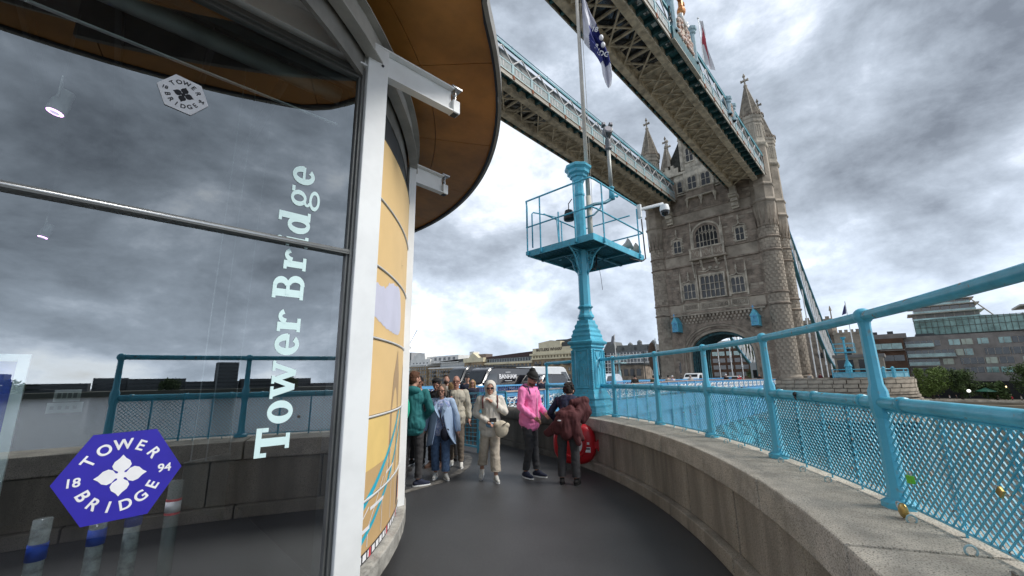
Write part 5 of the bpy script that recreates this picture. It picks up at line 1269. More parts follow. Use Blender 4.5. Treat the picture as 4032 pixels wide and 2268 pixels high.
m = MB(); m.tube([(27.3, 11.2, 37.2), (28.2, 11.2, 36.6)], .07, 5); m.tube([(27.2, 11.2, 36.4), (27.9, 11.2, 37.3), (27.5, 11.2, 38.2)], .06, 5); m.ell((27.55, 11.2, 38.3), .16, 6, 5); m.build('antenna', DARKG, t)
for o in set(COL.objects)-n_before:      # crest stands between the 60 ft marks of the span, scaled to its real size
    o.matrix_local = Matrix.Translation((39.3, 0, 33.5)) @ Matrix.Diagonal((.84, 1, .76, 1)) @ Matrix.Translation((-32, 0, -33.5))
t = thing('flagpole', 'thin white flagpole standing on the near high walkway, right of the crest', 'flagpole', (58.6, 14.4, 37))
m = MB(); m.tube([(0, 0, -.3), (0, 0, 18.0)], [.12, .06], 8); m.ell((0, 0, 18.1), .16); m.build('pole', WHITEP, t, smooth=True)
t = thing('flag', 'limp white and red flag on the pole above the near high walkway', 'flag', (0, 0, 0))
m = MB(); mr = MB()
def f2(u, v): return (58.6+.1+u*.35+.2*math.sin(v*9), 14.4-.1-u*1.2*(.25+v*.6)-.15*math.sin(u*9+v*5), 54.6-7.6*v-1.6*u*v)
for i in range(8):
    for j in range(24):
        q = mr if (i in (3, 4) or j in (9, 10, 11, 12)) else m
        q.add([f2(i/8, j/24), f2((i+1)/8, j/24), f2((i+1)/8, (j+1)/24), f2(i/8, (j+1)/24)], [(0, 1, 2, 3)])
m.build('flag_cloth', flat('flag_white_cloth', (.62, .62, .64)), t); mr.build('flag_cross', flat('flag_red', (.35, .03, .05)), t)

# ------------------------------------------------------------------ bridge deck parapets
YP = 14.0
def ptop(x): return 1.06+.20*math.exp(-((x-40)/19)**2)
par_m = {}
def panel_geo():
    Wd, H = 1.9, .62; fr = MB(); tr = MB()
    for (a, b) in (((-Wd/2, 0), (Wd/2, 0)), ((-Wd/2, H), (Wd/2, H))): fr.bar((a[0], 0, a[1]), (b[0], 0, b[1]), .05, .05)
    hw = Wd/4
    for cx_ in (-hw, hw):
        w_ = .028
        def st(pts, ww=w_): 
            for i in range(len(pts)-1): tr.bar((cx_+pts[i][0], 0, pts[i][1]), (cx_+pts[i+1][0], 0, pts[i+1][1]), .03, ww, up=(0, 1, 0)) if False else tr.tube([(cx_+pts[i][0], 0, pts[i][1]), (cx_+pts[i+1][0], 0, pts[i+1][1])], ww*.62, 4, cap=False)
        st([(-hw+.03, .03), (hw-.03, .03), (hw-.03, H-.03), (-hw+.03, H-.03), (-hw+.03, .03)])
        cz = H/2
        for q in (1, -1):
            st([(q*(hw-.04), H-.04), (q*.20, cz+.10), (q*.20, cz-.10), (q*(hw-.04), .04)])
            st([(-.30, cz+q*(cz-.04)), (-.10, cz+q*.17), (.10, cz+q*.17), (.30, cz+q*(cz-.04))])
        for k in range(4):
            a = k*PI/2+PI/4*0; ox, oz = .085*math.cos(a), .085*math.sin(a)
            st([(ox+.06*math.cos(t), cz+oz+.06*math.sin(t)) for t in np.linspace(a-2.0, a+2.0, 7)])
        st([(.17*math.cos(t), cz+.17*math.sin(t)) for t in np.linspace(0, 2*PI, 13)])
        for sx_ in (-1, 1):
            for sz in (-1, 1): st([(sx_*.17, cz+sz*.17), (sx_*.30, cz+sz*.22), (sx_*(hw-.06), cz+sz*.10)])
    return fr, tr
_fr, _tr = panel_geo()
bp = thing('bridge_parapet', 'near bridge parapet with white quatrefoil tracery panels in blue frames and a pinkish handrail', 'parapet')
f0 = None; x = 9.6; k = 0
RAILT = mat('weathered_handrail', (.45, .33, .27), .7, var=.15)
while x < 72:
    zt = ptop(x+1)
    M = Matrix.Translation((x+1, YP, zt-.86))
    if f0 is None:
        f0 = _fr.build('panel_frame', SKYB, bp); t0 = _tr.build('tracery_panel', WHITEP, bp); pp = MB(); pp.bb(-.07, .07, -.08, .08, -.5, .80); pp0 = pp.build('parapet_post', SKYB, bp)
        f0.matrix_local = M; t0.matrix_local = M; pp0.matrix_local = Matrix.Translation((x, YP, zt-.86))
    else:
        inst(f0, bp, M); inst(t0, bp, M); inst(pp0, bp, Matrix.Translation((x, YP, zt-.86)))
    m = MB(); m.add([(x, YP-.02, zt-.20), (x+2, YP-.02, ptop(x+3)-.20), (x+2, YP-.02, ptop(x+3)-.055), (x, YP-.02, zt-.055), (x, YP+.02, zt-.20), (x+2, YP+.02, ptop(x+3)-.20), (x+2, YP+.02, ptop(x+3)-.055), (x, YP+.02, zt-.055)], [(0, 1, 2, 3), (7, 6, 5, 4), (0, 4, 5, 1), (3, 2, 6, 7)]); m.build('parapet_band', SKYB, bp)
    m = MB(); m.bar((x, YP, zt-.025), (x+2, YP, ptop(x+3)-.025), .17, .055); m.build('handrail', RAILT, bp)
    x += 2; k += 1
m = MB(); 
for x in np.arange(9.6, 70, 2): m.bb(x, x+1.98, YP-.10, YP+.10, -.9, .16)
m.build('base_beam', SKYB, bp)
# bascule girder side below the parapet, seen through the mesh
m = MB(); m.bb(14, 72, 14.12, 14.2, -3.2, -.9)
for x in np.arange(14, 72, 2.0): m.bb(x, x+.25, 13.95, 14.12, -3.2, -.9)
tag(m.build('bascule_girder', SKYB), 'pale blue riveted side girder of the lifting bridge deck below the near parapet', 'girder')
t = thing('bascule_bracing', 'turquoise curved steel bracing of the lifting span below the deck', 'steelwork')
m = MB()
for k in range(10): m.bar((18+k*4, 13.9, -3.3), (20+k*4, 12.6, -4.8), .3, .3); m.bar((20+k*4, 12.6, -4.8), (22+k*4, 13.9, -3.3), .3, .3)
m.build('brace', BLUE, t)
m = MB(); m.tube([(13, 13.2, -1.4), (22, 12.9, -2.4), (36, 12.7, -4.4), (50, 12.7, -4.8)], .35, 6); m.tube([(13, 12.5, -4.8), (30, 12.4, -5.0), (50, 12.5, -5.0)], .3, 6); m.build('curved_chord', BLUE, t)
# far parapet
t = thing('bridge_parapet', 'far bridge parapet beyond the traffic, blue with white panels', 'parapet')
m = MB(); m.bb(-20, 73, 29.2, 29.3, 1.0, 1.15); m.bb(-20, 73, 29.2, 29.3, .1, .3); m.build('rails', SKYB, t)
m = MB()
for x in np.arange(-20, 73, 1.0): m.bar((x, 29.25, .3), (x+1, 29.25, 1.0), .08); m.bar((x, 29.25, 1.0), (x+1, 29.25, .3), .08)
m.build('lattice', WHITEP, t)
# blue guard rail between footway and road
t = thing('guard_rail', 'blue guard rail of close vertical bars between the footway and the vans', 'railing')
for x0_ in np.arange(7, 62, 2.5):
    m = MB(); m.bar((x0_, 17.0, 1.28), (x0_+2.5, 17.0, 1.28), .07, .09); m.bar((x0_, 17.0, .3), (x0_+2.5, 17.0, .3), .05); m.bb(x0_-.05, x0_+.05, 16.95, 17.05, 0, 1.3)
    m.build('rail_frame', SKYB, t)
    m = MB()
    for k in range(1, 16): m.bar((x0_+k*.156, 17.0, .3), (x0_+k*.156, 17.0, 1.26), .03)
    m.build('vertical_bars', ROYAL, t)
# swing gate near the crowd
t = thing('swing_gate', 'turquoise steel barrier gate of fanned bars behind the man in the cream jacket', 'gate', (6.98, 7.55, 0))
m = MB(); m.bb(-.04, .04, -.04, .04, 0, 1.38); m.build('gate_post', BLUE, t)
m = MB()
for i in range(12):
    zz_ = .25+i*.1; m.bar((0, 0, zz_), (.10, 1.15, .20+i*.09+(i % 2)*.03), .014)
m.bar((0, 0, 1.36), (.1, 1.2, 1.32), .04); m.bar((0, 0, .12), (.1, 1.2, .12), .04); m.bar((.1, 1.2, 0), (.1, 1.2, 1.35), .05); m.build('gate_bars', BLUE, t)
m = MB()
for i in range(8): m.bar((.05, .15+i*.14, .15), (.05, .15+i*.14, 1.30), .022)
m.build('gate_uprights', BLUE_D, t)
m = MB(); m.bar((0, 0, 1.36), (.46, -.44, 1.38), .035); m.bar((.46, -.44, 1.38), (.46, -.44, .98), .05, .04); m.bar((.10, -.09, 1.36), (.10, -.09, .95), .03); m.build('top_bracket', BLUE, t)

# ------------------------------------------------------------------ far pier with cabin
pier = thing('far_pier', 'far bridge pier of coursed granite with rounded nose and moulded bands', 'pier')
def pier_ring(r, x0_=73.3):
    pts = [(x0_+ (8-r if False else 0), 36)]
    return None
PX, PY0, PR_ = 81.5, 7.1, 8.2
def pier_pts(e, n=26):
    out = [(PX-PR_-e, 44), (PX-PR_-e, PY0)]
    out += [(PX+(PR_+e)*math.cos(t), PY0+(PR_+e)*math.sin(t)) for t in np.linspace(PI, 2*PI, n)][1:-1]
    out += [(PX+PR_+e, PY0), (PX+PR_+e, 44)]
    return out
def pband(e, z0_, z1_, mt, nm, **k): m = MB(); m.prism(pier_pts(e), z0_, z1_); return m.build(nm, mt, pier, **k)
PSTN = mat('pier_granite', (.33, .28, .22), .85, var=.32, vscale=.7, bump=.5, bscale=8, bdist=.04)
pband(-.15, -9.3, .0, JOINT, 'pier_core')
def pring(e0, e1, z0_, z1_, mt, nm):
    A, B = pier_pts(e0), pier_pts(e1); n = len(A); m = MB()
    m.v = [(*q, z) for z in (z0_, z1_) for q in A]+[(*q, z) for z in (z0_, z1_) for q in B]
    for i in range(n-1):
        a, b = i, i+1; m.f += [(a, b, n+b, n+a), (2*n+b, 2*n+a, 3*n+a, 3*n+b), (n+a, n+b, 3*n+b, 3*n+a), (b, a, 2*n+a, 2*n+b)]
    return m.build(nm, mt, pier)
pring(-.15, -.35, .0, .8, JOINT, 'parapet_core'); pring(.10, -.5, .80, 1.02, PSTN, 'pier_coping')
for z_, e_ in ((-1.05, .30), (-1.45, .45), (-1.9, .62)): pband(e_, z_-.14, z_+.14, PSTN, 'pier_moulding')
pm_ = MB(); pm_.box((0, 0, 0), (1, 1, 1)); pme = pm_.mesh('stone'); pme.materials.append(PSTN)
cnt = 0
def pier_stones(z0_, z1_, e, w_):
    global cnt
    pts = [Vector(p) for p in pier_pts(e)]; d = 0; k = 0
    L = [0]
    for i in range(1, len(pts)): L.append(L[-1]+(pts[i]-pts[i-1]).length)
    def at(s):
        for i in range(1, len(pts)):
            if s <= L[i]: q = (s-L[i-1])/(L[i]-L[i-1]); return pts[i-1]+(pts[i]-pts[i-1])*q, (pts[i]-pts[i-1]).normalized()
        return pts[-1], (pts[-1]-pts[-2]).normalized()
    s = rs_.uniform(0, w_)
    while s < L[-1]*.78:
        w2_ = w_*rs_.uniform(.8, 1.2); p, t_ = at(s+w2_/2)
        if (pts[0].y-p.y > 8 or p.x > PX-6):
            o = bpy.data.objects.new('stone', pme); COL.objects.link(o); o.parent = pier; o.location = (p.x, p.y, (z0_+z1_)/2); o.rotation_euler = (0, 0, math.atan2(t_.y, t_.x)); o.scale = (w2_-.05, .5+rs_.uniform(0, .08), z1_-z0_-.05); cnt += 1
        s += w2_
pier_stones(.22, .78, -.05, 1.5); pier_stones(-.35, .2, -.05, 1.4); pier_stones(-.88, -.37, 0, 1.5)
pier_stones(-2.7, -2.05, .35, 1.6); pier_stones(-3.35, -2.72, .35, 1.6); pier_stones(-4.0, -3.37, .4, 1.6); pier_stones(-4.7, -4.02, .4, 1.7)
m = MB(); m.prism(pier_pts(-.2), .0, .02); m.build('pier_top', ROAD, pier)
# railing on the pier nose
t = thing('pier_railing', 'turquoise railing with mesh infill round the nose of the far pier', 'railing')
rp = [p for p in pier_pts(-.35, 14) if p[1] < 8.5][:12]
m = MB(); m.tube([(*p, 2.15) for p in rp], .06, 6); m.tube([(*p, 1.72) for p in rp], .06, 6); m.build('rails', BLUE, t, smooth=True)
for p in rp:
    m = MB(); m.tube([(*p, 1.0), (*p, 2.2)], .06, 6); m.build('post', BLUE, t)
m = MB()
for i in range(len(rp)-1):
    a, b = rp[i], rp[i+1]; m.add([(*a, 1.08), (*b, 1.08), (*b, 1.68), (*a, 1.68)], [(0, 1, 2, 3)])
m.build('mesh_panel', mat('mesh_far', (.16, .40, .50), .5), t)
for p in ((73.9, 1.7), (75.2, .8)):
    m = MB(); m.lathe([(.16, 1.0), (.16, 2.2), (.22, 2.3), (.05, 2.45)], 8, c=(*p, 0)); m.build('bollard_post', BLUE, t)
# second column with platform (far copy)
t = thing('signal_column', 'distant turquoise column with railed platform on the nose of the far pier', 'column', (77.0, 5.5, 1.0))
m = MB(); m.lathe([(.42, -1.0), (.40, 1.5), (.5, 1.6), (.3, 2.1), (.16, 2.4), (.14, 3.5)], 8); m.build('shaft', BLUE, t)
m = MB(); m.bb(-.9, 1.1, -1.1, 1.3, 3.5, 3.65); m.build('platform', BLUE, t)
m = MB(); 
for z_ in (4.2, 4.85): m.tube([(-.9, -1.1, z_), (-.9, 1.3, z_), (1.1, 1.3, z_), (1.1, -1.1, z_), (-.9, -1.1, z_)], .03, 5)
for (x, y) in ((-.9, -1.1), (-.9, 1.3), (1.1, 1.3), (1.1, -1.1), (-.9, 0)): m.tube([(x, y, 3.6), (x, y, 4.85)], .03, 5)
m.build('railing', BLUE, t)
m = MB(); m.lathe([(.14, 3.6), (.12, 5.4), (.3, 5.6), (.34, 5.8)], 8); m.build('upper_shaft', BLUE, t)
t = thing('flagpole', 'flagpole with dark ensign beside the distant column on the far pier', 'flagpole', (77.3, 4.5, 4.6))
m = MB(); m.tube([(0, 0, 0), (0, 0, 7.4)], .06, 6); m.build('pole', WHITEP, t); m = MB(); m.add([(0, 0, 7.1), (0, .1, 5.6), (.1, .65, 5.4), (0, .25, 6.6)], [(0, 1, 2, 3)]); m.build('ensign', flat('ensign_blue', (.03, .035, .14)), t)
# stone control pavilion
t = thing('control_pavilion', 'low stone control pavilion with dark windows on the far pier', 'pavilion', (0, 0, 0))
m = MB(); m.bb(80, 86, 1.6, 7.2, .02, 3.9); m.build('wall', STONE, t); m = MB(); m.bb(79.8, 86.2, 1.4, 7.4, 3.9, 4.35); m.build('roof', GREYB, t)
for (a, b) in ((5.0, 6.9), (2.5, 4.4)):
    m = MB(); m.bb(79.94, 80, a, b, 1.6, 3.6); m.build('window', GLD, t)
m = MB(); m.bb(82, 84, 1.55, 1.6, 1.6, 3.6); m.build('window', GLD, t)

# ------------------------------------------------------------------ suspension chains
def chain(y, label, x1=158):
    t = thing('suspension_chain', label, 'chain')
    def up(q): x = 88+(x1-88)*q; return Vector((x, y, 34*(1-q)**1.55+2.6+3.0*math.sin(q*PI)))
    def lo(q): x = 88+(x1-88)*q; return Vector((x, y, 34*(1-q)**2.35+1.9-2.2*math.sin(q*PI)*(1-q)))
    n = 22
    m = MB()
    for i in range(n): m.bar(up(i/n), up((i+1)/n), .5, .62, up=(0, 1, 0)) 
    m.build('upper_chord', mat('chain_teal', (.06, .20, .23), .6, var=.2), t)
    m = MB()
    for i in range(n): m.bar(lo(i/n), lo((i+1)/n), .5, .62, up=(0, 1, 0))
    m.build('lower_chord', mat('chain_teal', (.06, .20, .23), .6), t)
    m = MB()
    for i in range(n):
        for s_ in (-.32, .32):
            for f in (up, lo): a, b = f(i/n), f((i+1)/n); a = a+Vector((0, s_, .1)); b = b+Vector((0, s_, .1)); m.bar(a, b, .1, .14)
    m.build('edge_strip', SKYB, t)
    m = MB()
    for i in range(1, n): m.bar(up(i/n), lo((i+.8)/n if i < n-1 else 1), .22, .22); m.bar(lo(i/n), up((i+.8)/n if i < n-1 else 1), .22, .22)
    m.build('web_bracing', WREND, t)
    for i in range(2, n-1, 3):
        p = lo(i/n)
        m = MB(); m.tube([(p.x, p.y, 0), (p.x, p.y, p.z)], .11, 6); m.lathe([(.11, 0), (.2, .3), (.2, .9), (.11, 1.2)], 6, c=(p.x, p.y, p.z*.45)); m.build('hanger_rod', WHITEP, t)
    return t
chain(12.7, 'teal suspension chain truss descending right of the tower, with white hanger rods'); chain(30.7, 'blue and white suspension chain truss seen through the tower arch')
# ------------------------------------------------------------------ far banks and buildings
m = MB(); m.prism([(163, -400), (163, 60), (166, 300), (150, 900), (900, 900), (900, -400)], -9.3, -6.2); tag(m.build('south_bank', SAND), kind='structure')
m = MB(); m.prism([(162.6, -400), (162.6, 60), (165.6, 300), (163, 300), (160.5, 60), (160.5, -400)], -9.2, -6.8); tag(m.build('foreshore', SAND), kind='structure')
m = MB(); m.bb(-900, 900, -700, -520, -9.3, -5); tag(m.build('west_bank', mat('west_ground', (.08, .085, .07), .9)), kind='structure')
WM = {}
def wmesh(w_, h_, d=.12, mt=DKG, key=''):
    k = (round(w_, 2), round(h_, 2), mt.name)
    if k not in WM:
        m = MB(); m.bb(-d, d, -w_/2, w_/2, 0, h_); me = m.mesh('window'); me.materials.append(mt); WM[k] = me
    return WM[k]
def put(me, parent, loc, nm='window', rz=0):
    o = bpy.data.objects.new(nm, me); COL.objects.link(o); o.parent = parent; o.location = loc; o.rotation_euler = (0, 0, rz); return o
FRM = mat('window_white', (.55, .54, .50), .6)
def block(t, x, y0, y1, z0_, z1_, mt, nm='wall', dep=14, **k):
    m = MB(); m.bb(x, x+dep, y0, y1, z0_, z1_); return m.build(nm, mt, t, **k)
def winrow(t, x, y0, y1, z, w_, h_, n, mt=DKG, skip=(), frm=False):
    for i in range(n):
        if i in skip: continue
        y = y0+(y1-y0)*(i+.5)/n
        put(wmesh(w_, h_, .12, mt), t, (x, y, z))
        if frm: put(wmesh(w_*.9, .12, .16, FRM), t, (x, y, z+h_*.5), 'glazing_bar'); put(wmesh(.12, h_, .17, FRM), t, (x, y, z), 'glazing_bar')
# riverside warehouse, left end with white attic
t = thing('warehouse', 'brick riverside warehouse with white stepped attic, leftmost of the row', 'building')
block(t, 175, 243, 264, -6, 10.6, BRICK); block(t, 174.6, 242.5, 264.5, 10.6, 11.8, WREND, 'cornice'); block(t, 175, 240, 264, 11.8, 15.6, WREND, 'attic'); 
m = MB(); m.prism([(246, 15.6), (262, 15.6), (260, 18.4), (254, 20.2), (247, 20.0)], 0, 10, FX(175.2)); m.build('gable', WREND, t)
block(t, 177, 212, 246, 12.5, 17.2, WREND, 'attic_range')
for z_ in (-2.5, .2, 2.9, 5.6, 8.2): winrow(t, 175, 243.5, 263.5, z_, 1.3, 1.7, 7)
winrow(t, 174.6, 244, 263, 10.9, 1.0, .6, 12)
winrow(t, 177, 214, 244, 14.2, 2.4, 1.9, 6); winrow(t, 175, 241, 262, 12.6, 1.6, .8, 5)
t = thing('warehouse', 'long brick warehouse range with white eaves band, left of the pedimented block', 'building')
block(t, 176, 203, 243, -6, 8.6, BRICK); block(t, 175.6, 203, 243, 8.6, 9.5, WREND, 'eaves_band'); block(t, 178, 203, 232, 9.5, 13, mat('grey_attic', (.34, .36, .37), .7), 'attic'); 
m = MB(); m.prism([(203, 13), (232, 13), (232, 13.4), (203, 14.6)], 0, 10, FX(177)); m.build('roof', DARKG, t)
for z_ in (-4.5, -1.8, .9, 3.6, 6.2): winrow(t, 176, 204, 242, z_, 1.3, 1.7, 14)
winrow(t, 178, 204, 231, 10.4, 1.5, 1.9, 13, FRM)
for y in (209, 221, 226, 236):
    for z_ in (.6, 3.3, 6): m = MB(); m.bb(174.8, 176, y-1.6, y+1.6, z_-.2, z_+.1); m.bb(174.8, 174.9, y-1.6, y+1.6, z_+.1, z_+1); m.build('balcony', DARKG, t)
t = thing('warehouse', 'pedimented brick warehouse block with cream cornice in the middle of the row', 'building')
block(t, 175, 186, 203.5, -6, 11.6, BRICK); block(t, 174.5, 185.5, 204, 11.6, 14.2, CREAMW, 'parapet')
m = MB(); m.prism([(190, 14.2), (199.5, 14.2), (195.5, 17.6)], 0, 4, FX(174.8)); m.build('pediment', CREAMW, t)
block(t, 178, 198, 202, 14.2, 18.6, WREND, 'roof_turret', 5); block(t, 178, 187, 194, 14.2, 16.6, mat('brown_roof', (.16, .12, .10)), 'roof_hut', 6)
for z_ in (-4, -.8, 2.2, 5.2, 8.3): winrow(t, 175, 187, 202.5, z_, 1.3, 1.8, 6, frm=True)
t = thing('warehouse', 'long warehouse range with dark tiled roof and pale dormer storey, behind the black van', 'building')
block(t, 176, 147, 186, -6, 9.8, BRICK); block(t, 175.6, 147, 186, 9.8, 10.9, CREAMW, 'eaves_band'); block(t, 177.5, 147, 186, 10.9, 13.3, mat('grey_attic', (.34, .36, .37), .7), 'attic')
m = MB(); m.prism([(146.5, 13.3), (186, 13.3), (186, 14.4), (146.5, 16.2)], 0, 9, FX(177)); m.build('roof', mat('dark_red_tiles', (.07, .04, .04), .8), t)
winrow(t, 177.5, 148, 185, 11.2, 1.3, 1.7, 18)
for z_ in (-4, -1, 2, 5, 7.6): winrow(t, 176, 148, 185, z_, 1.3, 1.8, 13)
t = thing('warehouse', 'cream topped warehouse with a big painted sign reading BUTLERS WHARF', 'building')
block(t, 175, 119.8, 147, -6, 11.2, BRICK)
block(t, 174.4, 119.3, 147.6, 11.2, 11.8, CREAMW, 'lower_cornice'); block(t, 174.8, 119.6, 147.2, 11.8, 13.4, CREAMW, 'frieze'); block(t, 173.9, 119, 148, 13.4, 14.4, CREAMW, 'cornice')
block(t, 175, 120, 146.6, 14.4, 17.2, CREAMW, 'sign_storey'); block(t, 175, 127.6, 142.3, 17.2, 18.2, CREAMW, 'sign_band')
m = MB(); m.prism([(127.6, 18.2), (142.3, 18.2), (142.3, 20.0), (134, 21.0), (127.6, 20.2)], 0, 9, FX(175)); m.build('gable', CREAMW, t)
m = MB(); m.prism([(119, 18.5), (134, 20.8), (133, 21.4), (126, 21.2), (121, 22), (119, 21)], 4, 14, FX(175)); m.build('roof', DARKG, t); block(t, 176, 120.2, 127.4, 17.2, 19.6, DARKG, 'roof_terrace')
winrow(t, 174.8, 120.5, 146.5, 12.0, .9, 1.1, 13, mat('cream_shadow', (.22, .18, .11)))
winrow(t, 175, 121, 146, 8.2, 1.2, 1.9, 8, frm=True); winrow(t, 175, 121, 146, 4.6, 1.2, 1.9, 8, frm=True); winrow(t, 175, 121, 146, 1.2, 1.2, 1.9, 8)
for y in (124, 130, 137, 143): m = MB(); m.bb(173.8, 175, y-1.7, y+1.7, 7.9, 8.1); m.bb(173.8, 173.9, y-1.7, y+1.7, 8.1, 9); m.build('balcony', DARKG, t)
me = text_mesh("BUTLERS WHARF", 2.15, .05, .1, sp=1.05); mb = MB(); add_mesh(mb, me, frame((174.9, 135.3, 16.2), (0, -1, 0), (0, 0, 1)))
mb.build('lettering', flat('sign_brown', (.07, .05, .03)), t)
t = thing('tower_block', 'grey residential tower block with crane behind, at the left edge above the crowd', 'building', (0, 0, 0))
block(t, 260, 391, 404.5, -6, 31, mat('grey_block', (.33, .34, .36), .8), dep=14)
for i in range(9): m = MB(); m.bb(259.7, 260, 391.8+i*1.45, 392.5+i*1.45, 14, 30); m.build('window_strip', DKG, t)
t = thing('low_building', 'dark glassy low building under the grey tower block', 'building'); block(t, 180, 264.6, 284, -6, 11, mat('dark_low', (.12, .13, .14)), dep=8)
for z_ in (2, 5, 8): winrow(t, 180, 265, 282, z_, 2, 1.8, 6, GREENG)
t = thing('crane', 'thin tower crane jib above the grey tower block', 'crane', (270, 412, 31))
m = MB(); m.bar((0, 0, -10), (0, 0, 8), .6); m.bar((0, 3, 6), (0, -16, 26), .5); m.bb(-1, 1, -3, 3, 5, 8); m.build('jib', flat('crane_grey', (.35, .33, .3)), t)
# white framed building left of the tower
t = thing('white_grid_building', 'white gridded glass building with slate mansard roof, left of the tower', 'building')
block(t, 170, 75, 101, -6, 12.4, DKG); m = MB(); m.prism([(75, 12.4), (93, 12.4), (93, 15.3), (75, 15)], 0, 10, FX(170.5)); m.build('mansard_roof', mat('grey_slate', (.16, .165, .16), .8, var=.2), t)
m = MB(); m.prism([(93, 12.4), (101, 12.4), (98, 17.3), (95, 17.3)], 0, 8, FX(171)); m.build('steep_roof', mat('grey_slate', (.16, .165, .16)), t)
for y in np.arange(75.2, 101.2, 1.6):
    m = MB(); m.bb(169.7, 170, y-.16, y+.16, -6, 12.0 if y < 97 else 10.5); m.build('white_mullion', WREND, t)
for z_ in np.arange(-3, 12.5, 1.75):
    m = MB(); m.bb(169.72, 170, 75, 101, z_-.15, z_+.15); m.build('white_transom', WREND, t)
for y in (78, 84, 90): m = MB(); m.bb(170.3, 171, y-.5, y+.5, 13, 14.3); m.build('dormer', DARKG, t)
for y, h_ in ((77, 1.2), (83.5, 1.6), (88, .8)): m = MB(); m.lathe([(1.2, 0), (1.1, h_), (.3, h_+.7)], 8, c=(174, y, 15.1)); m.build('roof_cupola', mat('grey_slate', (.16, .165, .16)), t)
t = thing('cupola', 'small domed cupola rising right beside the column pedestal', 'cupola', (168, 103.5, 0))
m = MB(); m.lathe([(1.3, 4), (1.3, 15.5), (1.7, 15.7), (1.6, 16.4), (1.1, 17.3), (.2, 18), (.1, 19.8)], 10); m.build('dome', mat('cupola_grey', (.3, .29, .27)), t)
block(t, 0, -4, 4, -6, 12.5, BROWNB, 'base', 5)
t = thing('flagpole', 'flagpole with a small striped flag above the white gridded building', 'flagpole', (120, 66, 0))
m = MB(); m.tube([(0, 0, 2), (0, 0, 15)], .14, 6); m.build('pole', WREND, t); m = MB(); m.add([(0, 0, 14.8), (0, 1.0, 14.3), (0, 1.7, 11.3), (0, .3, 12.6)], [(0, 1, 2, 3)]); m.build('flag_cloth', flat('flag_grey', (.2, .2, .22)), t)
t = thing('bridge_cabin', 'low dark stone cabin with dark windows beyond the small white van', 'cabin', (0, 0, 0))
block(t, 120, 57, 66.4, 0, 5.1, STONE2, dep=6); block(t, 119.6, 56.6, 66.8, 5.1, 5.6, DARKG, 'roof', 7); winrow(t, 120, 57.5, 66, 1.8, 1.4, 2, 4, GLD)
t = thing('signal_column', 'small far turquoise column with railed platform left of the tower', 'column', (115, 62.3, 0))
m = MB(); m.lathe([(.5, 0), (.4, 3), (.25, 3.5), (.25, 5.6)], 8); m.bb(-1.6, 1.6, -1.6, 1.6, 5.5, 5.8); m.lathe([(.2, 5.8), (.2, 8), (.6, 8.4)], 8); m.build('shaft', PALE, t)
m = MB()
for z_ in (6.6, 7.4): m.tube([(-1.6, -1.6, z_), (-1.6, 1.6, z_), (1.6, 1.6, z_), (1.6, -1.6, z_)], .07, 4)
m.build('railing', PALE, t)
# street lamps left of tower
for (x, y, lab) in ((95, 44.8, 'dark street lamp standing just left of the tower turret'), (150, 80, 'distant blue street lamp before the white gridded building')):
    t = thing('street_lamp', lab, 'lamp', (x, y, 0)); m = MB(); m.lathe([(.25, 0), (.12, .5), (.1, 6), (.3, 6.3), (.35, 7.1), (.1, 7.6)], 6); m.build('lamp_post', DARKG, t)
# building and tree seen through the arch
t = thing('office_building', 'brown office building with white windows seen through the tower arch', 'building')
block(t, 200, 36, 82, -4, 16, BROWNB)
for z_ in (1, 4, 7, 10, 13): winrow(t, 200, 38, 80, z_, 2.2, 1.8, 14, GREENG if z_ > 9 else DKG)
block(t, 199.6, 36, 82, 15.6, 16.6, WREND, 'cornice')
def tree(x, y, z, hgt, rad, label, mt, nleaf=2600, leaf=.28, seed=1, trunk=True, grp='trees on the far bank'):
    t = thing('tree', label, 'tree', (x, y, z), 0, grp); rq = random.Random(seed)
    m = MB(); m.tube([(0, 0, 0), (.1, 0, hgt*.3), (.0, .1, hgt*.6)], [rad*.09, rad*.06, rad*.03], 7)
    for k in range(6): a = rq.uniform(0, 6.28); m.tube([(0, 0, hgt*(.25+.05*k)), (rad*.5*math.cos(a), rad*.5*math.sin(a), hgt*(.5+.05*k))], [rad*.04, rad*.015], 5)
    m.build('trunk', BARK, t)
    cl = []
    for k in range(26):
        a = rq.uniform(0, 6.28); r_ = rad*math.sqrt(rq.random())*.85; zz_ = hgt*rq.uniform(.22, .92); s_ = 1-.55*abs(zz_/hgt-.5)*1.6
        cl.append((r_*math.cos(a)*s_, r_*math.sin(a)*s_, zz_, rad*rq.uniform(.22, .42)))
    m = MB()
    for k in range(nleaf):
        c_ = rq.choice(cl); d = Vector((rq.gauss(0, 1), rq.gauss(0, 1), rq.gauss(0, 1))).normalized()*c_[3]*rq.uniform(.5, 1.05)
        p = Vector(c_[:3])+d; a_ = Vector((rq.gauss(0, 1), rq.gauss(0, 1), rq.gauss(0, .6))).normalized(); b_ = a_.cross(Vector((rq.gauss(0, 1), rq.gauss(0, 1), rq.gauss(0, 1)))).normalized(); s_ = leaf*rq.uniform(.6, 1.3)
        m.add([p-a_*s_, p+b_*s_*.7, p+a_*s_, p-b_*s_*.7], [(0, 1, 2, 3)])
    m.build('crown', mt, t)
tree(168, -5.5, -6.0, 8.6, 4.6, 'bright green riverside tree in front of the grey flats, left of the pair', LEAF, seed=2, nleaf=7500, leaf=.19); tree(170, -11.2, -6.0, 8.0, 3.8, 'darker tree right of the bright green one before the grey flats', LEAFD, seed=3, nleaf=6000, leaf=.19); tree(168, -24, -6, 9.2, 4.6, 'tall dark tree at the right edge of the picture', LEAFD, seed=4, nleaf=7000, leaf=.19)
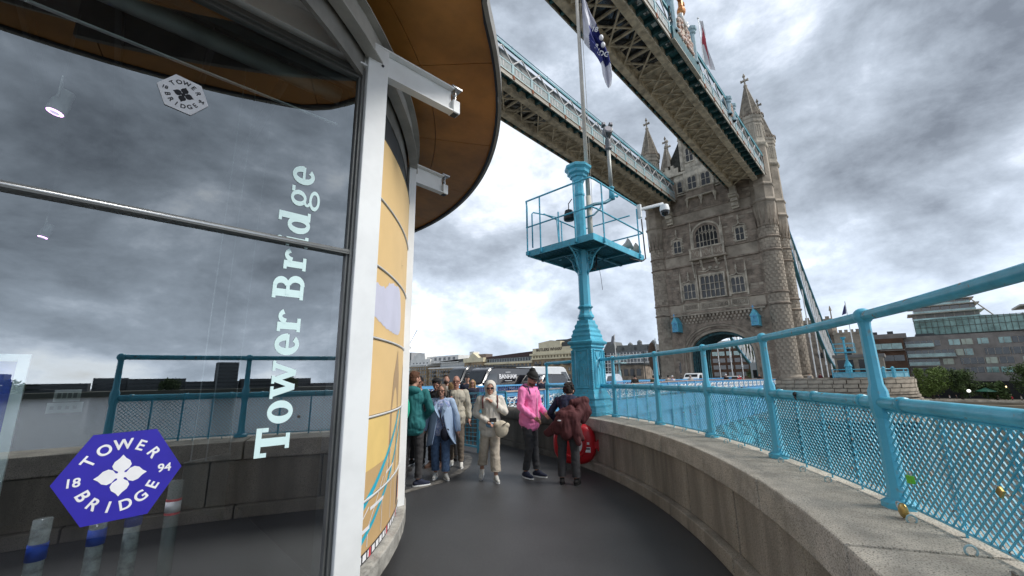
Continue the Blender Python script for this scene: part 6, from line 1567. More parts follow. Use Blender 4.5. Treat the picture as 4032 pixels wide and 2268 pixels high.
tree(170, -17.5, -6.0, 4.5, 3.2, 'low dark shrubby tree behind the green parasol', LEAFD, seed=6, nleaf=2500); tree(171, -1.2, -6.0, 5.5, 2.5, 'small dark tree between the pier and the grey flats', LEAFD, seed=9, nleaf=2000)
tree(176, 38.5, -2, 17, 5, 'tall green tree seen through the tower arch', LEAFD, seed=5, leaf=.4, nleaf=5000)
# abutment gatehouse
t = thing('gatehouse', 'castellated stone gatehouse at the far end of the bridge, right of the tower', 'gatehouse')
block(t, 150, 12.7, 30, -2, 16.2, STONE2); block(t, 149.6, 12.5, 30, 16.2, 17.2, STONE, 'cornice'); block(t, 149, 6.9, 12.6, -2, 12.4, STONE, 'turret', 8); block(t, 148.8, 6.7, 12.8, 12.4, 12.9, STONE, 'turret_cornice', 8)
for y in np.arange(6.8, 12.6, 1.25): block(t, 148.8, y, y+.75, 12.9, 13.6, STONE, 'merlon', 1)
for y in np.arange(13, 18, 1.6): block(t, 149.6, y, y+.9, 17.2, 17.9, STONE, 'merlon', 1)
m = MB(); m.prism([(9, 5), (10.9, 5), (10.9, 8), (10, 9.4), (9, 8)], -.1, .1, FX(148.9)); m.build('window', STONE3, t); m = MB(); m.prism([(9.3, 5), (10.6, 5), (10.6, 8), (10, 9), (9.3, 8)], -.15, .12, FX(148.85)); m.build('window_glass', GLD, t)
for (y, z_) in ((14, 11), (16.5, 6)): put(wmesh(1.2, 1.6, .15, GLD), t, (150, y, z_))
m = MB(); m.lathe([(.2, 17), (.15, 19.5), (.4, 19.6), (.1, 21)], 6, c=(151, 12.5, 0)); m.build('finial', STONE, t)
t = thing('brown_building', 'brown brick apartment building with grey roof huts between gatehouse and grey flats', 'building'); block(t, 182, -2, 10, -6, 12.4, BROWNB); block(t, 184, -3, 9, 12.4, 14, GREYB, 'roof_storey')
for z_ in (1.2, 5.2, 9): winrow(t, 182, -1.5, 6, z_, 2.4, 1.8, 3, GREENG if z_ > 8 else DKG)
for y in (0, 4): block(t, 185, y, y+1.5, 14, 14.9, DARKG, 'roof_hut', 3)
block(t, 181, -2, 4, 8.4, 8.7, GREYB, 'balcony', 1)
# modern flats
t = thing('apartment_block', 'grey banded riverside apartment block with green glass upper floors and terraced penthouses', 'building')
Yl, Yr = -2.2, -48
block(t, 186, Yr, Yl, -1.3, 12.8, GREYB, dep=18)
floors = [(9.6, 11.3), (6.4, 8.3), (3.8, 5.6), (1.2, 2.8)]
lay = [[(-2.3, -8.8, 'b'), (-8.9, -10.4, 'd'), (-12.2, -14.6, 'g'), (-14.9, -17.2, 'p'), (-18.2, -20.4, 'g'), (-22.4, -24.8, 'g'), (-25.0, -27.5, 'd'), (-29, -34, 'g'), (-36, -44, 'd')],
       [(-2.3, -13.0, 'b'), (-13.2, -14.8, 'p'), (-15.0, -16.8, 'g'), (-19.2, -24.0, 'd'), (-24.2, -27.5, 'd'), (-29, -33, 'g'), (-36, -44, 'd')],
       [(-2.3, -9.2, 'b'), (-10.0, -12.3, 'p'), (-13.8, -18.6, 'd'), (-18.9, -21.2, 'p'), (-21.4, -24.4, 'd'), (-26, -33, 'p'), (-36, -44, 'g')],
       [(-3, -12.4, 'd'), (-14.2, -18.2, 'd'), (-18.6, -21.0, 'g'), (-21.4, -24.0, 'g'), (-26, -36, 'd')]]
GL2 = mat('pale_blind_glazing', (.40, .45, .38), .35, var=.1, vscale=.5)
for (za, zb), rw in zip(floors, lay):
    for (ya, yb, kd) in rw:
        m = MB(); m.bb(185.88, 185.99, yb, ya, za, zb); q = m.build('window', {'g': GREENG, 'p': GL2, 'd': DKG, 'b': DKG}[kd], t)
        m = MB(); y = yb
        while y < ya+.01: m.bb(185.8, 185.88, y-.05, y+.05, za, zb); y += 1.45
        m.build('window_frame', BRONZE, q)
        if kd == 'b':
            m = MB(); m.bb(185.15, 185.2, yb, ya, za-.2, za+.85); m.build('balcony_glass', GREENG, q); m = MB(); m.bb(185.1, 185.87, yb-.1, ya+.4, za-.5, za-.2); m.build('balcony_slab', GREYB, q)
m = MB(); m.bb(187, 200, Yr, Yl-3, 12.8, 13.6); m.build('terrace', DARKG, t)
gp = [(-5.4, 187.5), (-17.4, 186.2), (-28, 185.5), (-48, 187)]
m = MB()
for i in range(3):
    (ya, xa), (yb, xb) = gp[i], gp[i+1]; za, zb = (17.8, 18.3, 17.5, 17.5)[i], (17.8, 18.3, 17.5, 17.5)[i+1]
    m.add([(xa, ya, 13.0), (xb, yb, 13.0), (xb-.7, yb, zb), (xa-.7, ya, za), (xa+12, ya, 13), (xb+12, yb, 13), (xb+12, yb, zb), (xa+12, ya, za)], [(0, 1, 2, 3), (3, 2, 6, 7), (0, 3, 7, 4)])
m.build('glass_storeys', GREENG, t)
m = MB()
for i in range(3):
    (ya, xa), (yb, xb) = gp[i], gp[i+1]
    for q in range(9 if i < 2 else 14):
        f = q/(9 if i < 2 else 14); y = ya+(yb-ya)*f; x = xa+(xb-xa)*f; m.bar((x-.1, y, 13.0), (x-.8, y, 17.9), .10, .10)
    for z_ in (13.1, 15.4, 17.2, 17.7): m.bar((xa-.12-.7*(z_-13)/4.8, ya, z_), (xb-.12-.7*(z_-13)/4.8, yb, z_), .1, .12)
m.build('glazing_frame', mat('frame_dark', (.10, .11, .10)), t)
for (z0_, z1_, ya, yb, x_) in ((17.9, 20.0, -5.6, -20.5, 190), (20.3, 22.4, -6.0, -20.0, 191), (22.7, 24.2, -6.6, -19.2, 192), (24.5, 26.2, -8.0, -13.0, 194)):
    m = MB(); m.bb(x_, x_+8, yb, ya, z0_, z1_); q = m.build('penthouse_glazing', DKG if z0_ > 18 else GREYB, t); m = MB(); m.bb(x_-1.2, x_+9, yb-1, ya+1.2, z1_, z1_+.32); m.build('penthouse_roof', BRONZE, t)
    for y in np.arange(yb+1, ya, 2.2): m = MB(); m.bb(x_-.1, x_, y-.12, y+.12, z0_, z1_); m.build('penthouse_column', BRONZE, t)
    m = MB(); m.bb(x_-1.1, x_-1.05, yb, ya, z0_, z0_+.7); m.build('balustrade', GREENG, t)
m = MB(); m.bar((190, -19.5, 23.5), (189, -23, 18.2), .8, .3); m.build('raking_edge', BRONZE, t)
t = thing('apartment_block', 'second modern block with jutting balconies cut by the right picture edge', 'building'); block(t, 190, -46, -29.5, -6, 18, GREYB)
for z_ in (14.5, 17.5, 20): m = MB(); m.bb(187.5, 200, -46, -28.3, z_, z_+.5); m.build('balcony_slab', BRONZE, t)
# undercroft, promenade wall, lights, parasol, people, boat
m = MB(); m.bb(183, 186, -48, -2, -6.2, -1.3); tag(m.build('shopfront', DARK), 'dark ground floor shopfront under the grey apartment block', 'shopfront')
t = thing('parasol', 'wide dark green parasol on the far promenade', 'parasol', (168, -15.8, -6.2)); m = MB(); m.lathe([(2.1, 2.5), (2.0, 2.65), (.1, 3.5)], 8); m.build('canopy', flat('parasol_green', (.01, .10, .06)), t); m = MB(); m.tube([(0, 0, 0), (0, 0, 2.6)], .06, 5); m.build('pole', DARKG, t)
for i, (y, lab) in enumerate(((-12.4, 'white globe lamp on the far promenade left of the parasol'), (-15.0, 'small warm lamp under the shopfront left'), (-20.5, 'warm lit window lights under the shopfront right'))):
    if i == 0:
        t = thing('globe_lamp', lab, 'lamp', (166, y, -6.2)); m = MB(); m.tube([(0, 0, 0), (0, 0, 2.5)], .06, 5); m.build('post', DARKG, t); m = MB(); m.ell((0, 0, 2.7), .42, 10, 8); m.build('globe', flat('globe_white', (.8, .8, .75), emit=.6), t)
    else:
        m = MB(); m.bb(182.9, 182.97, y-.35*i, y+.35*i, -3.0, -2.6); tag(m.build('shop_light', flat('warm_light', (1, .7, .35), emit=1.5)), lab, 'light')
m = MB(); m.bb(163.2, 164, -60, 20, -6.2, -5.7); tag(m.build('river_wall', STONE3), 'low pale stone river wall along the far promenade', 'wall')
t = thing('boat', 'small pale boat moored by the far pier', 'boat', (150, -3, -8.9))
m = MB(); m.prism([(-1.6, 0), (1.3, 0), (1.9, 1.6), (-1.9, 1.3)], -2, 3, Matrix(((0, 0, 1, 0), (1, 0, 0, 0), (0, 1, 0, 0), (0, 0, 0, 1)))); m.build('hull', flat('boat_cream', (.5, .5, .38)), t); m = MB(); m.bb(-1, 2, -1.1, 1.0, 1.4, 3.6); m.build('cabin', flat('boat_green', (.4, .46, .36)), t); m = MB(); m.bb(-1.05, -1, -.9, .8, 2.3, 3.2); m.build('cabin_window', GLD, t)
# skyline upriver (seen in the kiosk window reflection)
rq = random.Random(21)
sky_b = []; xx = -820
while xx < 820: w9 = rq.uniform(16, 52); sky_b.append((xx+w9/2, w9, rq.uniform(5, 13)+(rq.random() < .18)*rq.uniform(5, 14))); xx += w9+rq.uniform(-4, 10)
sky_b += [(60, 20, 30), (310, 24, 48), (345, 30, 26)]
for i, (x, w_, h_) in enumerate(sky_b):
    t = thing('skyline_building', 'distant dark building on the upriver bank', 'building', (x, -560-rq.uniform(0, 60), -6), 0, 'upriver skyline buildings')
    m = MB(); m.bb(-w_/2, w_/2, -12, 12, 0, h_); m.build('wall', mat('skyline_grey', (.10, .11, .12), .8), t)
    m = MB()
    for z_ in np.arange(3, h_-1, 4): m.bb(-w_/2+1, w_/2-1, 12, 12.2, z_, z_+1.6)
    m.build('window_bands', DKG, t)
for x in (-230, -120, -95, 10, 120, 205, 240): tree(x, -538, -6, 11, 10, 'distant dark tree on the upriver bank', LEAFD, seed=int(x)+500, leaf=1.2, nleaf=900, grp='trees on the upriver bank')

# ------------------------------------------------------------------ vehicles
TYRE = flat('tyre', (.015, .015, .015), .8); CHROME = flat('wheel_grey', (.3, .3, .31), .35, .6)
VG = mat('vehicle_glass', (.02, .025, .028), .06, spec=1.0)
def vehicle(name, label, loc, L, H, Wd, body, kind='van', flip=False, signs=None, group=None):
    # local: front at x=0, length along +x, y width, near side y=-Wd/2
    t = thing(name, label, 'van' if kind == 'van' else 'car', loc, PI if flip else 0, group)
    if kind == 'van':
        prof = [(0, .35), (-.02, .75), (.05, 1.0), (.25, 1.18), (.95, 1.36), (1.62, H-.22), (1.85, H-.06), (2.2, H), (L-.15, H-.02), (L-.02, H-.15), (L, .9), (L, .38)]
        win_side = [(1.18, 1.40), (1.72, H-.42), (2.35, H-.42), (2.35, 1.36)]
        ws = ((.98, 1.40), (1.60, H-.28))
    elif kind == 'minivan':
        prof = [(0, .3), (-.02, .6), (.08, .85), (.35, 1.0), (1.05, 1.08), (1.75, H-.12), (2.05, H), (L-.5, H-.03), (L-.12, H-.3), (L, .95), (L, .35)]
        win_side = [(1.35, 1.08), (1.85, H-.22), (2.6, H-.2), (2.6, 1.08)]
        ws = ((1.1, 1.10), (1.75, H-.16))
    else:
        prof = [(0, .3), (0, .6), (.1, .8), (1.1, .98), (1.8, H-.08), (2.2, H), (3.3, H-.02), (4.0, H-.35), (L-.1, .95), (L, .7), (L, .35)]
        win_side = [(1.5, .98), (1.95, H-.14), (3.2, H-.12), (3.7, 1.0)]
        ws = ((1.15, 1.0), (1.8, H-.10))
    def hw(z): return Wd/2*(1 if z < 1.1 else 1-.10*((z-1.1)/max(.3, H-1.1))**1.4)
    m = MB(); n = len(prof); ks = (-1, -.93, -.6, 0, .6, .93, 1)
    for k in ks:
        for (x, z) in prof:
            inn = .07 if abs(k) == 1 else 0
            xx = x+(inn if x < L/2 else -inn); zz_ = z-(inn if z > 1 else -.0)
            m.v.append((xx+(.10*k*k if x < 1.0 else 0), hw(z)*k, zz_))
    for a in range(len(ks)-1):
        for i in range(n): j = (i+1) % n; m.f.append((a*n+i, a*n+j, (a+1)*n+j, (a+1)*n+i))
    m.f.append(tuple(range(n))); m.f.append(tuple((len(ks)-1)*n+i for i in range(n))[::-1])
    b = m.build('body', body, t, auto=35)
    m = MB()
    (xa, za), (xb, zb) = ws; d = .025
    m.add([(xa-.03+.04, -hw(za)*.86, za+d), (xa-.03+.04, hw(za)*.86, za+d), (xb-.03, hw(zb)*.80, zb+d), (xb-.03, -hw(zb)*.80, zb+d)], [(0, 1, 2, 3)])
    m.build('windscreen', VG, t)
    for s_ in (-1, 1):
        m = MB(); P = [(x, s_*(hw(z)+.012), z) for x, z in win_side]; m.add(P, [(0, 1, 2, 3)]); m.build('side_window', VG, t)
        m = MB(); m.box((win_side[0][0]-.02, s_*(Wd/2+.14), 1.42 if kind == 'van' else 1.12), (.12, .2, .34 if kind == 'van' else .18)); m.build('mirror', DARKG, t, bevel=.03)
        m = MB(); m.box((.10, s_*Wd*.38, .88 if kind == 'van' else .72), (.14, .34, .2)); m.build('headlight', flat('headlamp', (.6, .62, .62), .1), t, bevel=.03)
        m = MB(); m.box((L-.01, s_*Wd*.46, 1.0), (.05, .1, .4)); m.build('tail_light', RPRT, t)
        for x in (.95, L-1.0):
            m = MB(); m.tube([(x, s_*(Wd/2-.2), .34), (x, s_*(Wd/2+.01), .34)], .34, 18); q = m.build('tyre', TYRE, t, auto=40)
            m = MB(); m.tube([(x, s_*(Wd/2-.1), .34), (x, s_*(Wd/2+.02), .34)], .2, 14); m.build('wheel_rim', CHROME, q)
        m = MB(); m.box((L*.55, s_*(Wd/2+.005), .78), (L*.55, .03, .09)); m.build('side_trim', DARKG, t)
    m = MB(); m.box((-.02, 0, .62), (.06, Wd*.5, .2)); m.build('grille', DARKG, t, bevel=.02)
    if kind == 'van':
        m = MB(); m.box((L+.0, 0, H-.65), (.03, Wd*.74, .62)); m.build('rear_window', VG, t)
        m = MB(); m.box((L+.012, 0, H/2+.1), (.02, .02, H-.7)); m.build('door_gap', DARKG, t)
    return t
BLK = mat('black_van_paint', (.012, .013, .018), .12, var=.1, spec=.8); WHT = mat('white_van_paint', (.66, .68, .69), .25, var=.03); GRYP = mat('dark_grey_paint', (.03, .032, .036), .2, spec=.7)
v1 = vehicle('panel_van', 'glossy black panel van with roof rack and white BANHAM lettering', (17.75, 21.0, 0), 6.1, 2.42, 2.0, BLK)
for txt, sz, x, z_ in (('BANHAM', .42, 3.45, 1.80),): mb = MB(); add_mesh(mb, text_mesh(txt, sz, sz*.02, .004), frame((x, -1.02+(.05 if z_ > 1.6 else .0), z_), (1, 0, 0), (0, .09, 1))); mb.build('lettering', WPRT, v1)
m = MB(); m.bar((3.2, -.975, 2.10), (3.7, -.975, 2.10), .01, .03); m.bar((3.1, -1.0, 1.52), (3.8, -1.0, 1.52), .01, .03); m.build('small_print', WPRT, v1)
m = MB()
for y_ in (-.75, .75): m.bar((2.3, y_, 2.56), (5.9, y_, 2.56), .05)
for x in (2.4, 3.3, 4.2, 5.1, 5.8): m.bar((x, -.8, 2.52), (x, .8, 2.52), .05)
m.build('roof_rack', DARKG, v1)
m = MB(); m.bar((3.5, -1.02, 1.02), (5.8, -1.02, 1.02), .02, .02); m.bar((4.4, -1.01, 1.16), (6.0, -1.01, 1.16), .02, .07); m.build('silver_stripe', WPRT, v1)
vehicle('panel_van', 'dark grey panel van ahead in the farther lane, windscreen showing left of the black van', (19.4, 25.2, 0), 5.8, 2.6, 2.0, GRYP)
vehicle('panel_van', 'white high roofed panel van seen from behind, dark rear windows', (30.2, 21.3, 0), 5.9, 2.55, 2.05, WHT, flip=True)
vehicle('people_carrier', 'dark grey car with paper in its windscreen in front of the white van', (20.9, 18.9, 0), 4.6, 1.95, 1.9, GRYP, kind='minivan')
vehicle('small_van', 'small white van with blue tinge facing the camera right of the column pedestal', (30.6, 19.6, 0), 4.5, 1.95, 1.85, mat('bluish_white_paint', (.55, .60, .66), .2), kind='minivan')
vehicle('small_van', 'white van near the tower arch, roof just above the parapet', (51, 18.9, 0), 4.8, 1.95, 1.9, WHT, kind='minivan')
vehicle('car', 'white saloon car just inside the road arch', (63, 17.6, 0), 4.3, 1.5, 1.8, WHT, kind='car')
t = thing('box_lorry', 'pale flat box lorry body inside the tower arch', 'lorry', (78, 15.8, 0)); m = MB(); m.bb(0, 7, 0, 2.5, .9, 3.6); m.build('box_body', flat('lorry_cream', (.5, .52, .50)), t, bevel=.05); m = MB(); m.bb(-.02, 0, .3, 2.2, 1.1, 2.4); m.build('dark_opening', DARK, t)
for x in (1, 5.8): m = MB(); m.tube([(x, -.02, .45), (x, 2.5, .45)], .45, 14); m.build('wheel', TYRE, t)

# ------------------------------------------------------------------ lifebuoy housing
t = thing('lifebuoy_housing', 'bright red plastic lifebuoy case mounted on the wall behind the person in the maroon coat', 'lifebuoy', (6.93, 4.80, .47), R(24)); t.scale = (.9, .88, .86)
# local: -x faces the walkway
m = MB(); fr = Matrix(((0, 0, -1, 0), (1, 0, 0, 0), (0, 1, 0, 0), (0, 0, 0, 1)))
out_ = [(.46*math.cos(a)*(abs(math.cos(a))**-.28 if abs(math.cos(a)) > .05 else 1), .43*math.sin(a)*(abs(math.sin(a))**-.25 if abs(math.sin(a)) > .05 else 1)) for a in np.linspace(0, 2*PI, 36, endpoint=False)]
for (k, s_) in ((0, 1.0), (.10, 1.0), (.17, .93), (.20, .80)):
    for (a, b) in out_: m.v.append((-k, a*s_, b*s_))
n = 36
for i in range(3):
    for k in range(n): a = i*n+k; b = i*n+(k+1) % n; m.f.append((a, b, b+n, a+n))
m.f.append(tuple(range(3*n, 4*n))); m.build('case', RED, t, auto=50)
m = MB(); m.tube([(-.205, .27*math.cos(a), .27*math.sin(a)+.0) for a in np.linspace(0, 2*PI, 28)], .022, 6); m.build('raised_ring', RED, t, smooth=True)
m = MB()
for (a0_, a1_) in ((150, 215), (-35, 35)):
    P = []
    for q in np.linspace(R(a0_), R(a1_), 8): P.append((-.209, .25*math.cos(q)+.06, .25*math.sin(q)))
    P2 = [(-.209, .12*math.cos(q)+.06, .20*math.sin(q)) for q in np.linspace(R(a1_), R(a0_), 8)]
    m.add(P+P2, [tuple(range(16))])
m.bb(-.212, -.209, -.03, .05, -.33, -.12); m.bb(-.212, -.209, -.06, .10, .12, .17); m.build('white_label', WPRT, t)
m = MB(); m.bb(-.213, -.209, -.36, -.25, -.16, -.05); m.bb(-.213, -.209, -.34, -.29, .0, .05); m.build('notice', WPRT, t)
m = MB(); m.bb(-.216, -.213, -.35, -.26, -.10, -.07); m.build('notice_print', BPRT, t)
m = MB(); m.box((-.08, -.47, -.02), (.12, .12, .16)); m.box((-.10, -.52, -.02), (.10, .06, .24)); m.build('latch', RED, t, bevel=.02)
# ------------------------------------------------------------------ people
def capsule(m, a, b, ra, rb, n=12, flat_=1.0, fl_axis=None):
    a, b = Vector(a), Vector(b); d = b-a; L = d.length
    if L < 1e-5: m.ell(a, ra); return
    pts = []; rs2 = []
    for t in (0, .08, .3): pass
    for i in range(5):
        q = i/4*PI/2; pts.append(a-d.normalized()*ra*math.cos(q)); rs2.append(max(.001, ra*math.sin(q)))
    for i in range(5):
        q = i/4*PI/2; pts.append(b+d.normalized()*rb*math.sin(q)); rs2.append(max(.001, rb*math.cos(q)))
    m.tube(pts, rs2, n)
def solid(m, name, mt, parent, vox, disp=0., dscale=9., stretch=(1, 1, .45), seed=0, sm=2, cut=None):
    me = bpy.data.meshes.new('t'); me.from_pydata(m.v, [], m.f); me.update()
    o = bpy.data.objects.new('t', me)
    r = o.modifiers.new('r', 'REMESH'); r.mode = 'VOXEL'; r.voxel_size = vox
    if sm: s_ = o.modifiers.new('s', 'SMOOTH'); s_.iterations = sm; s_.factor = .5
    me2 = baked(o); bpy.data.meshes.remove(me)
    n = len(me2.vertices)
    if disp and n:
        off_ = Vector((seed*3.1, seed*1.7, 0))
        co_ = np.empty(n*3, 'f'); me2.vertices.foreach_get('co', co_); co_ = co_.reshape(-1, 3)
        no_ = np.empty(n*3, 'f'); me2.vertex_normals.foreach_get('vector', no_); no_ = no_.reshape(-1, 3)
        st_ = co_*np.array(stretch)*dscale+np.array(off_)
        q_ = np.array([noise.noise(p)+.5*noise.noise(p*2.3) for p in map(Vector, st_.tolist())])
        co_ = co_+no_*((np.abs(q_)*-2+.7)*disp)[:, None]; me2.vertices.foreach_set('co', co_.ravel().astype('f'))
    me2.polygons.foreach_set('use_smooth', [True]*len(me2.polygons)); me2.materials.append(mt); me2.name = name
    o2 = bpy.data.objects.new(name, me2); COL.objects.link(o2); o2.parent = parent; return o2
def V(*a): return Vector(a)
BASE = dict(pel=(0, 0, .95), waist=(0, 0, 1.08), chest=(.01, 0, 1.30), neck=(0, 0, 1.46), head=(.025, 0, 1.625),
            shL=(0, .185, 1.41), shR=(0, -.185, 1.41), elL=(-.02, .25, 1.13), elR=(-.02, -.25, 1.13), wrL=(.06, .26, .89), wrR=(.06, -.26, .89),
            hipL=(0, .09, .92), hipR=(0, -.09, .92), knL=(.02, .11, .50), knR=(.02, -.11, .50), anL=(-.01, .12, .09), anR=(-.01, -.12, .09))
def hand(m, w, el, side, curl=.5):
    w = Vector(w); d = (w-Vector(el)).normalized(); s_ = Vector((0, side, 0)); f = (Vector((1, 0, 0))-d*d.x)
    f = f.normalized() if f.length > .1 else Vector((0, 0, -1))
    lat = d.cross(f).normalized()
    pc = w+d*.05; capsule(m, w, pc, .026, .034)
    k0 = w+d*.085
    for i, (o_, L) in enumerate(((-.030, .065), (-.010, .075), (.010, .072), (.030, .055))):
        b = k0+f*o_; pin = (-lat*side if True else lat)
        b1 = b+d*L*.55; b2 = b1+(d*(1-curl)+pin*curl).normalized()*L*.5
        capsule(m, b-d*.03, b1, .0105, .0095, 8); capsule(m, b1, b2, .0095, .008, 8)
    t0 = w+d*.035+f*.03; t1 = t0+(f*.7+d*.7).normalized()*.035; t2 = t1+(d*.9+f*.3).normalized()*.03
    capsule(m, w+d*.02, t0, .013, .0125, 8); capsule(m, t0, t1, .012, .011, 8); capsule(m, t1, t2, .0105, .009, 8)
def person(label, loc, az, Ht=1.75, pose={}, top=None, topm=None, legm=None, shoem=None, solem=None, hairm=None, skin=None, hair='short', coat=0., flare=0., near=True, hood=None, glasses=None, hat=None, hatm=None, beard=None, group=None, look=(0, 0), build=1., wide_leg=0., crop=0., hood_down=None):
    J = {k: Vector(pose.get(k, v)) for k, v in BASE.items()}
    t = thing('person', label, 'person', loc, R(az), group); sc_ = Ht/1.75; t.scale = (sc_, sc_, sc_)
    vox = .011 if near else .022; skin = skin or SKIN; sd_ = hash(label) % 97 if False else len(label)
    hd = J['head']; Mh = Matrix.Rotation(R(look[0]), 3, 'Z') @ Matrix.Rotation(R(look[1]), 3, 'Y')
    def H(x, y, z): return hd+Mh @ Vector((x, y, z))
    m = MB()
    # torso, neck, head with jaw, nose, ears, brow
    capsule(m, J['pel']+V(0, 0, .0), J['waist'], .125, .115); capsule(m, J['waist'], J['chest'], .115, .125); capsule(m, J['shL']*.8+J['shR']*.2, J['shR']*.8+J['shL']*.2, .07, .07)
    capsule(m, J['neck']-V(0, 0, .04), H(-.015, 0, -.06), .056, .052)
    m.ell(H(0, 0, .02), (.094, .074, .105), 18, 14, M=Mh); m.ell(H(.022, 0, -.045), (.066, .056, .070), 14, 10, M=Mh); m.ell(H(.060, 0, -.085), (.026, .028, .022), 10, 8, M=Mh)
    capsule(m, H(.088, 0, .022), H(.106, 0, -.014), .009, .014, 8); m.ell(H(.094, 0, -.016), (.014, .019, .010), 8, 6, M=Mh); m.ell(H(.083, 0, -.048), (.012, .026, .009), 8, 6, M=Mh)
    for s_ in (-1, 1): m.ell(H(-.005, s_*.078, -.005), (.022, .010, .034), 8, 6, M=Mh); m.ell(H(.072, s_*.033, .032), (.018, .026, .012), 8, 6, M=Mh); m.ell(H(.055, s_*.042, -.02), (.022, .018, .024), 8, 6, M=Mh)
    for s_, S_ in ((1, 'L'), (-1, 'R')):
        capsule(m, J['sh'+S_], J['el'+S_], .050, .040); capsule(m, J['el'+S_], J['wr'+S_], .040, .027); hand(m, J['wr'+S_], J['el'+S_], s_, pose.get('curl', .45))
        capsule(m, J['hip'+S_], J['kn'+S_], .080, .054); capsule(m, J['kn'+S_]+(J['an'+S_]-J['kn'+S_])*.0, J['kn'+S_]+(J['an'+S_]-J['kn'+S_])*.35, .054, .052); capsule(m, J['kn'+S_]+(J['an'+S_]-J['kn'+S_])*.35, J['an'+S_], .052, .034)
    solid(m, 'body', skin, t, vox*.72 if near else vox, sm=1)
    if near:
        m = MB()
        for s_ in (-1, 1): m.ell(H(.082, s_*.033, .014), (.009, .014, .0075), 8, 6, M=Mh)
        m.build('eye', flat('eye_dark', (.05, .04, .035), .2), t, smooth=True); m = MB(); m.ell(H(.091, 0, -.049), (.006, .023, .006), 8, 6, M=Mh); m.build('mouth', flat('lips', (.33, .12, .10), .5), t, smooth=True)
    # top garment
    b_ = build
    m = MB()
    hem = coat
    capsule(m, J['chest']+V(0, .055, .03), J['chest']+V(0, -.055, .03), .138*b_, .138*b_); capsule(m, J['chest'], J['waist'], .145*b_, .142*b_); capsule(m, J['waist']+V(0, .04, 0), J['waist']+V(0, -.04, 0), .13*b_, .13*b_); capsule(m, J['waist'], J['pel'], .14*b_, .148*b_)
    capsule(m, J['pel']+V(0, .035, 0), J['pel']+V(0, -.035, 0), .145*b_, .145*b_)
    capsule(m, J['shL']-V(0, .01, .01), J['shR']+V(0, .01, -.01), .064, .064); capsule(m, J['neck']-V(0, 0, .06), J['neck']+V(0, 0, -.02), .082, .062)
    sl_end = pose.get('sleeve', 1.0)
    for S_ in 'LR':
        capsule(m, J['sh'+S_], J['el'+S_], .064*b_, .055*b_)
        if sl_end > .5: capsule(m, J['el'+S_], J['el'+S_]+(J['wr'+S_]-J['el'+S_])*(.93), .055*b_, .043*b_)
    if hem:
        for y_ in (-.06, 0, .06): capsule(m, J['pel']+V(0, y_, 0), J['pel']+V(-.02, y_*(1.3+flare), -hem), .145*b_, (.12+.05*flare)*b_)
    capsule(m, J['pel']+V(0, .04, -.10-hem*0), J['pel']+V(0, -.04, -.10), .13*b_, .13*b_)
    g = solid(m, top or 'jacket', topm, t, vox, disp=.011 if near else .008, dscale=12, seed=sd_, stretch=(.8, .8, .35))
    # cut the hem flat: drop everything below the hem line
    zc = J['pel'].z-.16-hem
    for v in g.data.vertices:
        if v.co.z < zc and hypot2(v.co, J): v.co.z = zc+(v.co.z-zc)*.06
    # trousers
    m = MB()
    capsule(m, J['pel']+V(0, .045, -.01), J['pel']+V(0, -.045, -.01), .125, .125)
    for s_, S_ in ((1, 'L'), (-1, 'R')):
        a, k, n_ = J['hip'+S_], J['kn'+S_], J['an'+S_]
        e_ = k+(n_-k)*(1.0-crop*.6); capsule(m, a, k, .098, .072+wide_leg*.4); capsule(m, k, e_, .072+wide_leg*.4, .056+wide_leg)
    g = solid(m, 'trousers', legm, t, vox, disp=.007, dscale=12, seed=sd_+4, stretch=(.6, .6, .8))
    for v in g.data.vertices:
        S_ = 'L' if (v.co-J['anL']).length < (v.co-J['anR']).length else 'R'; zc2 = J['an'+S_].z+.035+crop*.45
        if v.co.z < zc2: v.co.z = zc2+(v.co.z-zc2)*.1
    # shoes
    for s_, S_ in ((1, 'L'), (-1, 'R')):
        a = J['an'+S_]; tv = V(*pose.get('toe'+S_, (1, s_*.15, 0))).normalized(); dn = V(*pose.get('dn'+S_, (0, 0, -1)))
        m = MB(); capsule(m, a-tv*.045+dn*.045, a+tv*.12+dn*.055, .040, .036); capsule(m, a+V(0, 0, -.012), a+tv*.07+dn*.035, .043, .038); capsule(m, a+tv*.08+dn*.052, a+tv*.165+dn*.06, .040, .030)
        sh = solid(m, 'shoe', shoem, t, .009 if near else .02, sm=1)
        m = MB(); up_ = -dn; 
        P = []
        lt = tv.cross(dn).normalized()
        for q in range(14):
            an = 2*PI*q/14; P.append(a+tv*(.055+.145*math.cos(an))+lt*(.045*math.sin(an))+dn*.072)
        m.add([tuple(p) for p in P]+[tuple(p+dn*.020) for p in P], [tuple(range(14)), tuple(range(27, 13, -1))]+[(i, (i+1) % 14, (i+1) % 14+14, i+14) for i in range(14)])
        m.build('sole', solem or WHITEP, sh)
    # hair
    if hair:
        m = MB()
        if hair in ('short', 'bob', 'curly', 'long'):
            m.ell(H(-.018, 0, .040), (.094, .083, .098), 16, 12, M=Mh); m.ell(H(-.045, 0, -.005), (.062, .078, .085), 14, 10, M=Mh)
            if hair == 'short': m.ell(H(.035, 0, .105), (.050, .062, .030), 10, 8, M=Mh)
        if hair == 'bob':
            for s_ in (-1, 1): m.ell(H(-.01, s_*.073, -.03), (.055, .030, .085), 10, 8, M=Mh)
            m.ell(H(-.06, 0, -.05), (.05, .08, .08), 10, 8, M=Mh)
        if hair == 'long':
            for s_ in (-1, 1): capsule(m, H(-.01, s_*.075, .03), H(.0, s_*.10, -.20), .045, .03)
            capsule(m, H(-.06, 0, 0), H(-.08, 0, -.20), .07, .06)
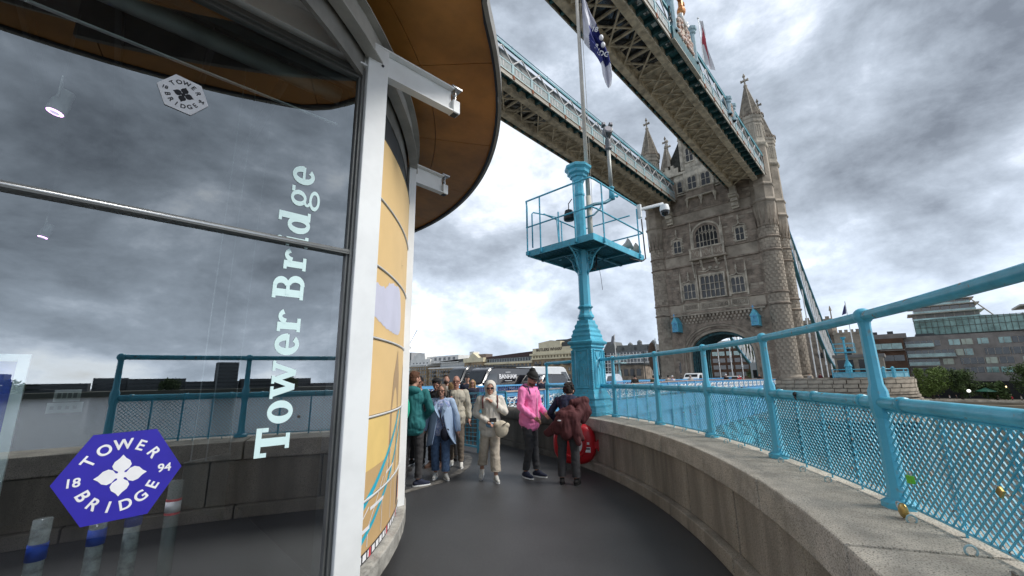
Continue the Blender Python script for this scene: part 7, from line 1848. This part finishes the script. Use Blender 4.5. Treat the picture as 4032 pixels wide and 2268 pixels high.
        if hair == 'curly':
            rq = random.Random(4)
            for k in range(60):
                a, b = rq.uniform(0, 6.28), rq.uniform(-.5, 1.4); m.ell(H(-.02+.10*math.cos(a)*math.cos(b), .098*math.sin(a)*math.cos(b), .03+.11*math.sin(b)), rq.uniform(.018, .034), 7, 5)
        if hair == 'fringe':
            m.ell(H(-.018, 0, .045), (.098, .088, .098), 16, 12, M=Mh); m.ell(H(.035, 0, .110), (.055, .07, .035), 10, 8, M=Mh)
            m.ell(H(-.045, 0, -.005), (.06, .08, .075), 14, 10, M=Mh)
        if hair == 'balding': m.ell(H(-.035, 0, .0), (.072, .0805, .06), 14, 10, M=Mh)
        solid(m, 'hair', hairm, t, .008 if near else .02, disp=.006, dscale=30, stretch=(1, 1, 1), seed=3, sm=0)
    if hood is not None:
        m = MB(); m.ell(H(-.03, 0, .03), (.125, .115, .135), 18, 14, M=Mh); capsule(m, H(-.04, .02, -.08), J['neck']+V(-.01, 0, .0), .10, .10); capsule(m, H(-.03, 0, -.10), J['neck']+V(.035, 0, -.03), .085, .085)
        g = solid(m, 'hood', hood, t, .010, disp=.004, seed=2)
        # open the face: push the vertices in front of the face outwards into a rim
        for v in g.data.vertices:
            q = Mh.transposed() @ (v.co-hd)
            if q.x > .02:
                rr_ = math.hypot(q.y/.066, (q.z+.005)/.098)
                if rr_ < 1.0 and q.x > .03: q2 = Vector((.015+ .0*q.x, q.y, q.z)); v.co = hd+Mh @ q2
    if hood_down is not None:
        m = MB(); m.ell(J['neck']+V(-.09, 0, -.005), (.075, .13, .07), 12, 8); capsule(m, J['neck']+V(-.05, .09, .0), J['neck']+V(.06, .05, -.05), .035, .028); capsule(m, J['neck']+V(-.05, -.09, .0), J['neck']+V(.06, -.05, -.05), .035, .028)
        solid(m, 'hood', hood_down, t, .011, disp=.005, seed=5)
    if beard is not None:
        m = MB(); m.ell(H(.030, 0, -.070), (.066, .060, .052), 12, 8, M=Mh); m.ell(H(.078, 0, -.036), (.016, .034, .008), 8, 6, M=Mh); solid(m, 'beard', beard, t, .008, disp=.003, dscale=40, sm=0)
    if glasses:
        m = MB(); mt = flat('dark_frame', (.012, .01, .01), .3)
        for s_ in (-1, 1):
            if glasses == 'sun':
                m.ell(H(.101, s_*.034, .014), (.006, .030, .021), 12, 8, M=Mh)
            else: m.tube([H(.100+.002*math.cos(q), s_*.036+.027*math.cos(q), .012+.020*math.sin(q)) for q in np.linspace(0, 2*PI, 13)], .0035, 5)
            m.tube([H(.098, s_*.062, .02), H(.0, s_*.082, .02)], .004, 5)
        m.tube([H(.103, -.012, .02), H(.103, .012, .02)], .004, 5); m.build('glasses', mt, t)
    if hat == 'beanie':
        m = MB(); m.ell(H(-.015, 0, .062), (.106, .094, .092), 16, 12, M=Mh); m.ell(H(-.06, 0, .135), (.062, .055, .055), 12, 8, M=Mh); m.tube([H(-.012+.107*math.cos(q), .093*math.sin(q), .048) for q in np.linspace(0, 2*PI, 20)], .016, 6); solid(m, 'beanie', hatm, t, .009, disp=.004, dscale=18, sm=1)
    if hat == 'cap':
        m = MB(); m.ell(H(-.01, 0, .062), (.102, .09, .075), 14, 10, M=Mh); m.ell(H(.11, 0, .05), (.06, .07, .010), 10, 6, M=Mh); solid(m, 'cap', hatm, t, .010 if near else .018, sm=1)
    return t, J, H
def hypot2(c, J):
    d = Vector((c.x-J['pel'].x, c.y-J['pel'].y))
    for S_ in 'LR':
        a, b = J['el'+S_], J['wr'+S_]; ab = b-a; q = max(0, min(1, (c-a).dot(ab)/ab.length_squared))
        if (c-(a+ab*q)).length < .072: return False
    return d.length < .45
def cl(n, c, r=.85, **k): return mat(n, c, r, var=k.pop('var', .10), vscale=k.pop('vscale', 4), bump=.25, bscale=k.pop('bscale', 120), bdist=.002, **k)
HB = cl('brown_hair', (.055, .030, .018)); HG = cl('greying_hair', (.13, .095, .07)); HK = cl('black_hair', (.010, .009, .009)); HA = cl('auburn_hair', (.10, .042, .02)); HBL = cl('blonde_hair', (.32, .20, .09))
JEAN = cl('blue_denim', (.10, .17, .30), col2=(.055, .10, .19), vscale=14); BJ = cl('faded_black_denim', (.040, .042, .047), col2=(.022, .023, .026), vscale=7); KH = cl('khaki_cloth', (.16, .13, .10)); CHAR = cl('charcoal_cloth', (.045, .043, .045)); 
WSH = cl('white_trainer', (.60, .59, .55)); NAVYS = cl('navy_trainer', (.015, .02, .045)); BLKS = cl('black_shoe', (.012, .012, .013)); BRS = cl('brown_boot', (.06, .03, .02))
BLKC = cl('black_jacket_cloth', (.012, .012, .014))
# 1 teal jacket man, back to camera
t, J, H = person('man in teal waterproof jacket seen from behind, green bag on his back', (4.175, 6.17, 0), 44, 1.83, dict(wrL=(.10, .20, .98), wrR=(.14, -.16, 1.0), elR=(-.03, -.29, 1.15), toeR=(.5, -1, 0), toeL=(1, .3, 0)), 'jacket', cl('teal_shell', (.018, .15, .155)), CHAR, NAVYS, WHITEP, HA, hair='short', look=(-38, 8), build=1.1, hood_down=cl('teal_shell', (0, 0, 0)), coat=.03)
m = MB(); m.ell((-.21, .15, 1.18), (.05, .15, .24), 12, 10); solid(m, 'shoulder_bag', cl('bright_green_bag', (.02, .42, .26)), t, .012, disp=.004)
# 2 grey tee man
t, J, H = person('man in sunglasses and grey marl t-shirt facing the teal jacket man', (5.25, 7.55, 0), 215, 1.76, dict(sleeve=.3), 't_shirt', cl('grey_marl', (.24, .25, .25)), CHAR, BLKS, WHITEP, HK, skin=SKIN2, hair='short', glasses='sun')
# 3 dark jacket man looking down
t, J, H = person('dark haired man in black jacket looking down, behind the woman in the pale blue coat', (5.35, 7.05, 0), 205, 1.74, dict(head=(.06, 0, 1.60), wrL=(.2, .1, 1.1), wrR=(.2, -.1, 1.08)), 'jacket', BLKC, cl('maroon_black', (.03, .015, .015)), BRS, BRS, HK, hair='fringe', look=(15, 28), hood_down=BLKC, build=1.1)
# 4 woman in light blue coat
PB = cl('pale_blue_wool', (.36, .47, .64), var=.05, vscale=2)
t, J, H = person('woman with glasses in long pale blue coat, blue jeans and white trainers', (4.82, 6.22, 0), 226, 1.60, dict(wrR=(.02, .0, 0) if False else (-.02, -.33, .90), elR=(-.04, -.29, 1.15), wrL=(.05, .33, .88), elL=(-.03, .29, 1.14), knL=(.07, .10, .50), anL=(.10, .11, .10), anR=(-.06, -.10, .09), toeL=(1, .4, 0), toeR=(1, -.1, 0)), 'blouse', cl('striped_blue_shirt', (.14, .2, .42), col2=(.5, .52, .6), vscale=30), JEAN, WSH, WHITEP, HG, hair='bob', glasses='clear', look=(-12, 3), wide_leg=.022, crop=.05)
def coat_shell(t, J, mt, name, z1, r0x, r0y, r1x, r1y, gap0, gap1, zt=1.40, skew=0.0, nz_=26, flap=0.):
    m = MB(); nu_ = 44
    for i in range(nz_+1):
        q = i/nz_; z_ = zt+(z1-zt)*q; rx = r0x+(r1x-r0x)*q; ry = r0y+(r1y-r0y)*q
        if q < .12: rx *= .72+.28*(q/.12); ry *= .80+.20*(q/.12)
        gp_ = gap0+(gap1-gap0)*max(0, (q-.1)/.9)
        for k in range(nu_+1):
            a = gp_/2+(2*PI-gp_)*k/nu_
            w_ = 1+.035*q*math.sin(a*7+q*4)+.02*q*math.sin(a*13)
            side = 1+flap*q*q*(1 if k < 6 else 0)*(6-k)/6
            m.v.append((rx*math.cos(a)*w_*side+skew*q, ry*math.sin(a)*w_*side, z_-.03*q*math.sin(a*3)+(.10*flap*q*q*(6-k)/6 if k < 6 else 0)))
    for i in range(nz_):
        for k in range(nu_): a = i*(nu_+1)+k; m.f.append((a, a+1, a+nu_+2, a+nu_+1))
    o = m.build(name, mt, t, smooth=True); s_ = o.modifiers.new('thickness', 'SOLIDIFY'); s_.thickness = .012; return o
coat_shell(t, J, PB, 'coat', .60, .150, .195, .21, .27, .22, 1.15, skew=-.02, flap=.9)
m = MB()
for S_ in 'LR': capsule(m, J['sh'+S_], J['el'+S_], .078, .066); capsule(m, J['el'+S_], J['el'+S_]+(J['wr'+S_]-J['el'+S_])*.95, .066, .054)
capsule(m, J['shL']+V(-.01, -.01, 0), J['shR']+V(-.01, .01, 0), .082, .082); capsule(m, J['neck']+V(-.03, 0, -.02), J['neck']+V(-.03, 0, .01), .08, .075)
solid(m, 'coat_sleeves', PB, t, .011, disp=.008, seed=8)
for s_ in (-1, 1):
    m = MB(); m.add([(.10, s_*.05, 1.46), (.155, s_*.13, 1.34), (.20, s_*.10, 1.26), (.205, s_*.015, 1.12), (.15, s_*.03, 1.3)], [(0, 1, 2, 3, 4)]); q = m.build('lapel', PB, t); q.modifiers.new('thickness', 'SOLIDIFY').thickness = .012
m = MB(); m.ell((.19, .10, .83), (.05, .10, .13), 12, 8); solid(m, 'handbag', cl('navy_bag', (.012, .014, .03)), t, .011); m = MB(); m.tube([(.06, -.10, 1.45), (.17, -.03, 1.25), (.21, .06, .95)], .012, 6); m.build('bag_strap', cl('navy_bag', (0, 0, 0)), t)
# 5 bald man in cream jacket
CRM = cl('cream_jacket', (.52, .48, .385), var=.05)
t, J, H = person('bald man with dark glasses in cream zip jacket holding a black bag strap', (5.62, 6.78, 0), 222, 1.76, dict(elR=(-.02, -.27, 1.14), wrR=(.16, -.14, 1.27), wrL=(.03, .27, .92), anR=(-.12, -.10, .10), knL=(.08, .11, .5), anL=(.06, .12, .09)), 'jacket', CRM, KH, WSH, WHITEP, cl('grey_stubble', (.16, .12, .10)), skin=mat('pink_skin', (.50, .25, .18), .5, var=.05), hair='balding', glasses='clear', build=1.10, coat=.10)
m = MB(); m.tube([(.10, -.11, 1.47), (.185, -.10, 1.35), (.19, .05, 1.15)], .016, 6); m.build('bag_strap', BLKC, t); m = MB(); m.tube([(.165, 0, 1.44), (.195, 0, 1.2), (.19, 0, .82)], .006, 5); m.build('zip', cl('zip_grey', (.3, .28, .24)), t)
# 9 white hooded woman
WJ = cl('white_cotton', (.66, .62, .55), var=.04); LIN = cl('cream_linen', (.50, .44, .36), var=.10, vscale=8)
t, J, H = person('woman in white hooded jacket, sunglasses and wide cream trousers, walking', (5.27, 5.42, 0), 225, 1.66, dict(head=(.03, 0, 1.60), elR=(-.0, -.28, 1.16), wrR=(.20, -.05, 1.03), elL=(.06, .27, 1.18), wrL=(.155, .04, 1.36), knR=(-.04, -.12, .52), anR=(-.16, -.16, .16), knL=(.06, .08, .50), anL=(.08, .10, .09), toeL=(1, .25, 0), toeR=(1, -.1, -.5), dnR=(-.4, 0, -.9), curl=.7), 'jacket', WJ, LIN, WSH, WHITEP, None, hair=None, hood=WJ, glasses='sun', build=1.12, wide_leg=.035, crop=.12, coat=.04)
m = MB(); m.ell((.17, 0, .97), (.03, .09, .05), 10, 6); solid(m, 'blue_top', cl('light_blue_knit', (.22, .42, .62)), t, .012)
m = MB(); m.ell((.20, .20, .90), (.07, .13, .15), 14, 10); capsule(m, (.2, .12, .98), (.2, .30, .96), .06, .05); solid(m, 'cream_bag', cl('cream_bag', (.55, .49, .38)), t, .011, disp=.004)
m = MB(); m.bar((.27, .22, .97), (.27, .30, 1.02), .02, .012); m.build('bag_slot', BLKC, t)
m = MB(); m.box((.235, .05, 1.06), (.03, .13, .07), rz=.3); m.build('phone_case', BLKC, t, bevel=.01)
for s_ in (-1, 1): m = MB(); m.tube([(.05, s_*.13, 1.485), (.155, s_*.14, 1.40), (.185, s_*.13, 1.26)], .013, 6); m.build('rucksack_strap', cl('maroon_strap', (.12, .03, .03)), t)
# 10 pink hoodie man
PK = cl('pink_fleece', (.90, .24, .50), var=.05)
t, J, H = person('man in bright pink hoodie, black beanie and glasses looking down to the right', (5.90, 5.05, 0), -88, 1.83, dict(head=(.075, 0, 1.60), neck=(.02, 0, 1.46), shL=(.0, .18, 1.40), elR=(.0, -.25, 1.14), wrR=(.20, -.14, .98), elL=(.02, .24, 1.14), wrL=(.22, .15, 1.03), hipL=(0, .08, .92), knL=(.02, .08, .5), knR=(.04, -.08, .5), anL=(.06, .09, .09), anR=(-.04, -.09, .09), toeL=(1, .1, 0), toeR=(1, -.25, 0)), 'hoodie', PK, BJ, NAVYS, WHITEP, None, hair=None, hat='beanie', hatm=cl('black_knit', (.016, .016, .015)), glasses='clear', beard=cl('short_beard', (.10, .05, .03)), look=(0, 30), build=1.08, hood_down=PK, coat=.05)
for s_ in (-1, 1): m = MB(); m.tube([(-.04, s_*.12, 1.50), (.09, s_*.14, 1.47), (.13, s_*.135, 1.35)], .011, 6); m.build('rucksack_strap', cl('navy_strap', (.03, .03, .09)), t)
m = MB(); m.tube([(.15, 0, 1.42), (.175, 0, 1.25), (.17, 0, .95)], .006, 5); m.build('zip', flat('zip_pale', (.75, .45, .6)), t)
# 11 person in maroon coat bending over the wall
MRN = cl('maroon_shell', (.078, .018, .020), var=.12); NVY = cl('navy_check', (.014, .016, .05), col2=(.008, .009, .018), vscale=22)
t, J, H = person('curly haired person in navy check shirt with maroon coat slipping off, leaning over the wall', (5.95, 4.26, 0), 26, 1.72, dict(pel=(-.02, 0, .95), waist=(.02, 0, 1.07), chest=(.14, .0, 1.26), neck=(.24, 0, 1.37), head=(.33, 0, 1.48), shL=(.20, .19, 1.33), shR=(.20, -.19, 1.33), elL=(.14, .32, 1.12), wrL=(.28, .26, .98), elR=(.10, -.36, 1.16), wrR=(.04, -.24, .98), hipL=(-.02, .085, .92), hipR=(-.02, -.085, .92), knL=(.0, .11, .5), knR=(.0, -.11, .5), anL=(-.05, .12, .09), anR=(-.05, -.12, .09), curl=.6), 'shirt', NVY, BJ if False else cl('dark_grey_flannel', (.045, .045, .05)), BLKS, BLKS, cl('dark_curls', (.022, .014, .012)), hair='curly', look=(5, 30), build=1.0, wide_leg=.012)
m = MB()
capsule(m, (.02, -.10, 1.30), (.12, -.30, 1.32), .055, .08); capsule(m, (.12, -.28, 1.31), (.09, -.35, 1.14), .074, .064); capsule(m, (.09, -.35, 1.14), (.04, -.26, 1.00), .064, .054)
capsule(m, (.04, -.02, 1.22), (.10, -.20, 1.30), .06, .06); capsule(m, (-.06, .12, 1.10), (.03, -.05, 1.22), .07, .06)
capsule(m, (-.10, .04, 1.08), (-.09, -.12, 1.08), .10, .10)
capsule(m, (-.10, .10, 1.0), (-.12, .16, .86), .10, .08); capsule(m, (-.10, 0, 1.0), (-.13, .0, .80), .12, .11); capsule(m, (-.10, -.12, 1.02), (-.10, -.17, .82), .10, .09)
capsule(m, (-.08, .16, .96), (-.05, .36, .80), .07, .05); capsule(m, (-.08, .12, .9), (-.04, .33, .78), .06, .05)
capsule(m, (-.12, -.10, .92), (-.15, -.20, .66), .055, .045); capsule(m, (-.10, -.17, .90), (-.08, -.25, .72), .05, .04)
capsule(m, (-.11, -.14, 1.02), (.10, -.28, 1.26), .085, .085); capsule(m, (-.13, .10, .96), (-.02, -.06, 1.18), .09, .08)
solid(m, 'coat', MRN, t, .011, disp=.013, dscale=9, stretch=(1, 1, .35), seed=4, sm=14)
m = MB(); m.ell((-.215, .10, 1.02), (.006, .035, .012), 8, 6); m.build('coat_badge', WPRT, t)
# background pedestrians
def walker(label, px_az, dist, fac, Ht, col, leg=CHAR, grp=None, z=0, **k):
    a = R(px_az); kw = dict(near=False); kw.update(k)
    return person(label, (dist*math.cos(a), dist*math.sin(a), z), fac, Ht, k.pop('pose', {}) if False else {}, 'jacket', col, leg, BLKS, BLKS, kw.pop('hairm', HK), **kw)
GW = cl('light_jacket', (.50, .46, .40)); NV = cl('navy_coat', (.014, .016, .035)); OL = cl('olive_coat', (.05, .05, .03)); GN = cl('green_coat', (.05, .08, .05)); BC = cl('brown_coat', (.05, .04, .03)); RD = cl('red_coat', (.55, .03, .05)); LB = cl('blue_white_jacket', (.1, .2, .5), col2=(.6, .6, .6), vscale=3, thr=(.45, .55)); GH = cl('grey_hoodie', (.42, .40, .38))
walker('bearded man in off-white jacket gazing up, behind the black jacket man', 51.6, 12.2, 200, 1.80, GW, hairm=HB, beard=HB, look=(20, -15))
walker('blond child seen from behind next to the bald man', 51.0, 9.4, 60, 1.62, cl('brown_fleece', (.10, .06, .04)), hairm=HBL)
walker('elderly man in flat cap and dark coat before the dark grey van', 48.9, 15.5, 230, 1.82, NV, hat='cap', hatm=BLKC, hair=None)
walker('blonde woman in sunglasses and navy coat before the dark grey van', 48.2, 14.8, 225, 1.66, NV, hairm=HBL, hair='long', glasses='sun')
walker('auburn haired woman partly hidden at the kiosk post beside the teal jacket man', 57.2, 8.6, 30, 1.68, OL, hairm=HA, hair='long')
walker('man in white beanie and navy padded jacket leaning on the bridge parapet', 38.9, 22.6, 40, 1.70, NV, hair=None, hat='beanie', hatm=cl('white_knit', (.6, .6, .6)))
walker('person in light grey hoodie bending on the bridge beside the white beanie man', 38.3, 23.0, -30, 1.72, cl('pale_grey_hoodie', (.5, .5, .52)), hairm=HK)
walker('man in long brown coat with pale collar walking away on the bridge', 26.6, 33.5, 20, 1.82, BC, hairm=HK, coat=.2)
walker('person in dark green coat on the bridge half hidden by a fence post', 24.3, 37, 10, 1.72, GN, hairm=BLKC, hood_down=None)
walker('dark haired person in pale top on the bridge beside the blue and white jacket', 22.5, 39.5, 20, 1.74, GW, hairm=HK)
walker('person in white cap with blue and white jacket on the bridge', 22.0, 38.5, 200, 1.70, LB, hair=None, hat='cap', hatm=cl('white_knit', (.6, .6, .6)))
walker('person with grey hood up on the bridge left of the arch', 19.9, 43, 200, 1.68, GH, hair=None, hood=GH)
walker('person in black with white hat before the arch', 15.9, 53, 190, 1.74, BLKC, hair=None, hat='beanie', hatm=cl('white_knit', (.6, .6, .6)))
walker('person in red jacket bending before the tower arch', 14.5, 57, 170, 1.62, RD, hairm=RD)
walker('dark figure inside the tower arch by the lorry', 12.4, 68, 190, 1.72, BLKC)
for i, (a_, d_, c_, lab) in enumerate(((9.9, 77.6, BLKC, 'person in black at the foot of the near right turret, leftmost of the group'), (9.3, 77.9, NV, 'navy clothed person at the foot of the near right turret'), (7.6, 76, GH, 'white topped person standing at the foot of the rear turret'), (6.6, 76.5, cl('maroon_top', (.16, .03, .04)), 'person in maroon top with arms out beyond the turret'), (5.6, 77, BLKC, 'dark clothed person right of the maroon one by the hanger rods'), (5.1, 77.5, NV, 'navy clothed person farthest right below the suspension chain'))):
    walker(lab, a_, d_, 190, 1.66, c_, z=.02)
for i, y in enumerate((-6.5, -8.5, -19.5, -21, -9.8, -17.2)):
    walker(('tiny figure in navy on the far promenade', 'tiny figure in pale grey on the far promenade', 'tiny figure in red on the far promenade right of the parasol', 'tiny figure in cream on the far promenade at the right edge', 'tiny figure in black near the globe lamp on the far promenade', 'tiny figure in olive below the green parasol')[i], math.degrees(math.atan2(y, 164.6)), math.hypot(y, 164.6), 90, 1.7, (NV, GH, RD, GW, BLKC, OL)[i], z=-6.2, group='promenade pedestrians', hairm=HK)

bpy.data.scenes.remove(TS)
